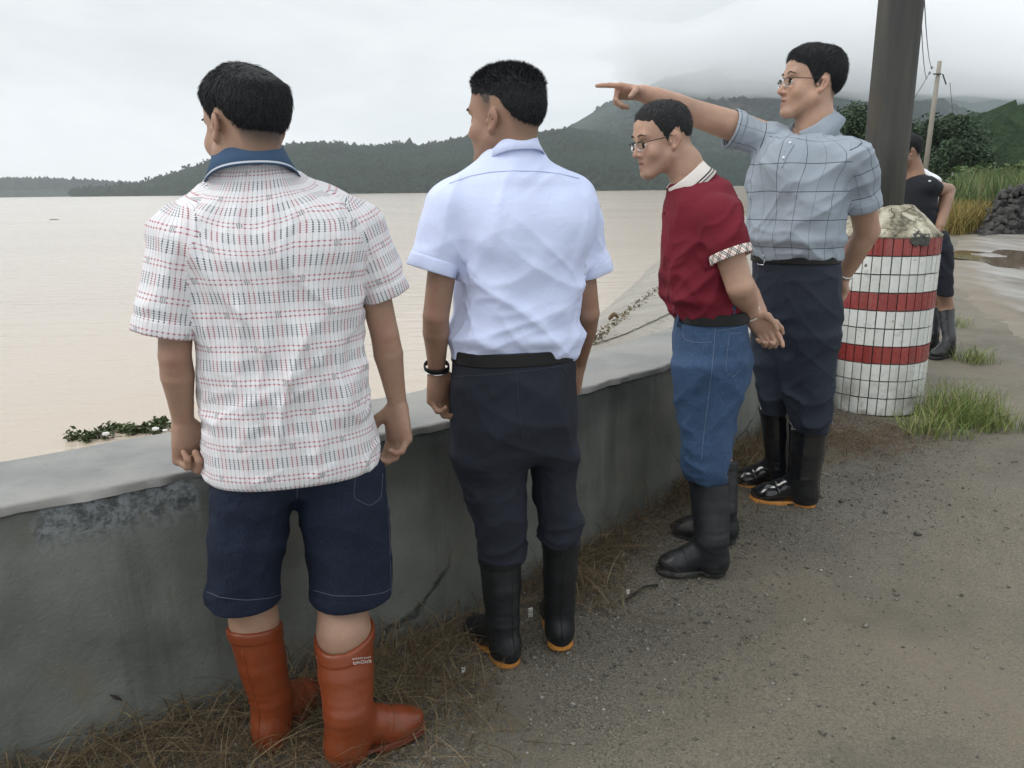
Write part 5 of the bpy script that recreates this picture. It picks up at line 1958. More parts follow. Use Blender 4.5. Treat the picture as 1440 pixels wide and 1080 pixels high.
def build_ground():
    # near sheet, fine
    xs = np.concatenate([np.arange(-3.0, 4.5, .05), np.geomspace(4.5, 400, 90)])
    ys = np.concatenate([np.arange(-2.0, 7.0, .05), np.geomspace(7.0, 420, 110)])
    X, Yg = np.meshgrid(xs, ys, indexing='ij')
    P = np.stack([X.ravel(), Yg.ravel()], 1)
    d, s = dist_to_line(P, SHORE)
    z = gz(P[:, 0], P[:, 1])
    P3 = np.concatenate([P, np.zeros((len(P), 1))], 1)
    far = sstep(5, 12, P[:, 1])
    z = z + .012 * fbm(P3, 1.6, 4, 3) * (1 + far) + .004 * fbm(P3, 9, 3, 5)
    z = z + .10 * sstep(6, 25, P[:, 1]) + .02 * np.maximum(0, P[:, 1] - 25) * .25
    # low verge at the foot of the wall
    z = z + .035 * sstep(.75, .35, d) * (s < 0)
    left = np.where(s > 0, d, 0)
    z = z - 1.6 * sstep(.0, 2.5, left + .0) - .6 * sstep(2.5, 20, left)
    V = np.stack([P[:, 0], P[:, 1], z], 1)
    nx, ny = len(xs), len(ys)
    I = np.arange(nx * ny).reshape(nx, ny)
    Q = np.stack([I[:-1, :-1], I[1:, :-1], I[1:, 1:], I[:-1, 1:]], -1).reshape(-1, 4)
    keep = (left[Q] < 6).any(1)
    o = npmesh('ground', V, Q[keep], mat_ground(), None, True, attrs={'wallside': sstep(1.5, .5, d) * (P[:, 1] < 7)})
    tag(o, kind='structure')
    global GROUND
    GROUND = BVHTree.FromPolygons([Vector(v) for v in V.tolist()], Q[keep].tolist())
    return o

def gh(x, y):
    h = GROUND.ray_cast(Vector((x, y, 50)), Vector((0, 0, -1)))[0]
    return h[2] if h is not None else float(gz(x, y))

def build_road():
    pts = [atz(x, y, .12)[:2] for x, y in ((1470, 498), (1395, 452), (1345, 415), (1338, 385), (1340, 352), (1352, 333))]
    pts = [pts[0] + (pts[0] - pts[1]) * 4, pts[0] + (pts[0] - pts[1]) * 1.5] + pts
    L = smooth_line(pts + [[14.5, 27], [20, 40], [30, 62]], 240, 30)
    T = np.gradient(L, axis=0); T /= np.linalg.norm(T, axis=1)[:, None]
    N = np.stack([T[:, 1], -T[:, 0]], 1)
    V, m = [], 14
    wid = np.interp(np.arange(240), [0, 110, 239], [4.2, 3.6, 4.0])
    for i, (p, n) in enumerate(zip(L, N)):
        for k in range(m):
            o = wid[i] * k / (m - 1)
            e = .12 * vnoise(np.array([[p[0] * .6, p[1] * .6, k > 5]]), 1.0, 2)[0] if k in (0, m - 1) else 0
            q = p + n * (o + e)
            V.append([q[0], q[1], gh(q[0], q[1]) + (.018 if 0 < k < m - 1 else -.004)])
    I = np.arange(240 * m).reshape(240, m)
    Q = np.stack([I[:-1, :-1], I[:-1, 1:], I[1:, 1:], I[1:, :-1]], -1).reshape(-1, 4)
    kk = np.tile(np.arange(m), 240)
    o = npmesh('road', np.array(V), Q, mat_road(), attrs={'edge': np.minimum(kk, m - 1 - kk) / 5.0})
    tag(o, kind='structure')
    # brown puddle lying in the far wheel track
    t = NT('puddle_water')
    pm = t.done((0.16, 0.12, 0.08), .06, t.bump(t.noise(3, 2), .03, .02), .5)
    c = (atz(1395, 352, .2) + atz(1450, 372, .2)) / 2
    a = nrm((atz(1450, 378, .2) - atz(1385, 350, .2))[:2].tolist() + [0]); b = np.array([-a[1], a[0], 0])
    th = np.linspace(0, 2 * PI, 40, endpoint=False)
    rr = 1 + .22 * np.sin(3 * th + 1) + .12 * np.sin(7 * th)
    R = [[c[0] + a[0] * math.cos(q) * 2.0 * r + b[0] * math.sin(q) * .8 * r, c[1] + a[1] * math.cos(q) * 2.0 * r + b[1] * math.sin(q) * .8 * r] for q, r in zip(th, rr)]
    V = np.array([[x, y, gh(x, y) + .024] for x, y in R] + [[c[0], c[1], gh(c[0], c[1]) + .024]])
    F = [[k, (k + 1) % 40, 40] for k in range(40)]
    tag(npmesh('puddle', V, F, pm), kind='structure')

def build_lake():
    xs = np.concatenate([-np.geomspace(6000, 8, 40), np.linspace(-7, 7, 15), np.geomspace(8, 6000, 40)])
    ys = np.concatenate([[-30, -8], np.linspace(-2, 10, 14), np.geomspace(11, 7000, 60)])
    X, Yg = np.meshgrid(xs, ys, indexing='ij')
    V = np.stack([X.ravel(), Yg.ravel(), np.full(X.size, LAKE_Z)], 1)
    I = np.arange(X.size).reshape(X.shape)
    Q = np.stack([I[:-1, :-1], I[1:, :-1], I[1:, 1:], I[:-1, 1:]], -1).reshape(-1, 4)
    # keep the water on its own side of the shore
    cen = V[Q].mean(1)[:, :2]
    d, s = dist_to_line(cen, SHORE)
    size = np.linalg.norm(V[Q[:, 2]] - V[Q[:, 0]], axis=1)
    keep = (s > 0) | (d < size)
    near = (cen[:, 1] < 6) & (s < 0) & (d > .6)
    tag(npmesh('lake', V, Q[keep & ~near], mat_lake()), kind='structure')
    # sloping face of the embankment between the wall and the water
    wl = [atz(x, y, LAKE_Z)[:2] for x, y in ((560, 545), (700, 508), (830, 457), (869, 422), (928, 361), (985, 320), (1020, 299), (1047, 284))]
    out = WALL_OUT[95:]
    a = np.array([np.interp(np.linspace(0, 1, 80), np.linspace(0, 1, len(out)), out[:, i]) for i in range(2)]).T
    far = smooth_line([a[-1], [3.0, 8.2], [6.0, 17], [10.5, 33]], 40, 3)
    up = np.concatenate([a, far[1:]])
    lo = smooth_line([out[0] + np.array([-.5, .9])] + wl, len(up), 2)
    V, m = [], 34
    for i in range(len(up)):
        for k in range(m):
            f = k / (m - 1) * 1.14 - .02
            p = up[i] * (1 - f) + lo[i] * f
            z0 = .738 if i < 80 else .738 - .5 * min(1, (i - 79) / 12)
            z = z0 * (1 - f) + LAKE_Z * f
            z += .035 * (sstep(.36, .34, f) + sstep(.66, .64, f) - 1) * min(1, max(0, (i - 10) / 10))
            if k == 0:
                o_ = nrm(np.append(lo[i] - up[i], 0))[:2]
                p, z = up[i] - o_ * .06, z0 - .012
            V.append([p[0], p[1], z])
    V = np.array(V)
    V[:, 2] += .02 * fbm(V, 1.3, 4, 4) * np.tile(sstep(0, .25, np.linspace(0, 1, m)), len(up))
    # stepped joints between the cast slabs
    I = np.arange(len(V)).reshape(len(up), m)
    Q = np.stack([I[:-1, :-1], I[:-1, 1:], I[1:, 1:], I[1:, :-1]], -1).reshape(-1, 4)
    tag(npmesh('embankment', V, Q, mat_slab()), kind='structure')
    # joints: raised mortar ridges with silt and weed lying on them
    def surf(f, i):
        return V.reshape(len(up), m, 3)[i, min(m - 1, int(f / 1.12 * (m - 1)))]
    return V.reshape(len(up), m, 3)

# ------------------------------------------------------------------ parapet wall
def mat_wall():
    t = NT('dark_wet_concrete')
    n = t.noise(2.2, 7, .62)
    c = t.ramp(n, [(.28, (.080, .087, .077)), (.5, (.142, .149, .133)), (.72, (.205, .210, .186))])
    c = t.mix(t.mrange(t.noise(.9, 3, vec=t.mapping(scale=(1, 1, .4))), .55, .75, 0, .45), c, (.045, .050, .048))
    c = t.mix(t.mrange(t.noise(5, 5, vec=t.mapping(loc=(3, 1, 7))), .6, .75, 0, .5), c, (.17, .135, .085))
    st = t.noise(9, 5, .65, vec=t.mapping(scale=(1, 1, .10)))
    c = t.mix(t.mrange(st, .50, .70, 0, .5), c, (.050, .054, .050))
    c = t.mix(t.mrange(t.noise(13, 4, .6, vec=t.mapping(scale=(1, 1, .14), loc=(4, 4, 0))), .60, .74, 0, .4), c, (.21, .205, .185))
    # bare aggregate patch near the top
    p = t.math('MULTIPLY', t.attr('patch'), t.mrange(t.noise(45, 4), .3, .6, .45, 1))
    agg = t.mix(t.mrange(t.noise(34, 7, .8, dist=.25), .42, .56), (.050, .058, .060), (.23, .25, .265))
    c = t.mix(p, c, agg)
    c = t.mix(t.math('MULTIPLY', t.attr('stain'), .75), c, (.022, .026, .025))
    cr = t.mrange(t.voro(1.7, 'DISTANCE_TO_EDGE', vec=t.mix(.12, t.co(), t.noise(4, 4, out='Color'))), 0, .010, 1, 0)
    cr = t.math('MULTIPLY', cr, t.mrange(t.noise(1.1, 2, vec=t.mapping(loc=(2, 8, 1))), .52, .62))
    c = t.mix(t.math('MULTIPLY', cr, .8), c, (.012, .013, .012))
    h = t.math('SUBTRACT', t.math('ADD', t.noise(60, 6, .65), t.math('MULTIPLY', t.noise(7, 4), .8)), t.math('MULTIPLY', cr, 1.0))
    return t.done(c, t.mrange(n, .3, .7, .5, .8), t.bump(h, .55, .008), .35)

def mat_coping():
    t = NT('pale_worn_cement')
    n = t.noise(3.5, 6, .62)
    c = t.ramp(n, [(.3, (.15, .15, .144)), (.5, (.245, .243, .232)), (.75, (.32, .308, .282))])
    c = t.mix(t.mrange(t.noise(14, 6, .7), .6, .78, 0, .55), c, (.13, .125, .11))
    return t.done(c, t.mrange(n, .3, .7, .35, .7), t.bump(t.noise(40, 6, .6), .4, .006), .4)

def build_wall():
    root = empty('parapet_wall', (0.2, 2.9, 0))
    tag(root, 'low grey concrete parapet wall curving along the edge of the lake', 'wall')
    n = len(WALL)
    prof = [(0.0, -.25), (0.0, .12), (0.0, .3), (0.0, .45), (.0, .58), (.0, .66), (.002, .705), (.016, .722), (.20, .724), (.385, .722), (.398, .70), (.40, .4), (.40, -.8)]
    # subdivide the face
    pr = [prof[0]]
    for a, b in zip(prof[:-1], prof[1:]):
        k = max(1, int(np.hypot(b[0] - a[0], b[1] - a[1]) / .05))
        pr += [(a[0] + (b[0] - a[0]) * i / k, a[1] + (b[1] - a[1]) * i / k) for i in range(1, k + 1)]
    L = smooth_line(WALL, 420, 0)
    T = np.gradient(L, axis=0); T /= np.linalg.norm(T, axis=1)[:, None]
    N = np.stack([-T[:, 1], T[:, 0]], 1)
    V = np.concatenate([[[*(p + nn * o), z] for o, z in pr] for p, nn in zip(L, N)])
    m = len(pr)
    I = np.arange(len(V)).reshape(len(L), m)
    Q = np.stack([I[:-1, :-1], I[1:, :-1], I[1:, 1:], I[:-1, 1:]], -1).reshape(-1, 4)[:, ::-1]
    Nn = vnormals(V, Q)
    V = V + Nn * (.006 * fbm(V, 5, 4, 2) + .004 * vnoise(V, 16, 3))[:, None]
    # where the patch of bare aggregate is
    pc = atz(165, 712, .62)
    s = ((V[:, :2] - L[0]) ** 2).sum(1)
    al = np.repeat(np.concatenate([[0], np.cumsum(np.linalg.norm(np.diff(L, axis=0), axis=1))]), m)
    i0 = np.argmin(((L - pc[:2]) ** 2).sum(1)); a0 = al[i0 * m]
    wob = .05 * fbm(V, 9, 3, 8)
    patch = sstep(.20, .17, np.abs(al - a0 + wob)) * sstep(.590, .625, V[:, 2] + wob * .6) * sstep(.735, .70, V[:, 2])
    patch = np.maximum(patch, sstep(.06, .03, np.abs(al - a0 - .29 + wob)) * sstep(.64, .67, V[:, 2] + wob * .5) * .8)
    patch = np.maximum(patch, sstep(.1, .8, fbm(V, 3.2, 3, 21)) * sstep(.66, .70, V[:, 2]) * .7)
    stain = .75 * sstep(.55, .72, V[:, 2] + .10 * fbm(V, 3, 3, 4)) * (1 - patch) * (.5 + .5 * sstep(-.3, .4, vnoise(V * np.array([1, 1, .3]), 4, 5)))
    npmesh('wall_body', V, Q, mat_wall(), root, attrs={'patch': patch, 'stain': stain})
    # cement capping, a thin layer with a ragged front edge
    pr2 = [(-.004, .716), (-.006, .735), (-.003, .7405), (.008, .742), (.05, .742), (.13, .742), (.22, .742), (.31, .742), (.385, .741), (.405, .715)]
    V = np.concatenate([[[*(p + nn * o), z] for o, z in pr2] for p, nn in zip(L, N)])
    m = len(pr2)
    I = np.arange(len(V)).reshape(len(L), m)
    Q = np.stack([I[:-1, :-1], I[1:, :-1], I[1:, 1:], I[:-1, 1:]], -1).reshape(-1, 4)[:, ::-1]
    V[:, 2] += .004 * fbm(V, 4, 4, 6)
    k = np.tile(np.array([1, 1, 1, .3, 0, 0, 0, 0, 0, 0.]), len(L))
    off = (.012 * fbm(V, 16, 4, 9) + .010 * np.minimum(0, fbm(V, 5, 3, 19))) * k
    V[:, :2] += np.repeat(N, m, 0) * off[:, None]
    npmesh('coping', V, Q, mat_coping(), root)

# ------------------------------------------------------------------ striped base and concrete pole
PIL_R = 0.300
def build_pillar():
    fr = onground(1221, 584)
    dirv = nrm(np.array([fr[0], fr[1], 0]))
    c = fr + dirv * PIL_R
    c[2] = fr[2]
    zt = W(1252, 334, fr[1] + .02)[2]
    H = zt - c[2]
    root = empty('striped_pole_base', c)
    tag(root, 'round tiled pole base with three red bands and a cracked cone top', 'pole base')
    mm = plain('dark_mortar', (.075, .075, .07), .85, .3, 30, .4)
    MB().lathe([(PIL_R - .012, -.15), (PIL_R - .010, H * .5), (PIL_R - .010, H)], c, 60).build('mortar_core', mm, root)
    # cracked plaster cone
    t = NT('cracked_plaster')
    n = t.noise(9, 6, .65, dist=.6)
    col = t.ramp(n, [(.34, (.09, .082, .06)), (.47, (.29, .265, .195)), (.57, (.47, .445, .35)), (.8, (.56, .535, .44))])
    cr = t.mrange(t.voro(7, 'DISTANCE_TO_EDGE', vec=t.mix(.18, t.co(), t.noise(6, 4, out='Color'))), 0, .022, 1, 0)
    col = t.mix(t.math('MULTIPLY', cr, t.mrange(t.noise(4, 3), .4, .6)), col, (.07, .055, .035))
    cm = t.done(col, .8, t.bump(t.math('SUBTRACT', n, t.math('MULTIPLY', cr, .6)), .7, .02), .3)
    prof = [(PIL_R + .002, H - .004), (PIL_R + .004, H + .008), (PIL_R - .02, H + .03)]
    top = H + .175
    for i in range(1, 9):
        f = i / 8
        prof.append(((PIL_R - .02) * (1 - f) + .134 * f, H + .03 + (top - H - .03) * f))
    prof.append((.10, top + .008))
    mb = MB().lathe(prof, c, 72)
    V = mb.V[0]
    V += nrm([0, 0, 1]) * (.010 * fbm(V, 8, 3, 5))[:, None] * (V[:, 2] > c[2] + H + .02)[:, None]
    mb.build('cone_cap', cm, root)
    # knocked-off corner filled with dark mortar
    ac = math.atan2(-dirv[1], -dirv[0]) + math.radians(36)
    nu, nv_ = 40, 26
    A_, Z_ = np.meshgrid(np.linspace(-.27, .27, nu), np.linspace(-.075, .05, nv_), indexing='ij')
    rad_ = np.where(Z_ < .004, PIL_R + .004, PIL_R + .002 - (Z_ - .004) * .92)
    Pn = np.stack([A_.ravel() * .3, Z_.ravel(), np.zeros(A_.size)], 1)
    bump = .010 * np.abs(fbm(Pn, 40, 3, 2)).reshape(A_.shape)
    R_ = rad_ + bump
    Vp = np.stack([c[0] + R_ * np.cos(ac + A_), c[1] + R_ * np.sin(ac + A_), c[2] + H + Z_ + bump], -1).reshape(-1, 3)
    Ii = np.arange(A_.size).reshape(A_.shape)
    Qp = np.stack([Ii[:-1, :-1], Ii[1:, :-1], Ii[1:, 1:], Ii[:-1, 1:]], -1).reshape(-1, 4)
    mk = (((A_ / .22) ** 2 + ((Z_ + .012) / .052) ** 2).ravel() + .55 * fbm(Pn, 26, 3, 7)) < .8
    npmesh('mortar_patch', Vp, Qp[mk[Qp].all(1)], plain('grey_mortar', (.075, .08, .07), .9, .45, 60, .9), root, False)
    # tiles
    def tile_mat(name, a, b):
        t = NT(name)
        oi = t.node('ShaderNodeObjectInfo')
        c_ = t.mix(oi.outputs['Random'], a, b)
        co = t.co('Generated')
        gco = t.node('ShaderNodeNewGeometry').outputs['Position']
        c_ = t.mix(t.mrange(t.noise(24, 5, .6, vec=gco), .56, .72, 0, .55), c_, tuple(x * .55 for x in a))
        c_ = t.mix(t.mrange(t.noise(13, 3, vec=gco), .70, .73, 0, .9), c_, (.07, .065, .055))
        zz = t.sep(gco)[2]
        c_ = t.mix(t.math('MULTIPLY', t.mrange(zz, .12, .42, 1, 0), t.mrange(t.noise(9, 5, .65, vec=gco), .42, .62, 0, .75)), c_, (.17, .145, .11))
        c_ = t.mix(t.mrange(t.noise(6, 5, .7, vec=t.mapping(vec=gco, scale=(1, 1, .25))), .55, .75, 0, .4), c_, (.22, .21, .18))
        return t.done(c_, t.mrange(t.noise(30, 4, vec=gco), .3, .7, .18, .42), t.bump(t.noise(60, 3, vec=gco), .05, .002), .5)
    mw, mr = tile_mat('white_tile', (.56, .575, .54), (.68, .69, .66)), tile_mat('red_tile', (.215, .036, .032), (.30, .052, .046))
    NC, NR = 36, 10
    rows = 'rwwrwwrwww'
    th = 2 * PI / NC
    hh = H / NR
    def tile_mesh(name, mat):
        g = .0060
        V, F = [], []
        ks = 3
        for k in range(ks + 1):
            a = -th / 2 + g / PIL_R / 2 + (th - g / PIL_R) * k / ks
            e = .0018 if k in (0, ks) else 0
            for r, z in ((PIL_R - .012, g / 2), (PIL_R - e, g / 2 + .001), (PIL_R - e, hh - g / 2 - .001), (PIL_R - .012, hh - g / 2)):
                V.append([r * math.cos(a), r * math.sin(a), z])
        for k in range(ks):
            for j in range(3):
                F.append([k * 4 + j, (k + 1) * 4 + j, (k + 1) * 4 + j + 1, k * 4 + j + 1])
        F.append([0, 1, 2, 3]); F.append([ks * 4 + 3, ks * 4 + 2, ks * 4 + 1, ks * 4])
        me = bpy.data.meshes.new(name); me.from_pydata(V, [], F); me.materials.append(mat); me.update()
        return me
    tw, tr_ = tile_mesh('white_tile', mw), tile_mesh('red_tile', mr)
    a0 = math.atan2(-dirv[1], -dirv[0]) + .05
    back = []
    for j in range(NR):
        for k in range(NC):
            o = bpy.data.objects.new('tile', tr_ if rows[j] == 'r' else tw)
            q = math.degrees(((k * th + PI) % (2 * PI)) - PI)
            if j == 0 and 28 < q - 8 < 44 and k % 2 == 0:
                o.scale = (1, 1, .6)
            o.location = (0, 0, H - (j + 1) * hh + random.uniform(-.0012, .0012))
            o.rotation_euler = (0, 0, a0 + k * th + random.uniform(-.003, .003))
            s = 1 + random.uniform(-.006, .004)
            o.scale = (s, s, o.scale[2])
            if abs(q) > 151:
                back.append((o.data, o.location.copy(), o.rotation_euler.z))
                continue
            o.parent = root
            C.objects.link(o)
    bm = bmesh.new()
    for me, l_, rz in back:
        n0 = len(bm.verts); f0 = len(bm.faces)
        bm.from_mesh(me)
        bm.verts.ensure_lookup_table(); bm.faces.ensure_lookup_table()
        bmesh.ops.transform(bm, matrix=Matrix.Translation(l_) @ Matrix.Rotation(rz, 4, 'Z'), verts=bm.verts[n0:])
        for f_ in bm.faces[f0:]: f_.material_index = 0 if me == tw else 1
    me = bpy.data.meshes.new('rear_tiles'); bm.to_mesh(me); bm.free()
    me.materials.append(mw); me.materials.append(mr)
    rt_ = bpy.data.objects.new('rear_tiles', me); rt_.parent = root; C.objects.link(rt_)
    rt_['kind'] = 'stuff'
    # concrete pole
    pc = W(1249.5, 180, c[1])
    p = np.array([pc[0], c[1], 0])
    t = NT('weathered_concrete_pole')
    v = t.mapping(scale=(1, 1, .12))
    n = t.noise(7, 6, .6, vec=v)
    col = t.ramp(n, [(.3, (.036, .038, .037)), (.5, (.060, .060, .055)), (.72, (.095, .088, .074))])
    col = t.mix(t.mrange(t.noise(5, 5, vec=t.mapping(scale=(1, 1, .3), loc=(4, 2, 1))), .58, .72, 0, .5), col, (.10, .07, .045))
    pm = t.done(col, .75, t.bump(t.noise(70, 5), .4, .004), .3)
    po = empty('concrete_pole', (p[0], p[1], c[2] + H))
    tag(po, 'thick grey concrete pole rising out of the striped tiled base', 'pole')
    prof = [(.122, 0.0), (.121, .6), (.119, 1.5), (.112, 4.5), (.10, 9.0)]
    MB().lathe(prof, p + np.array([0, 0, c[2] + H - .05]), 48).build('shaft', pm, po)
    return c, H
# ------------------------------------------------------------------ hills, forest, trees, plants, small things
ICO_V = None
def ico():
    t = (1 + 5 ** .5) / 2
    V = np.array([[-1, t, 0], [1, t, 0], [-1, -t, 0], [1, -t, 0], [0, -1, t], [0, 1, t], [0, -1, -t], [0, 1, -t], [t, 0, -1], [t, 0, 1], [-t, 0, -1], [-t, 0, 1]])
    F = np.array([[0, 11, 5], [0, 5, 1], [0, 1, 7], [0, 7, 10], [0, 10, 11], [1, 5, 9], [5, 11, 4], [11, 10, 2], [10, 7, 6], [7, 1, 8], [3, 9, 4], [3, 4, 2], [3, 2, 6], [3, 6, 8], [3, 8, 9], [4, 9, 5], [2, 4, 11], [6, 2, 10], [8, 6, 7], [9, 8, 1]])
    return V / np.linalg.norm(V[0]), F
def scatter_blobs(P, R, jit=.25, flat=1.0, octa=False):
    v, f = ico()
    if octa:
        v = np.array([[1, 0, 0], [-1, 0, 0], [0, 1, 0], [0, -1, 0], [0, 0, 1], [0, 0, -1.0]])
        f = np.array([[0, 2, 4], [2, 1, 4], [1, 3, 4], [3, 0, 4], [2, 0, 5], [1, 2, 5], [3, 1, 5], [0, 3, 5]])
    nv = len(v)
    n = len(P)
    a = RNG.random(n) * 2 * PI
    ca, sa = np.cos(a), np.sin(a)
    Vv = np.tile(v[None], (n, 1, 1)) * (1 + RNG.normal(0, jit, (n, nv, 1)))
    X = Vv[..., 0] * ca[:, None] - Vv[..., 1] * sa[:, None]
    Yv = Vv[..., 0] * sa[:, None] + Vv[..., 1] * ca[:, None]
    Vv = np.stack([X, Yv, Vv[..., 2] * flat], -1) * np.asarray(R)[:, None, None]
    V = (np.asarray(P)[:, None] + Vv).reshape(-1, 3)
    F = (np.arange(n)[:, None, None] * nv + f[None]).reshape(-1, 3)
    return V, F

def mat_forest(name, a, b, sc, soil=None):
    t = NT(name)
    n = t.noise(sc, 6, .65)
    c = t.mix(t.mrange(n, .32, .68), a, b)
    c = t.mix(t.mrange(t.noise(sc * 7, 4, .7), .4, .7, 0, .6), c, tuple(x * 1.7 for x in b))
    c = t.mix(t.mrange(t.noise(sc * .28, 3), .48, .68, 0, .6), c, tuple(x * 1.5 for x in b))
    if soil:
        c = t.mix(t.math('MULTIPLY', t.attr('soil'), t.mrange(t.noise(sc * 3, 4), .35, .6)), c, soil)
    return t.done(c, .95, t.bump(t.noise(sc * 10, 5, .7), 1.0, .6 / sc), .1)

def hill(name, prof, D0, D1, D2, mat, n=260, m=40, rough=.12, seed=0, soil=None, base=-2.0):
    """terrain rising from D0 to a ridge at D1; prof: skyline measured in the photograph"""
    prof = np.asarray(prof, float)
    px = np.linspace(prof[0, 0], prof[-1, 0], n)
    py = np.interp(px, prof[:, 0], prof[:, 1])
    V, soilv = [], []
    dirs, el = [], []
    for x, y in zip(px, py):
        d = ray(x, y)
        h = np.hypot(d[0], d[1])
        dirs.append([d[0] / h, d[1] / h]); el.append(d[2] / h)
    dirs, el = np.array(dirs), np.array(el)
    D0v = D0(px) if callable(D0) else np.full(n, D0)
    k = np.arange(m)
    up = int(m * .7)
    for i in range(n):
        zr = max(1.45 + el[i] * D1 * 1.0, .0)
        for j in range(m):
            if j <= up:
                f = j / up
                r = D0v[i] + (D1 - D0v[i]) * f
                z = zr * (1 - (1 - f) ** 1.55)
                g = math.sin(PI * f ** .8) * (1 - f) ** .5
            else:
                f = (j - up) / (m - 1 - up)
                r = D1 + (D2 - D1) * f
                z = zr * (1 - f ** 1.3)
                g = -.15 * math.sin(PI * min(1, f))
            p = np.array([dirs[i, 0] * r, dirs[i, 1] * r, z + (base if j in (0, m - 1) else 0)])
            V.append([p[0], p[1], p[2], g * zr])
            soilv.append(soil(px[i], f if j <= up else 2) if soil else 0)
    V = np.array(V)
    L = D1 * .10
    nz = fbm(V[:, :3] * np.array([1, 1, 0.0]), 1 / L, 4, seed)
    ridge = 1 - np.abs(fbm(V[:, :3] * np.array([1, 1, 0.0]), 1 / (L * .8), 3, seed + 40)) * 1.5
    V[:, 2] += V[:, 3] * rough * (nz + .8 * ridge)
    V = V[:, :3]
    I = np.arange(n * m).reshape(n, m)
    Q = np.stack([I[:-1, :-1], I[1:, :-1], I[1:, 1:], I[:-1, 1:]], -1).reshape(-1, 4)
    o = npmesh(name, V, Q, mat, attrs={'soil': np.array(soilv, float)})
    tag(o, kind='structure')
    return V.reshape(n, m, 3), up, px

def grow(G, up, count, size, mat, name, label, low=0.02, sizevar=.35, tall=1.0, mask=None):
    n, m, _ = G.shape
    u = RNG.random(count) * (n - 1.001); v = (low + (1.04 - low) * RNG.random(count)) * up
    i, j = u.astype(int), np.minimum(v.astype(int), m - 2)
    fu, fv = (u - i)[:, None], (v - j)[:, None]
    P = (G[i, j] * (1 - fu) + G[i + 1, j] * fu) * (1 - fv) + (G[i, j + 1] * (1 - fu) + G[i + 1, j + 1] * fu) * fv
    if mask is not None:
        k = mask(P, u / (n - 1), v / up)
        P = P[k]
    R = size * np.exp(RNG.normal(0, sizevar, len(P)))
    P[:, 2] += R * .35
    V, F = scatter_blobs(P, R, .22, tall, size > 3)
    o = npmesh(name, V, F, mat, None, False)
    tag(o, label, kind='stuff')
    return P

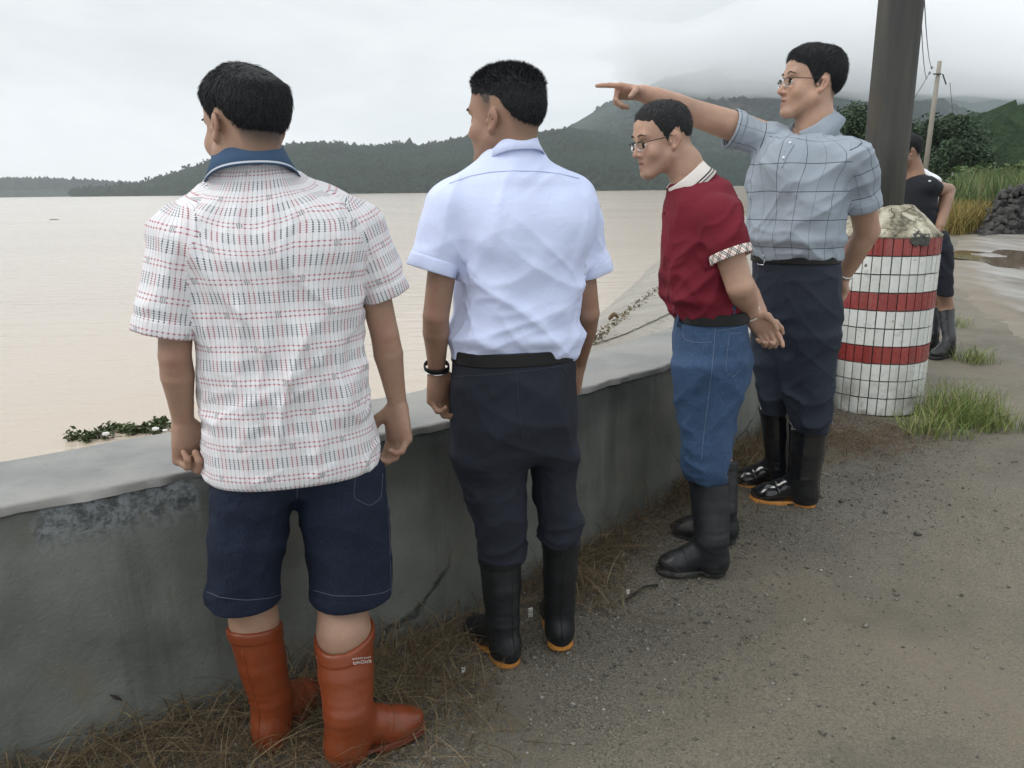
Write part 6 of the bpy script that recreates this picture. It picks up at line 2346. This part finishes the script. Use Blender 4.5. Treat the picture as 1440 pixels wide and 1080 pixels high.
def build_hills():
    fa = mat_forest('far_forest', (.018, .044, .040), (.042, .078, .060), .012)
    fb = mat_forest('dark_forest', (.009, .034, .019), (.024, .070, .034), .02)
    fc = mat_forest('mountain_forest', (.016, .046, .030), (.038, .085, .046), .012, (.17, .11, .075))
    fd = mat_forest('green_forest', (.022, .050, .022), (.055, .10, .040), .05)
    # low far ridge
    G, up, px = hill('hills', [(-500, 258), (-250, 250), (0, 255), (60, 254), (110, 257), (160, 259), (230, 262), (330, 262), (430, 262)], 2100, 2300, 2700, fa, 240, 24, .04, 1)
    grow(G, up, 9000, 4.5, fa, 'forest', 'blue-grey wood on the far low ridge', .3, sizevar=.3)
    # dark hill across the lake
    def D0b(px):
        return np.interp(px, [100, 160, 400, 900, 1300], [1500, 1350, 1000, 820, 760])
    G, up, px = hill('hills', [(100, 272), (150, 269), (200, 263), (250, 247), (290, 234), (340, 222), (400, 211), (440, 207), (480, 208), (520, 213), (560, 207), (600, 211), (640, 202), (680, 196), (720, 197), (760, 194), (800, 187), (850, 194), (900, 203), (960, 212), (1050, 222), (1200, 236), (1320, 250)],
                     D0b, 1600, 2000, fb, 320, 40, .12, 2)
    P = grow(G, up, 17000, 4.4, fb, 'forest', 'dark wood covering the hill across the lake', .0, sizevar=.22)
    # straggling trees along the ridge
    ridge = G[:, up]
    mbV, mbF, nv = [], [], 0
    pos, rad = [], []
    tr = MB()
    cand = [k for k in range(len(ridge)) if (px[k] < 420 or 430 < px[k] < 620 or 740 < px[k] < 900)]
    for q in range(170):
        k = random.choice(cand)
        p = ridge[k] + (ridge[min(k + 1, len(ridge) - 1)] - ridge[k]) * random.random()
        h = random.uniform(6, 12)
        p = p + np.array([0, 0, 1.0])
        tr.add([p + [-.4, 0, 0], p + [.4, 0, 0], p + [.3, 0, h], p + [-.3, 0, h], p + [0, .5, 0]], [[0, 1, 2, 3], [1, 4, 2], [4, 0, 3]])
        for w in range(random.randint(2, 4)):
            pos.append(p + [random.uniform(-2.5, 2.5), random.uniform(-2, 2), h * random.uniform(.65, 1.1)]); rad.append(random.uniform(.9, 2.1))
    V, F = scatter_blobs(np.array(pos), np.array(rad), .35, 1.2)
    Vt = np.concatenate(tr.V)
    o = npmesh('forest', np.concatenate([V, Vt]), F.tolist() + [[i + len(V) for i in f] for f in tr.F], fb, None, False)
    tag(o, 'thin straggling trees along the skyline of the dark hill', kind='stuff')
    # big mountain, its top in the cloud
    scar = lambda x, f: float(np.exp(-((x - 1030 + (f - .3) * 90) / 22) ** 2) * sstep(.05, .12, f) * sstep(.42, .32, f))
    G, up, px = hill('hills', [(700, 225), (760, 205), (799, 184), (844, 159), (876, 143), (901, 135), (933, 122), (972, 113), (1020, 105), (1080, 98), (1140, 92), (1200, 105), (1260, 130), (1330, 160), (1400, 185), (1500, 215)],
                     lambda q: np.interp(q, [700, 1000, 1300], [1500, 1150, 1100]), 2600, 3300, fc, 340, 60, .16, 3, scar)
    grow(G, up, 17000, 4.8, fc, 'forest', 'hazy wood on the big mountain under the cloud', .0, sizevar=.2, tall=.75, mask=lambda P, u, v: fbm(P, 1 / 120., 2, 4) > -.35)
    # range farther back on the right
    G, up, px = hill('hills', [(1080, 130), (1160, 110), (1240, 98), (1320, 104), (1400, 98), (1480, 92), (1600, 100), (1750, 92), (1950, 110), (2250, 170)],
                     lambda q: np.interp(q, [1000, 1400, 2200], [2500, 2300, 2300]), 4300, 5000, fa, 220, 40, .14, 9)
    # nearer wooded slope on the right
    G, up, px = hill('hills', [(1180, 250), (1240, 238), (1300, 215), (1340, 198), (1380, 189), (1440, 181), (1520, 170), (1650, 150), (1900, 150)], 170, 420, 620, fd, 160, 36, .10, 5)
    grow(G, up, 7000, 2.7, fd, 'forest', 'green wooded slope rising behind the reeds', .0)

def build_cloud():
    """low cloud lying on the mountain"""
    t = bpy.data.materials.new('low_cloud')
    t.use_nodes = True
    n, l = t.node_tree.nodes, t.node_tree.links
    n.clear()
    o = n.new('ShaderNodeOutputMaterial'); v = n.new('ShaderNodeVolumePrincipled')
    v.inputs['Color'].default_value = (0.98, 0.99, 1.0, 1)
    v.inputs['Density'].default_value = 0.0075
    l.new(v.outputs[0], o.inputs['Volume'])
    F = Field()
    for x, y, D, rx, ry, rz in ((985, 94, 1420, 130, 150, 17), (1060, 92, 1400, 170, 180, 26), (1030, 99, 1430, 120, 150, 11), (1105, 97, 1400, 140, 160, 15), (1150, 88, 1380, 190, 190, 30), (1250, 84, 1360, 200, 200, 31), (1370, 82, 1340, 230, 210, 33), (1500, 80, 1320, 260, 220, 36), (1660, 76, 1320, 320, 230, 40), (1900, 74, 1350, 420, 250, 46), (1120, 60, 1500, 300, 220, 30), (1300, 48, 1480, 420, 240, 38), (1560, 40, 1480, 500, 260, 44)):
        d = ray(x, y); p = CAM + d * (D / np.hypot(d[0], d[1]))
        F.u(p_ell(p, (rx, ry, rz)), 30)
    V, Q = F.mesh(26.0, smooth=3, B=6) if False else cloud_mesh(F)
    ob = npmesh('cloud', V, Q, t)
    tag(ob, 'low white cloud hiding the mountain top', kind='stuff')

def cloud_mesh(F):
    keep_eval = F.eval
    def ev(P):
        d = np.full(len(P), 1e5)
        for op, k, fn, lo, hi in F.ops:
            d = F.comb(op, k, d, fn(P))
        return d
    F.eval = ev
    # one plain grid is enough here
    lo, hi = F.bounds()
    h = 14.0
    lo = lo - 2 * h; hi = hi + 2 * h
    nn = np.ceil((hi - lo) / h).astype(int)
    import itertools
    G = Field()
    def big(P):
        return (ev(P) + 12 * fbm(P, 1 / 90., 3, 6)) / 400.0
    # scale the cloud down, mesh it, scale it up again
    s = 1 / 400.0
    G.u((lambda P: big(P * 400.0), lo * s, hi * s), .001)
    V, Q = G.mesh(h * s, smooth=2)
    return V * 400.0, Q

# ------------------------------------------------------------------ broadleaf trees near the road end
def leaf_cloud(cen, rad, n, size):
    """small leaf faces spread through clumps; returns V, quads"""
    k = RNG.integers(0, len(cen), n)
    u = RNG.normal(0, 1, (n, 3)); u /= np.linalg.norm(u, axis=1)[:, None]
    r = np.asarray(rad)[k] * RNG.random(n) ** .45
    P = np.asarray(cen)[k] + u * r[:, None]
    a = RNG.normal(0, 1, (n, 3)); a[:, 2] *= .6; a /= np.linalg.norm(a, axis=1)[:, None]
    b = np.cross(a, RNG.normal(0, 1, (n, 3))); b /= np.linalg.norm(b, axis=1)[:, None]
    s = size * RNG.uniform(.6, 1.4, (n, 1))
    V = np.stack([P - a * s, P + b * s * .5, P + a * s, P - b * s * .5], 1).reshape(-1, 3)
    return V, np.arange(n * 4).reshape(n, 4)

def mat_leaf(name, a, b):
    t = NT(name)
    g = t.node('ShaderNodeNewGeometry')
    c = t.mix(g.outputs['Random Per Island'], a, b)
    c = t.mix(t.mrange(t.noise(.9, 3), .35, .7, 0, .5), c, tuple(x * .6 for x in a))
    m = t.done(c, .6, None, .25)
    t.b.inputs['Subsurface Weight'].default_value = 0.0
    return m

def tree(label, base, height, width, leaf, trunk, n=2600, size=.20, clumps=16, seed=0):
    rg = np.random.default_rng(seed)
    root = empty('tree', base)
    tag(root, label, 'tree', 'trees at the end of the road')
    base = np.asarray(base, float)
    tr = MB()
    top = base + [rg.normal(0, .2), rg.normal(0, .2), height * .62]
    tr.tube(np.array([base - [0, 0, .2], base * .5 + top * .5 + [.1, 0, 0], top]), np.array([.16, .11, .05]) * height / 6, 7)
    cen, rad = [], []
    for i in range(clumps):
        a = rg.random() * 2 * PI
        z = rg.random() ** .8
        w = width * (.25 + .75 * math.sin(PI * (.18 + .72 * z))) * rg.uniform(.4, 1)
        c = base + [math.cos(a) * w, math.sin(a) * w, height * (.30 + .62 * z)]
        cen.append(c); rad.append(width * rg.uniform(.26, .46))
        tr.tube(np.array([base + (top - base) * rg.uniform(.5, 1), (top + c) / 2 + [0, 0, -.1], c]), np.array([.05, .035, .015]) * height / 6, 5)
    tr.build('trunk', trunk, root)
    V, Q = leaf_cloud(cen, rad, n, size)
    npmesh('crown', V, Q, leaf, root, False)

def blades(P, H, lean, width, n_seg=3, droop=.5, dirs=None):
    """curved grass blades as ribbons: V, quads"""
    n = len(P)
    a = RNG.random(n) * 2 * PI if dirs is None else dirs
    d = np.stack([np.cos(a), np.sin(a), np.zeros(n)], 1)
    side = np.stack([-np.sin(a), np.cos(a), np.zeros(n)], 1)
    tw = RNG.random(n) * PI
    side = side * np.cos(tw)[:, None] + d * np.sin(tw)[:, None] * .6
    rows = []
    for k in range(n_seg + 1):
        f = k / n_seg
        p = P + np.array([0, 0, 1.0]) * (H * (f - droop * f * f * .6))[:, None] + d * (lean * f ** 1.6)[:, None]
        w = (width * (1 - f * .85))[:, None]
        rows.append(np.stack([p - side * w, p + side * w], 1))
    V = np.stack(rows, 1).reshape(-1, 3)
    m = 2 * (n_seg + 1)
    q = np.array([[2 * k, 2 * k + 1, 2 * k + 3, 2 * k + 2] for k in range(n_seg)])
    Q = (np.arange(n)[:, None, None] * m + q[None]).reshape(-1, 4)
    return V, Q

def mat_blade(name, cols):
    t = NT(name)
    g = t.node('ShaderNodeNewGeometry')
    c = t.ramp(g.outputs['Random Per Island'], [(i / (len(cols) - 1), c) for i, c in enumerate(cols)])
    return t.done(c, .7, None, .2)

def ground_pts(xy):
    return np.array([[x, y, gh(x, y)] for x, y in xy])

def build_plants():
    lf = mat_leaf('tree_leaf', (.026, .054, .026), (.060, .098, .046))
    bark = plain('bark', (.09, .075, .055), .9)
    specs = [(1196, 152, 46, 2.3, 'broad dark green tree showing over the shoulder of the tall man'),
             (1222, 168, 52, 2.0, 'dark tree just left of the concrete pole'),
             (1292, 176, 50, 2.0, 'rounded green tree between the two poles'),
             (1328, 170, 48, 2.2, 'tallest green tree beside the leaning distant pole'),
             (1352, 203, 44, 1.7, 'low bushy tree at the end of the road')]
    for i, (x, y, Y, w, lab) in enumerate(specs):
        p = W(x, 250, Y); z = gh(p[0], p[1])
        tp = W(x, y, Y)[2]
        tree(lab, (p[0], p[1], z), (tp - z) * 1.02, w, lf, bark, 8000, .095, 20, i + 3)
    # shrubs low behind the reeds
    lg = mat_leaf('shrub_leaf', (.035, .075, .022), (.11, .15, .05))
    for i, (x, y, Y, w) in enumerate(((1362, 238, 36, 1.3), (1392, 232, 34, 1.3), (1425, 226, 33, 1.5), (1460, 228, 33, 1.5))):
        p = W(x, 250, Y); z = gh(p[0], p[1])
        root = empty('shrub', (p[0], p[1], z))
        tag(root, ['light green shrub at the road end, nearest the fence', 'light green shrub second from the fence', 'light green shrub above the dark stone heap', 'light green shrub at the far right edge'][i], 'shrub', 'shrubs behind the reeds')
        h = W(x, y, Y)[2] - z
        cen = [np.array([p[0], p[1], z]) + [random.uniform(-w, w) * .7, random.uniform(-.6, .6), h * random.uniform(.25, .85)] for _ in range(9)]
        V, Q = leaf_cloud(cen, [w * .45] * 9, 1500, .11)
        npmesh('foliage', V, Q, lg, root, False)
        MB().tube(np.array([[p[0], p[1], z - .1], [p[0] + .1, p[1], z + h * .6]]), .05, 6).build('stem', bark, root)
    # tall reeds and yellow grass beside the road
    rd = mat_blade('reed', [(.05, .10, .032), (.10, .16, .055), (.16, .20, .085), (.22, .20, .11)])
    xy = []
    while len(xy) < 2600:
        x = random.uniform(1338, 1475); Y = random.uniform(24, 31)
        p = W(x, 250, Y)
        if x < 1362 and random.random() < .6: continue
        xy.append(p[:2])
    P = ground_pts(xy)
    V, Q = blades(P, RNG.uniform(1.3, 2.6, len(P)), RNG.uniform(.1, .8, len(P)), np.full(len(P), .022), 4, .5)
    tag(npmesh('tall_reeds', V, Q, rd, None, False), 'tall green reeds beside the end of the road', kind='stuff')
    yg = mat_blade('yellow_grass', [(.16, .17, .05), (.34, .27, .09), (.24, .14, .06), (.12, .15, .04)])
    xy = []
    while len(xy) < 3200:
        x = random.uniform(1334, 1400); Y = random.uniform(20.5, 25)
        xy.append(W(x, 250, Y)[:2])
    P = ground_pts(xy)
    V, Q = blades(P, RNG.uniform(.4, 1.25, len(P)), RNG.uniform(.1, .6, len(P)), np.full(len(P), .014), 3, .5)
    tag(npmesh('yellow_grass', V, Q, yg, None, False), 'yellowing grass at the far side of the road', kind='stuff')
    # green tufts beside the striped base
    gm = mat_blade('green_grass', [(.06, .105, .028), (.13, .19, .05), (.22, .26, .085), (.30, .27, .13)])
    def tuft(px, py, n, r, h, label, mat=gm, lean=.22):
        c = onground(px, py)
        P = ground_pts([(c[0] + max(-1.5, min(1.5, random.gauss(0, 1))) * r * .8, c[1] + max(-1.5, min(1.5, random.gauss(0, 1))) * r * .8) for _ in range(n)])
        V, Q = blades(P, RNG.uniform(.35, 1.0, n) * h, RNG.uniform(.1, 1.0, n) * lean, np.full(n, .0026), 4, .7)
        o = npmesh('grass_tuft', V, Q, mat, None, False)
        return tag(o, label, 'grass tuft', 'grass tufts by the striped base')
    tuft(1345, 588, 760, .17, .42, 'largest bright green grass tuft right of the striped base')
    tuft(1392, 600, 260, .12, .24, 'yellowish grass tuft at the outer side of the big green one')
    tuft(1310, 610, 260, .13, .22, 'grass tuft against the foot of the striped base')
    tuft(1368, 508, 240, .11, .26, 'grass tuft on the verge in front of the black boots behind the base')
    tuft(1345, 460, 120, .12, .22, 'thin grass tuft growing beside the wet road')
    # dry stalks along the foot of the wall
    dm = mat_blade('dry_grass', [(.045, .030, .017), (.10, .070, .038), (.17, .128, .070), (.07, .040, .022), (.25, .20, .115)])
    n = 15500
    s = RNG.random(n) ** .9
    idx = (s * 170).astype(int) + 8
    clump = fbm(np.stack([idx * .07, np.zeros(n), np.zeros(n)], 1), 2.2, 3, 4)
    wide = np.where(idx < 95, .20, .11) * (1 + .8 * clump)
    off = -np.abs(RNG.normal(0, 1, n)) * np.maximum(wide, .05) - .012
    keep = RNG.random(n) < np.clip(.75 + .9 * clump, .12, 1)
    xy = WALL[idx] + WALL_N[idx] * off[:, None] + RNG.normal(0, .02, (n, 2))
    xy = xy[keep]; m = len(xy)
    P = ground_pts(xy)
    P[:, 2] += RNG.uniform(0, 1, m) ** 1.5 * .085 * np.exp(off[keep] / .22)
    H = RNG.uniform(-.02, .09, m)
    up = RNG.random(m) < .10
    H = np.where(up, RNG.uniform(.08, .26, m), H)
    V, Q = blades(P, H, RNG.uniform(.06, .30, m), RNG.uniform(.0011, .0026, m), 4, .8)
    tag(npmesh('dry_grass', V, Q, dm, None, False), 'matted dry grass along the foot of the wall', kind='stuff')
    # reddish litter of dead weed by the striped base
    xy = []
    for _ in range(1500):
        p = onground(random.gauss(1215, 55), random.gauss(618, 17))
        xy.append(p[:2])
    P = ground_pts(xy); m = len(P)
    rm = mat_blade('dead_weed', [(.045, .025, .014), (.10, .055, .03), (.15, .10, .055), (.07, .05, .028)])
    V, Q = blades(P, RNG.uniform(.0, .07, m), RNG.uniform(.05, .2, m), RNG.uniform(.001, .0024, m), 3, .8)
    tag(npmesh('dead_weeds', V, Q, rm, None, False), 'reddish dead weeds lying before the striped base', kind='stuff')
    # three taller bent stalks with dark heads at the wall
    for (x0, y0, x1, y1, lab) in ((200, 1060, 172, 985, 'bent dry stalk with a dark seed head, left by the wall'), (268, 1020, 240, 965, 'dry stalk with a curled tip leaning on the wall'), (105, 1075, 88, 1045, 'short dry stalk at the far left of the wall')):
        a = onground(x0, y0); b = W(x1, y1, a[1] + .02)
        r = empty('grass_stalk', a); tag(r, lab, 'grass stalk')
        mid = (a + b) / 2 + [.015, 0, .02]
        MB().tube(smooth_line([a, mid, b], 10, 2), .0013, 5).build('stem', dm, r)
        e = b + (b - mid) * .35 + [-.02, 0, -.004]
        MB().tube(np.array([b, (b + e) / 2, e]), np.array([.002, .005, .001]), 6).build('seed_head', plain('seed_head', (.02, .018, .015), .8), r)

def build_gravel():
    n = 26000
    XY = []
    a = (RNG.random(n) * 160).astype(int) + 30
    off = -RNG.exponential(.34, n) - .03
    xy = WALL[a] + WALL_N[a] * off[:, None] + RNG.normal(0, .05, (n, 2))
    xy = xy[(xy[:, 1] > .9) & (xy[:, 1] < 5)]
    P = ground_pts(xy)
    R = np.clip(np.exp(RNG.normal(math.log(.0031), .45, len(P))), .0016, .014)
    P[:, 2] += R * .2
    v = np.array([[1, 0, 0], [-1, 0, 0], [0, 1, 0], [0, -1, 0], [0, 0, 1], [0, 0, -1.0]])
    f = np.array([[0, 2, 4], [2, 1, 4], [1, 3, 4], [3, 0, 4], [2, 0, 5], [1, 2, 5], [3, 1, 5], [0, 3, 5]])
    m = len(P)
    Vv = v[None] * (1 + RNG.normal(0, .28, (m, 6, 3))) + RNG.normal(0, .22, (m, 6, 3))
    Vv[..., 2] *= .7
    V = (P[:, None] + Vv * R[:, None, None]).reshape(-1, 3)
    F = (np.arange(m)[:, None, None] * 6 + f[None]).reshape(-1, 3)
    t = NT('gravel_stone')
    g = t.node('ShaderNodeNewGeometry')
    c = t.ramp(g.outputs['Random Per Island'], [(0, (.06, .058, .05)), (.5, (.15, .14, .118)), (.88, (.22, .205, .175)), (.985, (.26, .25, .23)), (1, (.42, .41, .38))])
    tag(npmesh('gravel', V, F, t.done(c, .7, None, .3), None, False), 'loose grey gravel beside the wall', kind='stuff')

def build_stones():
    root_p = W(1432, 300, 20.5)
    z = gh(root_p[0], root_p[1])
    root = empty('stone_heap', (root_p[0], root_p[1], z))
    tag(root, 'heap of dark rough stones at the right edge of the road', 'stone heap')
    t = NT('dark_rock')
    oi = t.node('ShaderNodeObjectInfo')
    c = t.mix(oi.outputs['Random'], (.022, .022, .022), (.075, .072, .068))
    c = t.mix(t.mrange(t.noise(8, 5), .45, .7, 0, .5), c, (.10, .095, .088))
    rm = t.done(c, .75, t.bump(t.noise(14, 5), .6, .03), .35)
    meshes = []
    for k in range(6):
        bm = bmesh.new(); bmesh.ops.create_icosphere(bm, subdivisions=1, radius=1)
        rr = np.random.default_rng(k)
        for v in bm.verts:
            v.co *= 1 + rr.normal(0, .18)
            v.co.z *= .75
        me = bpy.data.meshes.new('stone'); bm.to_mesh(me); bm.free(); me.materials.append(rm); meshes.append(me)
    L, H = 4.6, 1.35
    core = MB()
    prof = np.linspace(0, 1, 14)
    V = []
    for s in prof:
        hh = H * (sstep(0, .22, s)) * .86
        x = root_p[0] - 1.15 + s * L; y = root_p[1] + s * 1.4
        for q in (-1, -.45, 0, .45, 1):
            V.append([x + .15 * q, y + q * .75, z - .1 + hh * (1 - abs(q) ** 1.6)])
    F = [[i * 5 + k, i * 5 + k + 1, i * 5 + k + 6, i * 5 + k + 5] for i in range(13) for k in range(4)]
    core.add(V, F); core.build('heap_core', rm, root, False)
    rr = random.Random(5)
    for i in range(295):
        s = rr.random() ** 1.5; q = rr.uniform(-1, .3)
        hh = H * float(sstep(0, .22, s)) * .9
        x = root_p[0] - 1.15 + s * L + .15 * q; y = root_p[1] + s * 1.4 + q * .78
        zz = z - .1 + hh * (1 - abs(q) ** 1.6)
        o = bpy.data.objects.new('stone', rr.choice(meshes))
        o.parent = root
        o.location = (x - root_p[0], y - root_p[1], zz - z)
        sc = rr.uniform(.06, .15)
        o.scale = (sc * rr.uniform(.8, 1.3), sc, sc * rr.uniform(.7, 1.1))
        o.rotation_euler = (rr.random() * 6, rr.random() * 6, rr.random() * 6)
        C.objects.link(o)

def build_far_things():
    # leaning distant pole
    cm = plain('old_concrete', (.27, .25, .21), .8, .25, 2)
    a, b = W(1298, 262, 42), W(1321.5, 86, 42)
    r = empty('utility_pole', a)
    tag(r, 'thin leaning utility pole standing beyond the road end', 'pole')
    MB().tube(np.array([a - (b - a) * .12, (a + b) / 2, b]), np.array([.135, .12, .10]), 12).build('shaft', cm, r)
    ax = nrm(b - a)
    im = plain('dark_iron', (.03, .03, .032), .6)
    q = b - ax * .62
    MB().box(q + [-.1, -.12, 0], (.20, .03, .03)).build('crossarm', im, r)
    MB().tube(np.array([q + [.18, -.1, 0], q + [.42, -.1, -.5]]), .035, 6).build('strut', im, r)
    por = plain('porcelain', (.25, .25, .26), .4)
    for dx, dz in ((-.42, .30), (-.5, .06)):
        MB().ball(q + [dx, -.14, dz], (.06, .06, .08), 8, 6).build('insulator', por, r)
    # wires
    wm = plain('wire', (.02, .02, .022), .6)
    def wire(p0, p1, sag, label, rad=.02, n=24):
        t = np.linspace(0, 1, n)[:, None]
        P = p0 * (1 - t) + p1 * t
        P[:, 2] -= sag * 4 * t[:, 0] * (1 - t[:, 0])
        o = MB().tube(P, rad, 5).build('overhead_wire', wm)
        tag(o, label, 'wire')
    wire(q + [-.42, -.14, .28], W(1298.5, -30, 20), .35, 'overhead wire running up from the leaning pole, the right of the pair', .014)
    wire(q + [-.62, -.14, -.25], W(1293.5, -30, 20), .35, 'overhead wire running up from the leaning pole, the left of the pair', .014)
    wire(q + [-.5, -.14, .06], W(1268, 162, 38), .1, 'stay wire sloping down from the leaning pole behind the thick pole', .016)
    wire(q + [.6, -.1, -.42], W(1345, 185, 60), .2, 'faint wire dropping to the right of the leaning pole', .014)
    # small pale fence by the shrubs
    fm = plain('pale_fence', (.42, .44, .46), .6)
    A, B = W(1338, 256, 40), W(1366, 257, 38)
    z = gh(A[0], A[1])
    f = empty('fence', (A[0], A[1], z))
    tag(f, 'small pale picket fence at the end of the road', 'fence')
    for k in range(11):
        p = A + (B - A) * k / 10
        zz = gh(p[0], p[1])
        MB().box((p[0], p[1], zz + .85), (.035, .02, .9)).build('picket', fm, f, False)
    for h in (.45, 1.45):
        MB().tube(np.array([[A[0], A[1], z + h], [B[0], B[1], gh(B[0], B[1]) + h]]), .03, 4).build('rail', fm, f)

def build_debris(EMB):
    # floating weed against the wall
    lm = mat_leaf('water_weed_leaf', (.035, .055, .018), (.09, .115, .045))
    sm = plain('weed_stem', (.08, .06, .045), .8)
    wm = plain('white_foam', (.72, .72, .70), .7)
    for i, (x0, x1, y0, y1, lab) in enumerate(((105, 178, 618, 606, 'floating clump of green weed on the water beyond the wall, the left one'), (196, 246, 607, 599, 'floating clump of green weed on the water beside the man in the plaid shirt'))):
        a, b = atz(x0, y0, LAKE_Z), atz(x1, y1, LAKE_Z)
        c = (a + b) / 2
        r = empty('floating_weed', c); tag(r, lab, 'water weed')
        cen = [a + (b - a) * random.random() + np.array([random.uniform(-.1, .1), random.uniform(-.12, .12), random.uniform(.0, .03)]) for _ in range(30)]
        V, Q = leaf_cloud(cen, [.045] * 30, 620, .020)
        npmesh('leaves', V, Q, lm, r, False)
        for k in range(7):
            p = cen[k] * np.array([1, 1, 0]) + [0, 0, LAKE_Z + .012]; q = p + [random.uniform(-.22, .22), random.uniform(-.08, .08), .0]
            MB().tube(np.array([p, (p + q) / 2 + [0, 0, .012], q]), .0025, 5).build('stem', sm, r)
    for i, (x, y, s, lab) in enumerate(((149, 610, .028, 'white scrap of foam on the left clump of weed'), (219, 603, .028, 'white scrap of foam on the right clump of weed'), (232, 605, .02, 'small white scrap beside the right clump of weed'))):
        p = atz(x, y, LAKE_Z + .05)
        bm = MB().ball(p, (s, s * .7, s * .45), 9, 6)
        bm.V[0] += RNG.normal(0, s * .08, bm.V[0].shape)
        tag(bm.build('foam_scrap', wm, None, False), lab, 'litter', 'white scraps on the weed')
    # specks of flotsam far out
    fm = plain('flotsam', (.16, .13, .10), .8)
    for i, (x, y, w, lab) in enumerate(((55, 282, .7, 'speck of flotsam farthest out on the left of the lake'), (95, 283, 1.1, 'long speck of flotsam on the lake near the left ridge'), (76, 309, .4, 'thin speck of flotsam closer in on the left of the lake'))):
        p = atz(x, y, LAKE_Z)
        b = MB().ball(p + [0, 0, .01], (w, w * .3, .035), 10, 5)
        b.V[0] += RNG.normal(0, .012, b.V[0].shape)
        tag(b.build('flotsam', fm, None, False), lab, 'flotsam')
    # twigs and silt on the slope
    tm = plain('driftwood', (.13, .085, .045), .8)
    bv = BVHTree.FromPolygons([Vector(v) for v in EMB.reshape(-1, 3).tolist()], [[i * EMB.shape[1] + j, i * EMB.shape[1] + j + 1, (i + 1) * EMB.shape[1] + j + 1, (i + 1) * EMB.shape[1] + j] for i in range(EMB.shape[0] - 1) for j in range(EMB.shape[1] - 1)])
    def on_slope(x, y, off=.01):
        h = bv.ray_cast(Vector(CAM), Vector(ray(x, y)).normalized())[0]
        return None if h is None else np.array(h) + [0, 0, off]
    def ridge(pts, r, name, label, cat, mat):
        P = [on_slope(x, y, r * .3) for x, y in smooth_line(np.array(pts, float), 26, 2)]
        P = np.array([p for p in P if p is not None])
        if len(P) < 4: return
        P[:, 2] += .006 * RNG.random(len(P))
        tag(MB().tube(P, r * (1 + .35 * RNG.random(len(P))), 6).build(name, mat), label, cat)
    silt = plain('silt', (.25, .20, .14), .85, .3, 12, .5)
    weed = plain('stranded_weed', (.12, .11, .06), .9, .4, 30, .6)
    L = smooth_line(np.array([(828, 484), (842, 474), (858, 461), (876, 446), (905, 422), (930, 402)], float), 60, 2)
    cen = [on_slope(x + random.gauss(0, 2.5), y + random.gauss(0, 2.5), .0) for x, y in np.repeat(L, 5, 0)]
    cen = [c for c in cen if c is not None]
    V, Q = leaf_cloud(cen, [.022] * len(cen), 650, .010)
    V[:, 2] = np.maximum(V[:, 2], 0 * V[:, 2] + V[:, 2])
    tag(npmesh('stranded_weed', V, Q, mat_leaf('stranded_weed', (.10, .08, .05), (.22, .175, .11)), None, False), 'stranded weed along the water edge of the pale slope', kind='stuff')
    ridge([(834, 486), (880, 470), (920, 452), (945, 440)], .0022, 'slab_joint', 'upper open joint across the pale slope', 'joint', weed)
    ridge([(842, 500), (880, 489), (915, 474), (945, 462)], .0016, 'slab_joint', 'lower thin joint across the pale slope', 'joint', weed)
    for i, (x, y, w, lab) in enumerate(((856, 452, 14, 'orange-brown driftwood lump on the slope near the water'), (880, 492, 8, 'small dark twig lying low on the slope'))):
        p = on_slope(x, y); q = on_slope(x + w, y - 3)
        if p is None or q is None: continue
        P = smooth_line([p, (p + q) / 2 + [0, 0, .03], q], 8, 1)
        r = .013 if i == 0 else .005
        tag(MB().tube(P, r * np.array([.4, .8, 1, .9, 1.1, .9, .7, .3]), 7).build('driftwood', tm), lab, 'driftwood')
    # litter by the boots
    for i, (x, y, s, lab) in enumerate(((746, 872, .016, 'white plastic scrap between the black boots'), (883, 836, .012, 'small white scrap on the gravel left of the grey boots'), (652, 948, .012, 'pale scrap lying in the dry grass by the orange boots'))):
        p = onground(x, y); p[2] = gh(p[0], p[1]) + s * .7
        b = MB().box(p, (s * .5, s * .25, s * (1.3 if i == 0 else .6)), np.array([[.9, .3, .1], [-.3, .9, 0], [0, 0, 1]]))
        tag(b.build('plastic_scrap', wm, None, False), lab, 'litter', 'scraps on the ground')
    a, b = onground(880, 846), onground(925, 824)
    a[2] = gh(a[0], a[1]) + .006; b[2] = gh(b[0], b[1]) + .008
    tag(MB().tube(smooth_line([a, (a + b) / 2 + [.01, .02, .012], b], 10, 1), .0045, 6).build('black_twig', plain('black_twig', (.015, .014, .013), .8)), 'thin black twig on the gravel by the grey boots', 'twig')
    for i, (x, y) in enumerate(((1048, 905), (925, 700))):
        c = onground(x, y); c[2] = gh(c[0], c[1])
        P = np.repeat(c[None], 14, 0) + RNG.normal(0, .008, (14, 3)) * np.array([1, 1, 0])
        V, Q = blades(P, RNG.uniform(.02, .075, 14), RNG.uniform(.01, .06, 14), np.full(14, .0011), 3, .6)
        tag(npmesh('grass_sprig', V, Q, mat_blade('sprig', [(.05, .05, .02), (.11, .10, .045)]), None, False), ['small grass sprig in the middle of the gravel', 'dry sprig at the wall near the grey boots'][i], 'grass sprig')
# ------------------------------------------------------------------ build
build_ground()
build_road()
EMB = build_lake()
build_wall()
build_hills()
build_cloud()
build_haze()
build_pillar()
build_plants()
build_gravel()
build_stones()
build_far_things()
build_debris(EMB)
man_plaid()
man_blue()
man_maroon()
man_grey()
man_behind()
